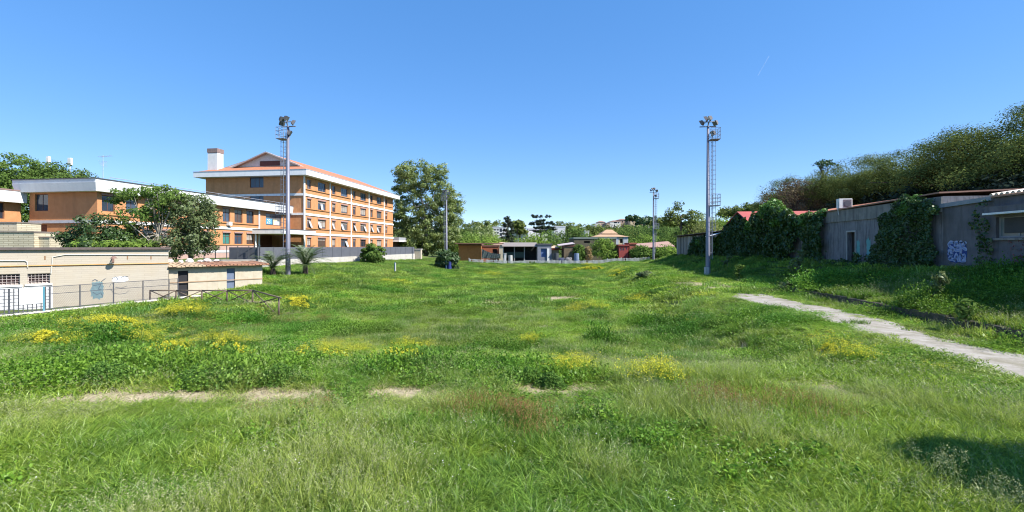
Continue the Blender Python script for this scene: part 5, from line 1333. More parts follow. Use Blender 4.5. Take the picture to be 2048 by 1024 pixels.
# ------------------------------------------------------------------ trees
BARK = mat('grey_bark', (.20, .165, .13), (.13, .105, .085), 5, .95, .4)
BARKP = mat('pale_bark', (.38, .34, .28), (.26, .23, .18), 4, .95, .3)
BARKD = mat('dark_bark', (.10, .075, .06), (.065, .05, .04), 5, .95, .4)
L_PLANE = leaf_mat('plane_leaf', (.120, .180, .040), (.31, .375, .110), None, .45, gloss=.03)
L_PINE = leaf_mat('pine_needles', (.075, .105, .026), (.205, .245, .070), None, .2)
L_DARK = leaf_mat('dark_leaf', (.035, .075, .022), (.085, .145, .042), None, .25, gloss=.03)
L_MID = leaf_mat('mid_leaf', (.080, .150, .034), (.195, .285, .070), None, .4)
L_LIME = leaf_mat('lime_leaf', (.130, .225, .040), (.290, .400, .085), None, .4)
L_OLIVE = leaf_mat('olive_leaf', (.085, .125, .045), (.200, .250, .098), None, .3, gloss=.02)
L_YELLOW = leaf_mat('pale_yellow_leaf', (.20, .235, .070), (.36, .38, .14), None, .4)
L_CONIF = leaf_mat('conifer_needles', (.022, .034, .022), (.055, .070, .045), None, .1)
L_BROWN = leaf_mat('brownish_leaf', (.115, .085, .055), (.215, .175, .105), None, .25)
L_HILL = leaf_mat('hill_leaf', (.065, .120, .032), (.175, .255, .068), None, .35)

def gpt(u, D):
    p = at(u, D, 0); p.z = hz(p.x, p.y); return p

# plane tree behind the field
PD = 121; p = gpt(852, PD)
ht = zrow(318, PD) - p.z
tree('plane_tree', 'tall leafy plane tree beside the school, with mast in front', 'tree', p,
     [tuple(c_ * (1.17 if i_ in (0, 1, 3, 4) else 1) for i_, c_ in enumerate(l_)) for l_ in [(-2.0, 0, ht * .80, 5.2, 4.5, ht * .19), (-4.9, 0, ht * .86, 3.0, 3, ht * .10), (-5.5, 0, ht * .60, 3.2, 3, ht * .16), (1.0, 0, ht * .62, 5.5, 5, ht * .24), (4.6, .5, ht * .45, 4.0, 4, ht * .26), (-3.5, 0, ht * .40, 4.6, 4, ht * .20), (0.5, 0, ht * .26, 7.0, 4.5, ht * .19), (5.0, 0, ht * .24, 3.8, 3.5, ht * .20), (-4, 0, ht * .2, 4.5, 3.5, ht * .17), (-1, -1, ht * .12, 7, 3.5, ht * .10), (-6.2, 0, ht * .33, 2.6, 3, ht * .16), (6.2, 0, ht * .52, 2.6, 3, ht * .2), (2.2, 0, ht * .83, 3.2, 3, ht * .12)]],
     820, 66, 1.2, .23, L_PLANE, BARKP, [(0, 0, -.5, .55), (.1, 0, 4, .45), (-.3, 0, 9, .35), (-.6, 0, 14, .25)], 31, None, .3, 26, .55)

# trees before the school wing
p = at(300, 37, .9)
def px(u, v, D): q_ = at(u, D, v=v); return q_
def lobe(u, v, D, ru, rv, base, depth=None):
    q_ = at(u, D, v=v) - base; k_ = D / F; return (q_.x, q_.y, q_.z, ru * k_, (depth or ru) * k_, rv * k_)
b_ = at(305, 37, .9)
tree('broadleaf_tree', 'open branched tree with visible limbs before the low school wing', 'tree', b_,
     [lobe(300, 385, 37, 48, 20, b_), lobe(252, 388, 37, 26, 9, b_), lobe(350, 395, 37, 38, 16, b_), lobe(232, 402, 37, 14, 8, b_), lobe(285, 430, 37, 42, 26, b_), lobe(250, 462, 37, 34, 24, b_), lobe(290, 480, 37, 40, 18, b_), lobe(330, 420, 37, 30, 20, b_)],
     120, 62, .55, .105, L_MID, BARKP, [(0, 0, -.5, .20), (.15, .1, .6, .16), (.45, 0, 1.7, .13), (.6, 0, 2.9, .09)], 41, None, .5, 30, .75)
b_ = at(385, 38, .9)
tree('olive_tree', 'dense grey green tree next to the open branched one by the wing', 'tree', b_,
     [lobe(388, 415, 38, 44, 28, b_), lobe(362, 440, 38, 34, 30, b_), lobe(410, 450, 38, 28, 34, b_), lobe(375, 480, 38, 48, 26, b_), lobe(405, 490, 38, 26, 24, b_), lobe(350, 500, 38, 26, 18, b_), lobe(340, 400, 38, 26, 14, b_)],
     190, 70, .6, .095, L_OLIVE, BARK, [(0, 0, -.5, .2), (-.2, 0, 1.2, .16), (-.1, 0, 2.8, .1)], 42, None, .3, 16, .6)
b_ = at(190, 36, .9)
tree('dark_shrub', 'rounded dark green shrub rising behind the tan shed roof', 'shrub', b_,
     [lobe(195, 460, 36, 42, 30, b_), lobe(165, 480, 36, 40, 20, b_), lobe(225, 480, 36, 40, 22, b_), lobe(205, 490, 36, 60, 14, b_)],
     120, 70, .55, .10, L_DARK, BARKD, [(0, 0, -.5, .15), (0, 0, 1.5, .08)], 43, None, .3, 6, .5)
b_ = at(215, 34.5, .9)
tree('pale_shrub', 'light yellowish shrub tips along the tan shed roof edge', 'shrub', b_,
     [lobe(170, 490, 34.5, 26, 9, b_), lobe(225, 489, 34.5, 28, 10, b_), lobe(265, 490, 34.5, 24, 9, b_)], 45, 40, .35, .09, L_LIME, BARKD, [(0, 0, -.5, .1), (0, 0, 1, .05)], 44, None, .6, 4, .6)
# trees on the rise at the far left
for i, (u, top, ru, lm_, lab) in enumerate(((-30, 322, 62, L_MID, 'broad green tree at the far left edge above the annex roof'), (40, 309, 48, L_MID, 'tallest rounded green tree behind the wing at far left'), (105, 326, 40, L_HILL, 'green tree behind the wing between tallest tree and antenna'), (158, 340, 34, L_HILL, 'lowest green tree beside the antenna behind the wing'))):
    D = 84 + 3 * i; p = gpt(u, D); h_ = zrow(top, D) - p.z; r_ = ru * D / F
    tree('hill_tree', lab, 'tree', p, [(0, 0, h_ - r_ * .75, r_, r_, r_ * .75), (-r_ * .7, 0, h_ - r_ * 1.3, r_ * .7, r_ * .7, r_ * .6), (r_ * .7, 0, h_ - r_ * 1.25, r_ * .7, r_ * .7, r_ * .6), (0, -1, h_ * .45, r_ * 1.1, r_, h_ * .3)],
         330, 52, 1.15, .19, lm_, BARK, [(0, 0, -1, .35), (0, 0, h_ * .6, .2)], 50 + i, 'trees on the rise at far left', .4, 6, .5)
for (u, v0, v1, w_) in ((97, 313, 340, .35), (140, 316, 345, .5)):
    a_ = at(u, 130, v=v1); b_ = at(u, 130, v=v0)
    q = MB(); q.tube([a_ - Vector((0, 0, 14)), b_], .12, 5); q.box(b_.x - w_, b_.x + w_, b_.y - .3, b_.y + .3, b_.z - 2.0, b_.z)
    q.box(b_.x - .2, b_.x + w_ * 1.8, b_.y - .5, b_.y - .31, b_.z - 1.6, b_.z - .4)
    tag(q.build('telecom_mast', WHITE), 'left of two white telecom antennas above the far left trees' if u == 97 else 'right, wider white telecom antenna above the far left trees', 'antenna', 'telecom antennas')

# ------------------------------------------------------------------ pines behind the sheds
def pine(label, u, top, X, rx, seed, lm_=L_PINE, hc=3.0, dens=150, name='umbrella_pine', per=300, leaf=.066):
    D = F * X / (CS * (u - 1150.0)); y = (D + SN * X) / CS; base = Vector((X, y, hz(X, y)))
    h_ = zrow(top, D) - base.z
    rg_ = random.Random(seed); lob = [(0, 0, h_ - hc, rx, rx, hc)]
    for k_ in range(7):
        a_ = k_ * .9 + rg_.random(); rr = rx * rg_.uniform(.55, .85); lob.append((math.cos(a_) * rr, math.sin(a_) * rr, h_ - hc * rg_.uniform(1.1, 1.5), rx * .45, rx * .45, hc * .55))
    tree(name, label, 'pine', base, lob, dens, per, 1.25, leaf, lm_, BARKD, [(0, 0, -.5, .32), (rg_.uniform(-.4, .4), 0, h_ * .35, .27), (rg_.uniform(-.6, .6), .3, h_ - hc * 1.3, .2)], seed, 'umbrella pines behind the sheds', 1.7, 22, .16, -.2, squash=.62)
PL = [(1592, 354, 35, 5.0, 'umbrella pine at the left end of the row behind the sheds'), (1652, 338, 34, 4.8, 'second umbrella pine of the row, above the red roof'), (1706, 322, 33, 4.8, 'umbrella pine above the white air conditioner'),
      (1766, 312, 32, 4.8, 'umbrella pine just right of the air conditioner'), (1828, 291, 32, 5.0, 'umbrella pine above the thick dark ivy mass'), (1896, 281, 31, 4.6, 'umbrella pine above the red clad building'),
      (1962, 262, 31, 4.2, 'umbrella pine above the graffiti shed'), (2042, 214, 31, 4.4, 'tallest umbrella pine at the right edge'), (2130, 230, 31, 5, 'umbrella pine partly beyond the right edge')]
for i, (u, top, X, rx, lab) in enumerate(PL): pine(lab, u, top, X, rx, 60 + i)
for i, (u, top, X, rx, lab) in enumerate(((1610, 372, 45, 6, 'shaded pine deep behind the left end of the pine row'), (1690, 352, 44, 6, 'shaded pine deep behind the air conditioner'), (1775, 345, 43, 6, 'shaded pine deep behind the ivy mass'), (1865, 325, 42, 6, 'shaded pine deep behind the red clad building'), (1960, 310, 41, 6, 'shaded pine deep behind the graffiti shed'), (2060, 285, 40, 6, 'shaded pine deep behind the tallest pine'))):
    pine(lab, u, top, X, rx, 80 + i, L_PINE, 4.5, 120, per=70, leaf=.2)
# understorey between sheds and pines
for i, (u, top, X, r_, lab) in enumerate(((1600, 402, 29, 3.4, 'dark scrub under the leftmost pines'), (1680, 392, 28, 3.4, 'dark scrub under the pines behind the peeling shed'), (1765, 378, 27.5, 3.2, 'dark scrub under the pines behind the thick ivy'), (1860, 365, 27.5, 3.0, 'dark scrub under the pines behind the red clad building'), (1960, 350, 27, 3.0, 'dark scrub under the pines behind the graffiti shed'), (2070, 330, 27, 3.2, 'dark scrub under the pines at the right edge'))):
    D = F * X / (CS * (u - 1150.0)); y = (D + SN * X) / CS; base = Vector((X, y, hz(X, y))); h_ = zrow(top, D) - base.z
    tree('evergreen_scrub', lab, 'shrub', base, [(0, 0, h_ * .55, r_, r_, h_ * .45), (-r_ * .3, r_ * .8, h_ * .4, r_ * .8, r_ * .8, h_ * .4), (0, -r_ * .8, h_ * .45, r_ * .8, r_ * .8, h_ * .4)], 110, 50, .9, .16, L_CONIF, BARKD, [(0, 0, -.5, .2), (0, 0, h_ * .6, .1)], 90 + i, 'scrub under the pines', .4, 10, .5)
# brownish tree in fading bloom and its bare top
X = 27.0; u = 1588; D = F * X / (CS * (u - 1150.0)); y = (D + SN * X) / CS; base = Vector((X, y, hz(X, y)))
kk = D / F
tree('brownish_tree', 'brownish twiggy tree before the left end of the pine row', 'tree', base,
     [((-15) * kk, 0, zrow(400, D) - base.z, 42 * kk, 3.5, 26 * kk), (10 * kk, 0, zrow(380, D) - base.z, 34 * kk, 3, 26 * kk), (20 * kk, 0, zrow(412, D) - base.z, 40 * kk, 3.5, 18 * kk)],
     110, 60, .8, .10, L_BROWN, BARKD, [(0, 0, -.5, .22), (0, 0, 3.5, .16), (.2, 0, 5.5, .1)], 101, None, .2, 26, .5)
X = 33.0; u = 1645; D = F * X / (CS * (u - 1150.0)); y = (D + SN * X) / CS; base = Vector((X, y, hz(X, y))); kk = D / F
tree('sparse_sapling_top', 'sparse leafy twigs sticking up above the pine row', 'tree', base, [(0, 0, zrow(329, D) - base.z, 26 * kk, 1.5, 8 * kk), (8 * kk, 0, zrow(322, D) - base.z, 14 * kk, 1, 6 * kk)], 46, 7, .35, .15, L_DARK, BARKD, [(0, 0, -.5, .15), (0, 0, zrow(345, D) - base.z, .06)], 102, None, .3, 30, .9)

# ------------------------------------------------------------------ far trees, conifer, cedar
def far_tree(name, label, u, top, ru, D, lm_, seed, basev=None, n=120, per=34, lf=None, cat='tree', bark=BARK, group='trees beyond the far end of the field', tall=False):
    p_ = gpt(u, D); ru *= 1.2; h_ = zrow(top, D) - p_.z; r_ = ru * D / F; lf = lf or .0019 * D
    lob = [(0, 0, h_ * .68, r_ * .8, r_ * .8, h_ * .32), (-r_ * .5, 0, h_ * .5, r_ * .55, r_ * .55, h_ * .3), (r_ * .5, 0, h_ * .48, r_ * .55, r_ * .55, h_ * .32), (r_ * .15, -r_ * .4, h_ * .3, r_ * .8, r_ * .6, h_ * .28)]
    if tall: lob = [(0, 0, h_ * .8, r_ * .6, r_ * .6, h_ * .2), (-r_ * .3, 0, h_ * .55, r_ * .7, r_ * .7, h_ * .3), (r_ * .3, 0, h_ * .5, r_ * .7, r_ * .7, h_ * .3)]
    return tree(name, label, cat, p_, lob, n, per, r_ * .28 + .3, lf, lm_, bark, [(0, 0, -1, .3), (0, 0, h_ * .55, .18)], seed, group, .4, 5, .5)
FT = [(925, 462, 36, 128, L_MID, 'green tree touching the right side of the plane tree'), (962, 452, 30, 150, L_PLANE, 'olive toned tree behind the orange far shed'), (948, 470, 42, 122, L_LIME, 'bright lime tree behind the orange far shed'),
      (985, 473, 26, 126, L_LIME, 'lime tree just left of the dark conifer'), (1064, 470, 34, 126, L_LIME, 'lime tree just right of the dark conifer'), (1092, 464, 28, 130, L_MID, 'green tree below the layered cedar'), (1142, 452, 34, 140, L_HILL, 'deep green tree right of the white block'),
      (1172, 466, 24, 136, L_HILL, 'deep green tree left of the pyramid roofed house'), (1270, 452, 44, 170, L_HILL, 'big green tree behind the pyramid roofed house'), (1290, 470, 30, 140, L_LIME, 'lime tree right of the pyramid roofed house'), (1318, 450, 34, 165, L_HILL, 'green tree behind the distant right mast'),
      (1345, 470, 26, 120, L_MID, 'green tree under the dark round pine'), (1400, 420, 26, 125, L_PLANE, 'tall pale green tree right of the dark round pine'), (1412, 438, 30, 112, L_YELLOW, 'pale yellowish tree behind the plank shed'), (1440, 432, 28, 118, L_LIME, 'yellow green tree right of the near right mast'),
      (1208, 476, 22, 104, L_LIME, 'big leaved green shrub before the far olive building'), (1282, 492, 16, 100, L_MID, 'green bush beside the red far cabin'), (1330, 494, 22, 97, L_LIME, 'bright bush at the foot of the distant right mast'), (1158, 487, 10, 101, L_MID, 'small green shrub beside the brown far hut'),
      (958, 441, 12, 175, L_PLANE, 'thin topped tree rising left of the white far block'), (975, 440, 9, 176, L_PLANE, 'thin topped tree nearest the white far block')]
for i, (u, top, ru, D, lm_, lab) in enumerate(FT): far_tree('far_tree', lab, u, top, ru, D, lm_, 110 + i)
# conifer
p = gpt(1016, 140); h_ = zrow(431, 140) - p.z; kk = 140 / F
tree('conifer', 'dark pointed conifer before the white block beyond the field', 'conifer', p, [(0, 0, h_ * (.12 + .11 * i), (23 - i * 2.4) * kk, (23 - i * 2.4) * kk, h_ * .09) for i in range(8)] , 120, 34, .7, .30, L_CONIF, BARKD, [(0, 0, -1, .3), (0, 0, h_ * .95, .08)], 140, None, .2, 8, .5)
# cedar with layered boughs
p = gpt(1082, 185); kk = 185 / F; h_ = zrow(431, 185) - p.z
tree('cedar', 'dark flat layered cedar on the skyline', 'cedar', p, [((u_ - 1082) * kk, 0, zrow(v_, 185) - p.z, ru * kk, ru * kk * .6, 2.6 * kk) for (u_, v_, ru) in ((1068, 433, 10), (1090, 433, 13), (1080, 441, 12), (1074, 447, 20), (1098, 446, 16), (1085, 455, 24), (1105, 458, 14), (1084, 463, 20))], 100, 34, .8, .32, L_CONIF, BARKD, [(0, 0, -1, .5), (0, 0, h_ * .9, .15)], 141, None, .4, 14, .5)
# stone pines along the skyline
SP = [(950, 444, 26, 230, 'hilltop pine nearest the plane tree on the skyline'), (990, 443, 24, 235, 'hilltop pine left of the dark conifer'), (1034, 442, 14, 200, 'round pine close behind the dark conifer'), (1135, 441, 26, 250, 'broad umbrella pine right of the cedar'), (1168, 451, 24, 255, 'lower umbrella pine right of the broad one'), (1040, 455, 12, 210, 'small pine beside the round windowed block'),
      (1196, 450, 34, 240, 'umbrella pine below the hillside houses'), (1240, 452, 30, 250, 'umbrella pine below the white hillside house'), (1266, 430, 12, 420, 'flat pine on top of the hillside village'), (1300, 433, 22, 380, 'pine clump at the right end of the hillside village'), (1330, 433, 22, 250, 'skyline pine left of the dark round pine'),
      (1362, 404, 27, 112, 'dark round pine leaning above the plank shed'), (1462, 414, 22, 135, 'skyline pine right of the near right mast'), (1495, 407, 24, 130, 'skyline pine left of the red roof'), (1530, 406, 26, 125, 'skyline pine above the red roof')]
for i, (u, top, ru, D, lab) in enumerate(SP):
    p_ = gpt(u, D); ru *= 1.2; h_ = zrow(top, D) - p_.z; r_ = ru * D / F; hc = min(r_ * .5, h_ * .4)
    if u == 1362: hc = r_ * .85
    tree('stone_pine', lab, 'pine', p_, [(0, 0, h_ - hc, r_, r_, hc), (-r_ * .5, 0, h_ - hc * 1.25, r_ * .5, r_ * .5, hc * .6), (r_ * .5, 0, h_ - hc * 1.3, r_ * .5, r_ * .5, hc * .6)] + ([(r_ * .3, 0, h_ - hc * 2.2, r_ * .7, r_ * .7, hc * .7)] if u == 1362 else []), 70, 34, r_ * .2 + .3, .0022 * D, L_PINE if D < 300 else L_DARK, BARKD, [(0, 0, -1, .3), (0, 0, h_ - hc, .2)], 160 + i, 'pines on the skyline', .8, 8, .4, -.3)
# wooded slope behind everything
rg = np.random.default_rng(9); PT = []
for (u, D, n_, sp_) in ((-60, 200, 0, 0),): pass
us = rg.uniform(870, 1560, 520); Ds = rg.uniform(235, 470, 520)
Cw = []
for u_, D_ in zip(us, Ds):
    q_ = at(u_, D_, 0); zz = hz(q_.x, q_.y); nl = 30
    o_ = rg.normal(size=(nl, 3)) * np.array([2.2, 2.2, 1.1]); Cw.append(np.array([q_.x, q_.y, zz + 1.6]) + o_)
Cw = np.concatenate(Cw); V, Fq = leaf_quads(Cw, .8 + .7 * rg.random(len(Cw)), rg, .5, .7)
wood = link('far_wood', np_mesh('far_wood', V, Fq, np.repeat(rg.random(520), 30) * .7 + .3 * rg.random(len(Cw))), L_HILL)
tag(wood, 'mixed woodland covering the distant hillside', 'woodland', None, 'stuff')

# ------------------------------------------------------------------ far buildings
def block(name, label, u0, u1, v0, v1, D, m, cat='building', depth=8, wins=(), wm_=None, roof=None, roof_m=None, group=None, round_w=False):
    """building facing the field: columns u0-u1, rows v0 (top) - v1, real windows in its front"""
    a_ = at(u0, D, 0); b_ = at(u1, D, 0); dd = (b_ - a_).normalized(); nn = Vector((dd.y, -dd.x, 0)); L_ = (b_ - a_).length
    zt = zrow(v0, D); zb_ = min(hz(a_.x, a_.y), hz(b_.x, b_.y)) - 1.0
    t = thing(name, label, cat, a_.lerp(b_, .5) - nn * depth / 2 + Vector((0, 0, zb_)), group)
    ops = []
    for (wu0, wu1, wv0, wv1) in wins:
        ops.append((L_ * (wu0 - u0) / (u1 - u0), L_ * (wu1 - u0) / (u1 - u0), zrow(wv1, D), zrow(wv0, D)))
    q = MB(); wall_mesh(q, a_, dd, nn, 0, L_, zb_, zt, ops, .3)
    g_ = lambda s_, o_, z_: tuple(a_ + dd * s_ + nn * o_ + Vector((0, 0, z_)))
    q.quad(g_(L_, 0, zb_), g_(L_, -depth, zb_), g_(L_, -depth, zt), g_(L_, 0, zt)); q.quad(g_(0, -depth, zb_), g_(0, 0, zb_), g_(0, 0, zt), g_(0, -depth, zt)); q.quad(g_(L_, -depth, zb_), g_(0, -depth, zb_), g_(0, -depth, zt), g_(L_, -depth, zt))
    q.build('wall', m, t)
    for o_ in ops:
        q = MB(); q.obox(a_, dd, nn, o_[0], o_[1], -.35, -.3, o_[2], o_[3]); q.build('window', wm_ or GLASS[0], t)
    ov = .4
    if roof is None:
        q = MB(); q.obox(a_, dd, nn, -.15, L_ + .15, -depth - .15, .15, zt + .003, zt + .35); q.build('roof', roof_m or m, t)
    else:
        rh = roof * D / F; q = MB(); c_ = depth / 2; iv = min(L_ * .4, depth * .45)
        A_, B_, C2, D2 = g_(-ov, ov, zt), g_(L_ + ov, ov, zt), g_(L_ + ov, -depth - ov, zt), g_(-ov, -depth - ov, zt); e1, e2 = g_(iv, -c_, zt + rh), g_(L_ - iv, -c_, zt + rh)
        q.add([A_, B_, C2, D2, e1, e2], [(0, 1, 5, 4), (1, 2, 5), (2, 3, 4, 5), (3, 0, 4), (3, 2, 1, 0)]); q.build('roof', roof_m or TILE_R, t)
    return t, a_, dd, nn, L_, zt, zb_
OCHRE = mat('ochre_render', (.46, .20, .062), (.38, .155, .048), 2, .9, stain=(.3, .12, .05))
bx_ = block('orange_shed', 'orange rendered shed at the far end of the field', 917, 962, 491, 521, 103, OCHRE, 'shed', 7, roof_m=mat('brown_eave', (.20, .11, .08), None, 3))
q = MB(); q.obox(bx_[1], bx_[2], bx_[3], -.6, bx_[4] + 5.2, .2, 1.5, bx_[5] + .36, bx_[5] + .55); q.build('roof_overhang', MATS['brown_eave'], bx_[0])
block('reddish_shed_wing', 'reddish recessed lean-to beside the orange far shed', 963, 997, 493, 520, 105.5, mat('red_brown_render', (.34, .12, .06), (.27, .09, .05), 2), 'shed', 6, ((985, 994, 498, 508),), DARKIN, roof_m=MATS['brown_eave'])
block('salmon_roof_house', 'low house with pale salmon roof behind the far lean-to', 988, 1022, 489, 500, 118, CREAMW, 'house', 10, roof=5, roof_m=mat('salmon_tile', (.62, .42, .30), (.55, .36, .25), 3))
# open shed: roof on posts, dark inside
D = 103; a_ = at(1006, D, 0); b_ = at(1075, D, 0); dd = (b_ - a_).normalized(); nn = Vector((dd.y, -dd.x, 0)); L_ = (b_ - a_).length
osd = thing('open_shed', 'open fronted dark storage shed with grey sheet roof at the far end', 'shed', a_.lerp(b_, .5) + Vector((0, 0, -.5)))
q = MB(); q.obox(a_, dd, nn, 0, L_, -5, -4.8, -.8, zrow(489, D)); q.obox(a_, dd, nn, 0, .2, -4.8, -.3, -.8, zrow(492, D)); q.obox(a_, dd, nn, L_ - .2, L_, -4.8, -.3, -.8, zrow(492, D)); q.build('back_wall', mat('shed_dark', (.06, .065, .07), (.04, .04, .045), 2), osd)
g_ = lambda s_, o_, z_: tuple(a_ + dd * s_ + nn * o_ + Vector((0, 0, z_)))
zf, zk = zrow(493.5, D), zrow(488, D)
q = MB(); q.hexa([g_(-.2, .9, zf), g_(L_ + .1, .9, zf), g_(L_ + .1, -5.2, zk + .25), g_(-.2, -5.2, zk + .25)], [g_(-.2, .9, zf + .12), g_(L_ + .1, .9, zf + .12), g_(L_ + .1, -5.2, zk + .4), g_(-.2, -5.2, zk + .4)]); q.build('roof', mat('pinkish_sheet', (.27, .235, .21), (.22, .19, .17), 3), osd)
for f_ in (.01, .33, .62, .99): q = MB(); q.obox(a_, dd, nn, L_ * f_ - .1, L_ * f_ + .1, -.3, -.1, -.8, zf); q.build('post', mat('post_grey', (.36, .36, .36), None, 3), osd)
q = MB(); q.obox(a_, dd, nn, .3, L_ * .62, -1.6, -1.5, .2, 1.5); q.build('net', mat('green_net', (.08, .13, .12), (.06, .09, .085), 4), osd)
kq = block('grey_kiosk', 'grey kiosk with blue shutter door right of the open shed', 1075, 1103, 490, 516, 102, mat('kiosk_grey', (.24, .25, .29), (.19, .20, .235), 2), 'kiosk', 5, ((1082, 1093, 497, 514),), mat('blue_shutter', (.10, .16, .34), (.08, .13, .28), 4), roof_m=DARKGREY)
q = MB(); q.obox(kq[1], kq[2], kq[3], kq[4] * .68, kq[4] * .84, .003, .25, -.8, zrow(497, 102)); q.build('white_pillar', WHITE, kq[0])
tq = block('salmon_awning_stall', 'small stall with salmon roof and dark red awning beside the kiosk', 1103, 1117, 496, 516, 104, mat('stall_cream', (.60, .48, .36), None, 3), 'stall', 4, roof=5, roof_m=MATS['salmon_tile'])
q = MB(); q.obox(tq[1], tq[2], tq[3], -.2, tq[4] + 2, .05, 1.2, zrow(499.5, 104), zrow(497, 104)); q.build('awning', mat('dark_red_awning', (.16, .025, .02), None, 3), tq[0])
bq = block('brown_hut', 'brown board hut with pale sloping roof boards near the far fence', 1128, 1147, 493, 518, 101, mat('brown_board', (.20, .15, .09), (.15, .11, .07), 3), 'hut', 5, roof_m=mat('rust_edge', (.22, .09, .07), None, 3))
q = MB(); g_ = lambda s_, o_, z_: tuple(bq[1] + bq[2] * s_ + bq[3] * o_ + Vector((0, 0, z_)))
q.hexa([g_(-1.2, .3, bq[5] + .1), g_(2.4, .3, bq[5] + .6), g_(2.4, -4, bq[5] + .9), g_(-1.2, -4, bq[5] + .4)], [g_(-1.2, .3, bq[5] + .2), g_(2.4, .3, bq[5] + .7), g_(2.4, -4, bq[5] + 1.), g_(-1.2, -4, bq[5] + .5)]); q.build('roof_boards', mat('pinkish_boards', (.5, .42, .42), None, 3), bq[0])
block('olive_flat_building', 'long dark olive flat roofed building left of the pyramid roofed house', 1148, 1232, 477.5, 518, 112, mat('olive_render', (.13, .115, .075), (.10, .09, .06), 2), 'building', 9, ((1168, 1180, 482, 486),), DARKIN, roof_m=mat('grey_green_roof', (.24, .28, .25), None, 2))
hq_ = block('pyramid_roof_house', 'two storey house with broad pale tiled pyramid roof beyond the field', 1188, 1256, 473.5, 515, 130, mat('house_cream', (.60, .50, .33), (.53, .44, .30), 2), 'house', 10, ((1240, 1245, 478, 486),), DARKIN, roof=8, roof_m=mat('ochre_tile', (.50, .33, .20), (.40, .25, .155), 5, .9, stain=(.3, .2, .13), stain_scale=2))
q = MB(); q.obox(hq_[1], hq_[2], hq_[3], hq_[4] * .48, hq_[4] * .72, .004, .1, 0, hq_[5] - .1); q.obox(hq_[1], hq_[2], hq_[3], hq_[4] * .86, hq_[4], .004, .1, 0, hq_[5] - .1); q.build('pale_wall_panel', mat('pale_blue_render', (.50, .52, .56), None, 3), hq_[0])
Dh = 130; zt = zrow(466.5, Dh); c0, c1 = at(1203, Dh + 3, 0), at(1236, Dh + 3, 0); e0, e1 = at(1212, Dh + 5, zrow(458, Dh)), at(1224, Dh + 5, zrow(458, Dh)); bk = hq_[3] * -5.5
q = MB(); q.add([Vector((c0.x, c0.y, zt)), Vector((c1.x, c1.y, zt)), Vector((c1.x, c1.y, zt)) + bk, Vector((c0.x, c0.y, zt)) + bk, e0, e1], [(0, 1, 5, 4), (1, 2, 5), (2, 3, 4, 5), (3, 0, 4)]); q.build('upper_roof', MATS['ochre_tile'], hq_[0])
for (u0, u1, v0, lab, nm) in ((1238, 1257, 492, 'red cabin with pale window panes behind the far fence', 'red_cabin'), (1259, 1272, 488.5, 'taller rust red container right of the red cabin', 'rust_container')):
    block(nm, lab, u0, u1, v0, 514, 101, mat('cabin_red', (.34, .07, .06), (.27, .055, .05), 3) if u0 == 1238 else mat('container_rust', (.36, .12, .08), (.3, .09, .06), 4), 'cabin', 4, ((1240, 1243, 496, 501), (1245, 1248, 496, 501), (1252, 1254, 495, 499)) if u0 == 1238 else (), SASH)
q = MB(); 
tr_ = thing('tiled_lean_to', 'low tiled lean-to on posts behind the distant right mast', 'shed', gpt(1305, 104))
a_ = at(1278, 104, 0); b_ = at(1348, 104, 0); dd = (b_ - a_).normalized(); nn = Vector((dd.y, -dd.x, 0)); L_ = (b_ - a_).length; g_ = lambda s_, o_, z_: tuple(a_ + dd * s_ + nn * o_ + Vector((0, 0, z_)))
za, zb_ = zrow(496, 104), zrow(490, 104)
q.hexa([g_(0, .6, za), g_(L_, .6, za + .3), g_(L_, -4, zb_ + .8), g_(0, -4, zb_ + .2)], [g_(0, .6, za + .12), g_(L_, .6, za + .42), g_(L_, -4, zb_ + .92), g_(0, -4, zb_ + .32)]); q.build('roof', mat('dusty_tile', (.42, .27, .22), (.34, .21, .17), 4), tr_)
for k in range(5): q = MB(); q.obox(a_, dd, nn, L_ * k / 4.2, L_ * k / 4.2 + .2, .1, .3, -.8, za); q.build('post', MATS['post_grey'], tr_)
q = MB(); q.obox(a_, dd, nn, 0, L_, -4, -3.8, -.8, za + .2); q.build('back_wall', mat('dark_red_wall', (.13, .04, .035), None, 3), tr_)
# tan ivy-dried mass
p_ = gpt(1176, 100.5); tree('dry_leaved_shrub', 'tall tan dried shrub column before the olive building', 'shrub', p_, [(0, 0, 1.7, .95, .8, 1.5), (.1, 0, 3.0, .8, .7, .9)], 60, 40, .35, .12, leaf_mat('dry_leaf', (.30, .20, .09), (.46, .34, .17), None, .2), BARK, [(0, 0, -.5, .1), (0, 0, 2, .05)], 190, None, .2, 3, .4)
# tarpaulin sagging on the lean-to
D = 100; q = MB(); NX, NZ = 14, 6
for i in range(NX):
    for j in range(NZ):
        def tp(i_, j_):
            f_ = i_ / NX; top = 497 + 11 * (1 - (1 - f_) ** 2.2); v_ = top + (517 - top) * j_ / NZ; w_ = .25 * math.sin(i_ * 1.7 + j_ * .8)
            return at(963 + 38 * f_, D + w_ + .5 * f_, v=v_)
        q.quad(tp(i, j + 1), tp(i + 1, j + 1), tp(i + 1, j), tp(i, j))
o = q.build('tarpaulin', mat('tarp_green', (.075, .10, .10), (.05, .07, .07), 3, .6), None); md_ = o.modifiers.new('s', 'SOLIDIFY'); md_.thickness = .03
tag(o, 'dark green tarpaulin sagging in front of the reddish lean-to', 'tarpaulin')
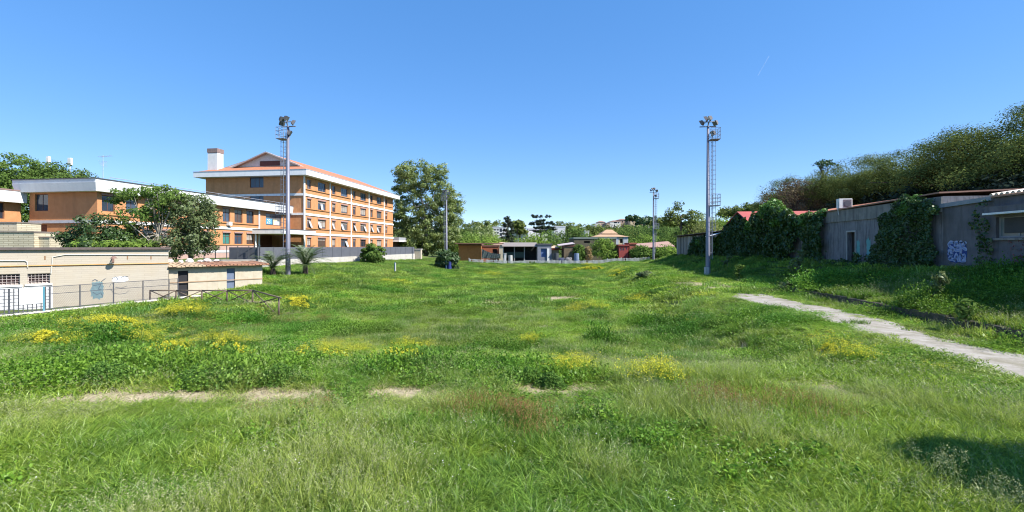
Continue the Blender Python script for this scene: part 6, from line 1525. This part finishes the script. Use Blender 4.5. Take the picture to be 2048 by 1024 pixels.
# odds and ends behind the far fence
def drum(label, u, D, vt, r_, m): 
    p_ = gpt(u, D); q = MB(); h_ = zrow(vt, D); q.tube([(p_.x, p_.y, p_.z), (p_.x, p_.y, (p_.z + h_) / 2), (p_.x, p_.y, h_)], [r_, r_ * 1.03, r_], 12); q.tube([(p_.x, p_.y, h_ + .002), (p_.x, p_.y, h_ + .06)], r_ * .9, 12); q.tube([(p_.x, p_.y, (p_.z + h_) / 2 - .04), (p_.x, p_.y, (p_.z + h_) / 2 + .04)], r_ * 1.09, 12)
    tag(q.build('storage_drum', m), label, 'drum', 'drums behind the far fence')
drum('blue grey storage drum left of the far shrubs', 1153, 99.5, 507, .55, mat('drum_blue', (.22, .28, .40), None, 3, .5)); drum('dark storage drum beside the kiosk', 1112, 99.5, 507, .6, mat('drum_dark', (.07, .075, .085), None, 3, .5)); drum('pale storage drum at the foot of the open shed', 1021, 99.8, 511, .45, mat('drum_pale', (.5, .5, .47), None, 3, .5))
for (u, vt, lab, c_) in ((1121, 505, 'dark blue covered motor scooter left of the brown hut', (.05, .06, .11)), (1136, 507, 'grey covered motor scooter in front of the brown hut', (.2, .19, .19))):
    p_ = gpt(u, 99.4); t_ = thing('covered_scooter', lab, 'scooter', p_, 'scooters under covers'); q = MB(); q.blob((p_.x, p_.y, p_.z + .75), .7, u, 12, 8, (1.25, .55, 1.0), .1); q.blob((p_.x + .55, p_.y, p_.z + 1.15), .32, u + 1, 9, 6, (1.1, .7, 1), .12); q.build('cover', mat('cover_%d' % u, c_, None, 4, .6), t_, True)
    for s_ in (-.62, .62): q = MB(); q.tube([(p_.x + s_, p_.y - .08, p_.z + .26), (p_.x + s_, p_.y + .08, p_.z + .26)], .27, 12); q.build('wheel', DARKIN, t_)
q = MB(); p_ = gpt(1010.5, 99.8); q.box(p_.x - .2, p_.x + .2, p_.y - .15, p_.y + .15, p_.z, zrow(508, 99.8)); q.box(p_.x - .35, p_.x + .25, p_.y - .2, p_.y + .2, zrow(508, 99.8) + .003, zrow(508, 99.8) + .12); tag(q.build('white_pedestal', WHITE), 'white pedestal at the left end of the open shed', 'pedestal')
q = MB(); p_ = gpt(1062, 99.8); q.box(p_.x - 1.5, p_.x + 1.2, p_.y - .4, p_.y + .4, p_.z + .62, p_.z + .72)
for s_ in (-1.3, 1.0): q.box(p_.x + s_ - .05, p_.x + s_ + .05, p_.y - .3, p_.y + .3, p_.z, p_.z + .62)
tag(q.build('work_table', mat('table_pale', (.48, .46, .42), None, 3)), 'pale low table inside the open fronted shed', 'table')

# far picket fence
ff = thing('far_picket_fence', 'long low pale picket fence closing the far end of the field', 'fence', gpt(1120, 97))
a_ = at(938, 97.5, 0); b_ = at(1300, 97.5, 0); dd = (b_ - a_).normalized(); nn = Vector((dd.y, -dd.x, 0)); L_ = (b_ - a_).length
PKT = mat('picket_pale', (.50, .52, .50), (.38, .40, .38), 3, .9); zf0 = hz(a_.x, a_.y); rgx = random.Random(12)
q = MB(); s_ = 0
while s_ < L_:
    p_ = a_ + dd * s_; z_ = hz(p_.x, p_.y)
    if rgx.random() > .08: q.obox(a_, dd, nn, s_, s_ + .16, 0, .03, z_ - .1, z_ + .78 + rgx.uniform(-.06, .06))
    s_ += .26
pk = q.build('pickets', PKT, ff); pk['kind'] = 'stuff'
s_ = 0
while s_ < L_:
    p_ = a_ + dd * s_; z_ = hz(p_.x, p_.y); q = MB(); q.obox(a_, dd, nn, s_ - .09, s_ + .09, -.14, -.02, z_ - .2, z_ + .95); q.build('post', PKT, ff); s_ += 3.0
for zz in (.25, .65):
    q = MB(); p0_, p1_ = a_ + dd * 0, a_ + dd * L_; q.tube([Vector((p0_.x, p0_.y, hz(p0_.x, p0_.y) + zz)) - nn * .01] + [Vector(((a_ + dd * L_ * k / 8).x, (a_ + dd * L_ * k / 8).y, hz((a_ + dd * L_ * k / 8).x, (a_ + dd * L_ * k / 8).y) + zz)) - nn * .01 for k in range(1, 9)], .03, 4); q.build('rail', PKT, ff)
# white blocks on the slope
WB = mat('white_block', (.72, .70, .69), (.64, .62, .62), 1, .8)
wl = [(990 + i * 4.6, 992.6 + i * 4.6, 458, 460.5) for i in range(0)]
block('white_office_block', 'white office block with dark balconies left of the conifer', 985, 1012, 455, 485, 215, WB, 'building', 14, [(988 + i * 5.5, 992 + i * 5.5, 458 + j * 6, 461 + j * 6) for i in range(2) for j in range(3)] + [(999, 1004, 457, 464), (999, 1004, 466, 472), (999, 1004, 474, 479)])
block('round_window_block', 'white block with a row of dark round looking windows right of the conifer', 1024, 1053, 456, 484, 210, WB, 'building', 14, [(1029.5 + i * 5.5, 1031.7 + i * 5.5, 463, 465.2) for i in range(4)] + [(1035 + i * 5.5, 1037 + i * 5.5, 468, 470) for i in range(3)])
block('low_white_block', 'long low white roofline below the cedar', 1056, 1096, 457.5, 480, 225, WB, 'building', 12, ((1058, 1092, 460, 461.5),))
block('white_tower_block', 'plain white square tower block right of the cedar', 1108, 1131, 453.5, 482, 205, WB, 'building', 12, [(1110 + i * 2.4, 1111.2 + i * 2.4, 457 + j * 5, 459 + j * 5) for i in range(3) for j in range(3)])
# hillside houses
HC = [mat('house_white', (.74, .70, .64), None, 1), mat('house_peach', (.66, .48, .38), None, 1), mat('house_brown', (.42, .30, .24), None, 1), mat('house_yellow', (.68, .52, .34), None, 1)]
HR = mat('hill_roof', (.34, .2, .15), (.27, .16, .12), 2)
for (nm, lab, u0, u1, v0, v1, c_, rf2, w_) in (
        ('hill_house', 'peach hillside house at the left end of the village', 1196, 1211, 444, 462, 1, 3, ((1203, 1205, 447, 450), (1207, 1209, 447, 450))), ('hill_house', 'low pale wing before the leftmost hillside house', 1189, 1200, 447.5, 462, 0, None, ()),
        ('hill_house', 'white hillside house with two window rows in the village centre', 1220, 1241, 443, 464, 0, 3, ((1223, 1225, 449, 451.5), (1228, 1230, 449, 451.5), (1228, 1234, 444, 446.5), (1236, 1238, 444, 446.5))), ('hill_house', 'grey brown house left of the white village house', 1213, 1220, 446, 462, 2, None, ()),
        ('hill_house', 'long brown roofed house behind the white village house', 1236, 1258, 439.5, 455, 2, 2.5, ((1244, 1246, 442, 445), (1250, 1252, 442, 445))), ('hill_house', 'pale arched front house on the village top', 1261, 1272, 436.5, 455, 3, None, ((1263, 1266, 440, 444),)),
        ('hill_house', 'peach stepped house at the right of the village', 1272, 1290, 441, 455, 1, 2, ((1275, 1277, 444, 446.5), (1283, 1285, 444, 446.5))), ('hill_house', 'yellow lower house below the peach stepped house', 1274, 1285, 448, 460, 3, None, ((1279, 1281, 450, 452.5),)), ('hill_house', 'small white house farthest right on the hillside', 1296, 1303, 446, 460, 0, None, ()),
        ('hill_house', 'small pale house low on the slope left of the pyramid roof', 1171, 1178, 463, 476, 0, None, ())):
    block(nm, lab, u0, u1, v0, v1, 440 + (u0 % 7) * 3 if v0 < 460 else 190, HC[c_], 'house', 12, w_, None, rf2, HR if rf2 else None, 'houses on the far hillside')

# ------------------------------------------------------------------ bushes, palms, posts on the field edge
def bush(name, label, u, v, ru, rv, lm_, seed, n=120, per=50, lf=None, group=None):
    p_, D = ground(u, v); k_ = D / F; rx, h_ = ru * k_, rv * k_
    tree(name, label, 'bush', p_, [(0, 0, h_ * .55, rx, rx, h_ * .48), (-rx * .5, 0, h_ * .32, rx * .6, rx * .6, h_ * .35), (rx * .5, 0, h_ * .3, rx * .6, rx * .6, h_ * .35)], n, per, rx * .22, lf or .0024 * D, lm_, BARKD, [(0, 0, -.3, .08), (0, 0, h_ * .6, .04)], seed, group, .4, 5, .4)
bush('round_bush', 'round bright green bush against the white screen wall', 745, 527, 23, 38, L_MID, 201)
bush('dark_bush', 'dark rounded bush at the foot of the distant left mast', 894, 537, 23, 38, L_DARK, 202)
bush('mound_bush', 'pale grey green low bush on the field near the right lane', 1292, 552, 16, 9, L_OLIVE, 203, 60, 40)
PALM = leaf_mat('palm_leaf', (.055, .095, .030), (.145, .190, .070), None, .2, gloss=.06)
def frond_mesh(seed, L_=1.7):
    g = np.random.default_rng(seed); Vv = []; n_ = 26
    for i in range(n_):
        t = (i + 1) / n_; cx = L_ * (t - .12 * t * t * t); cz = L_ * (.55 * t - .62 * t * t)
        for sgn in (-1, 1):
            ll = .42 * math.sin(math.pi * min(1, .18 + .8 * t)) ** .7 * (1 if t < .95 else .5); w_ = .022
            b0 = np.array([cx, 0, cz]); tip = b0 + np.array([ll * .62, sgn * ll * .75, ll * (.18 - .35 * t) + g.normal() * .03]); dr = np.array([.8, -sgn * .6, 0])
            Vv += [b0 - dr * w_ * .5, b0 + dr * w_ * .5, b0 * .4 + tip * .6 + dr * w_ * .6, tip]
    for i in range(8):
        t0, t1 = i / 8, (i + 1) / 8; f_ = lambda t: np.array([L_ * (t - .12 * t ** 3), 0, L_ * (.55 * t - .62 * t * t)]); w_ = .03 * (1 - t0) + .006
        Vv += [f_(t0) + [0, -w_, 0], f_(t0) + [0, w_, 0], f_(t1) + [0, w_ * .9, 0], f_(t1) + [0, -w_ * .9, 0]]
    Vv = np.array(Vv); Fq = np.arange(len(Vv)).reshape(-1, 4); me = np_mesh('frond', Vv, Fq, g.random(len(Fq))); me.materials.append(PALM); return me
FRM = [frond_mesh(s_) for s_ in range(3)]
def palm(label, u, D, scale, nf, seed, zb=None):
    p_ = gpt(u, D); rg_ = random.Random(seed); t_ = thing('palm', label, 'palm', p_, 'young palms by the mast')
    q = MB(); q.tube([p_ + Vector((0, 0, -.3)), p_ + Vector((0, 0, .25)), p_ + Vector((0, 0, .55 * scale))], [.24, .26, .18], 9); q.build('trunk', BARKD, t_, True)
    for i in range(nf):
        o_ = bpy.data.objects.new('frond', FRM[i % 3]); COL.objects.link(o_); o_.parent = t_; up = rg_.uniform(-.25, .75) if i > nf * .25 else rg_.uniform(.5, 1.1)
        o_.location = (0, 0, .5 * scale); o_.rotation_euler = (rg_.uniform(-.2, .2), -up, i * 2.4 + rg_.uniform(-.3, .3)); o_.scale = [scale * rg_.uniform(.85, 1.1)] * 3
palm('young palm just left of the near left mast', 546, 41.5, 1.5, 26, 1); palm('larger young palm just right of the near left mast', 611, 43.5, 1.75, 30, 2)
for (u, v, vt, lab) in ((790, 544, 525, 'short blue and white post standing in the left field slope'), (892, 536, 520.5, 'short blue and white post before the dark round bush')):
    p_, D = ground(u, v); D -= .6 if u == 790 else 3.2; p_ = gpt(u, D); h_ = zrow(vt, D) - p_.z; t_ = thing('marker_post', lab, 'post', p_, 'blue marker posts')
    q = MB(); q.tube([p_ - Vector((0, 0, .2)), p_ + Vector((0, 0, h_))], .085, 8); q.build('shaft', mat('post_blue', (.08, .20, .42), None, 4), t_); q = MB(); q.tube([p_ + Vector((.1, -.06, .1)), p_ + Vector((.1, -.06, h_ * .95))], .05, 6); q.build('white_strip', WHITE, t_)
    if u == 892: q = MB(); q.tube([p_ + Vector((.55, .1, -.2)), p_ + Vector((.55, .1, h_ * .8)), p_ + Vector((.55, .1, h_ * .85))], [.35, .35, .3], 10); q.build('blue_bin', mat('bin_blue', (.03, .045, .20), None, 4), t_)
# saplings on the right bank
def sapling(label, u, D, vt, w_, seed, lm_=L_OLIVE, n=26):
    p_ = gpt(u, D); h_ = zrow(vt, D) - p_.z; k_ = D / F
    tree('sapling', label, 'sapling', p_, [(0, 0, h_ * .72, w_ * k_, w_ * k_, h_ * .28), (-w_ * k_ * .4, 0, h_ * .45, w_ * k_ * .8, w_ * k_ * .8, h_ * .22)], n, 16, .16, .055 + .0008 * D, lm_, BARKP, [(0, 0, -.2, .03), (.03, 0, h_ * .8, .012)], seed, 'saplings on the shaded bank', .5, 8, .8)
sapling('tallest pale leaved sapling before the ivy curtain', 1597, 30.5, 497, 15, 1, L_OLIVE, 34); sapling('slim sapling right of the near right mast', 1478, 36, 526, 9, 2, L_MID, 30); sapling('small sapling in the shade below the graffiti', 1880, 17.2, 538, 12, 3, L_OLIVE, 20)
sapling('low leafy sapling on the sunny edge of the right bank', 1935, 14.6, 593, 14, 4, L_MID, 20); sapling('low bushy seedling where the kerb wall ends', 1575, 27.5, 562, 16, 5, L_OLIVE, 30); sapling('leafy sapling before the far plank shed', 1405, 55, 518, 16, 6, L_MID, 36); sapling('thin sapling close to the near right mast foot', 1455, 44, 505, 9, 7, L_OLIVE, 16); sapling('lit shrub between the far plank shed and the near right mast', 1430, 52, 522, 14, 8, L_LIME, 30)

# flowering and leafy weed clumps
WEEDC = leaf_mat('clump_leaf', (.070, .160, .032), (.20, .335, .072), None, .4); 
def clump(name, label, u, v, ru, h_, yellow, seed, dens=1.0):
    p_, D = ground(u, v); k_ = D / F; rx = ru * k_; ry = min(rx * .6, 1.1); g = np.random.default_rng(seed)
    t_ = thing(name, label, 'wild plant', p_, 'flowering mustard clumps' if yellow else 'leafy weed clumps')
    n_ = int((2200 + 2200 * rx * ry) * dens); a_ = g.random(n_) * 6.283; r_ = np.sqrt(g.random(n_)); wob = .55 + .9 * fbm(np.cos(a_) * 1.6 + seed, np.sin(a_) * 1.6 + 3); x = rx * r_ * np.cos(a_) * wob; y = ry * r_ * np.sin(a_) * wob
    prof = h_ * np.clip(1 - r_ ** 2 * .8, 0, 1) * (.35 + 1.2 * fbm(x * 2.5 + seed, y * 2.5 + 5)); z = prof * (1 - .7 * g.random(n_) ** 1.6)
    gz = H(p_.x + x, p_.y + y); lf = (.012 + .0012 * D)
    V, Fq = leaf_quads(np.stack([p_.x + x, p_.y + y, gz + z], 1), lf * (.6 + .8 * g.random(n_)), g, .8, .6); link('foliage', np_mesh('foliage', V, Fq, g.random(n_)), WEEDC, t_)
    ms = MB()
    for i in range(14): ms.tube([(p_.x + x[i], p_.y + y[i], gz[i] - .05), (p_.x + x[i] + .02, p_.y + y[i], gz[i] + prof[i])], .006, 3, False)
    ms.build('stems', WEEDC, t_)
    if yellow:
        m_ = int(n_ * .75 * yellow); a_ = g.random(m_) * 6.283; r_ = np.sqrt(g.random(m_)); x = rx * r_ * np.cos(a_); y = ry * r_ * np.sin(a_); cl = fbm(x * 3 + seed, y * 3); kx = cl > .42; wob = .55 + .9 * fbm(np.cos(a_) * 1.6 + seed, np.sin(a_) * 1.6 + 3); x, y = (x * wob)[kx], (y * wob)[kx]; r_ = r_[kx]
        z = h_ * np.clip(1 - r_ ** 2 * .8, 0, 1) * (.35 + 1.2 * fbm(x * 2.5 + seed, y * 2.5 + 5)) * (1.0 + .25 * g.random(len(x))) + .06
        V, Fq = leaf_quads(np.stack([p_.x + x, p_.y + y, H(p_.x + x, p_.y + y) + z], 1), (.007 + .0008 * D) * (.6 + .8 * g.random(len(x))), g, 1.0, .8); fo_ = link('flowers', np_mesh('flowers', V, Fq, g.random(len(x))), YM, t_); fo_['kind'] = 'stuff'
for i, (u, v, ru, h_, yl, lab) in enumerate((
        (100, 690, 36, .40, 1.0, 'round yellow flowering clump at the far left below the gate'), (235, 664, 62, .50, 1.7, 'long yellow flowering bank under the wire fence'), (340, 722, 62, .5, 1.5, 'yellow flowering clump left of the middle foreground weeds'), (455, 718, 52, .5, 1.3, 'yellow topped clump just right of the left flowering clump'),
        (640, 735, 80, .55, .8, 'broad green weed clump with scattered yellow flowers'), (795, 738, 72, .55, 1.4, 'broad yellow topped clump right of centre foreground'), (598, 612, 34, .45, 1.4, 'bright yellow clump at the end of the log rail fence'), (1662, 714, 30, .24, 1.0, 'small yellow clump near the path'), (1308, 782, 24, .32, .8, 'small yellow clump in the right foreground'),
        (1182, 540, 36, .5, .45, 'yellow drift on the far side of the field'), (1238, 552, 22, .45, .5, 'narrow yellow drift beside the far lane'), (375, 634, 40, .4, .6, 'sparse yellow clump beside the log rail fence'))):
    clump('mustard_clump', lab, u, v, ru, h_, yl, 300 + i)
for i, (u, v, ru, h_, lab) in enumerate(((225, 765, 80, .48, 'leafy dark weed clump in the left foreground'), (420, 770, 70, .48, 'leafy dark weed clump below the left yellow clump'), (560, 768, 60, .48, 'leafy dark weed clump left of the broad centre weeds'), (1035, 765, 52, .32, 'leafy dark weed clump right of the yellow topped clump'), (1100, 776, 34, .24, 'small dark weed clump behind the bare strip'), (1405, 660, 40, .45, 'blue green weed clump on the right half of the field'),
        (1530, 652, 18, .32, 'single dark weed near the path edge'), (1210, 690, 24, .3, 'small dark weed clump in midfield'), (1115, 573, 36, .4, 'flat dark weed patch on the far half of the field'), (1290, 596, 44, .5, 'dark green weed clump near the right lane'), (690, 668, 34, .4, 'dark weed clump left of midfield'))):
    clump('weed_clump', lab, u, v, ru, h_, 0, 330 + i, .3 if u == 1712 else 1.0)
p_, D = ground(1712, 648); parts_ = [blades(34, .16, .20, .020, 395 + s_, 1.0) for s_ in range(3)]; offs_ = ((-.28, 0, 0), (0, .05, 0), (.25, -.05, 0))
V, Fq, R_, Mi = join([(q_[0] + np.array(p_) + np.array(o_), q_[1], q_[2], 0) for q_, o_ in zip(parts_, offs_)])
tag(link('grass_tuft', np_mesh('grass_tuft', V, Fq, R_), leaf_mat('tuft_green', (.07, .15, .03), (.22, .34, .08), None, .4)), 'grass tuft growing through the pale concrete path', 'grass tuft')
# seeding grass plants at the lower right
for i, (u, v, h_, lab) in enumerate(((1850, 985, .62, 'tall seeding grass at the left of the lower right shadow'), (1908, 1000, .55, 'seeding grass stalk inside the lower right shadow'), (1995, 1060, .5, 'feathery seeding grass tuft at the bottom right corner'), (1880, 1075, .5, 'seeding grass at the bottom edge near the shadow'))):
    p_, D = ground(u, v); g = np.random.default_rng(400 + i); t_ = thing('seeding_grass', lab, 'grass plant', p_, 'seeding grasses')
    V, Fq, R_, T_ = blades(9 if i != 2 else 26, .09 if i != 2 else .16, h_, .005, 410 + i, .35, .35); link('stalks', np_mesh('stalks', V + np.array(p_), Fq, R_), leaf_mat('stalk_green', (.16, .22, .06), (.28, .33, .12), None, .3), t_)
    C_ = np.repeat(T_, 26, 0) - np.array([[0, 0, 1.0]]) * g.random((len(T_) * 26, 1)) * .16 + g.normal(size=(len(T_) * 26, 3)) * np.array([.022, .022, .008]); V, Fq = leaf_quads(C_ + np.array(p_), .010 * (.6 + .8 * g.random(len(C_))), g, .2, .4); link('seed_heads', np_mesh('seed_heads', V, Fq, g.random(len(C_))), SM, t_)

# tree standing just outside the picture on the right: its shade falls in the lower right corner
tree('roadside_tree', 'bushy tree just right of the camera whose shade darkens the lower right corner', 'tree', (8.4, 4.9, hz(8.4, 4.9)), [(0, 0, 3.2, 1.4, 1.25, .8), (.5, -.4, 2.7, 1.3, 1.2, .7), (-.5, .4, 3.1, .9, .8, .5)], 150, 140, .40, .075, L_DARK, BARK, [(.3, -.2, -.3, .14), (.25, -.1, 1.6, .11), (.1, 0, 3.2, .07)], 500, None, .4, 12, .7)

# vapour trail high in the sky
a_ = at(1516, 6000, v=151); b_ = at(1538, 6000, v=112); q = MB(); q.tube([a_, a_.lerp(b_, .5), b_], [3, 5.0, 4], 6)
cm = bpy.data.materials.new('vapour'); cm.use_nodes = True; nt = cm.node_tree; bs = nt.nodes['Principled BSDF']; bs.inputs['Base Color'].default_value = (.9, .92, .95, 1); bs.inputs['Roughness'].default_value = 1; bs.inputs['Alpha'].default_value = .08
tag(q.build('vapour_trail', cm, None, True), 'short white vapour trail in the upper right sky', 'vapour trail')
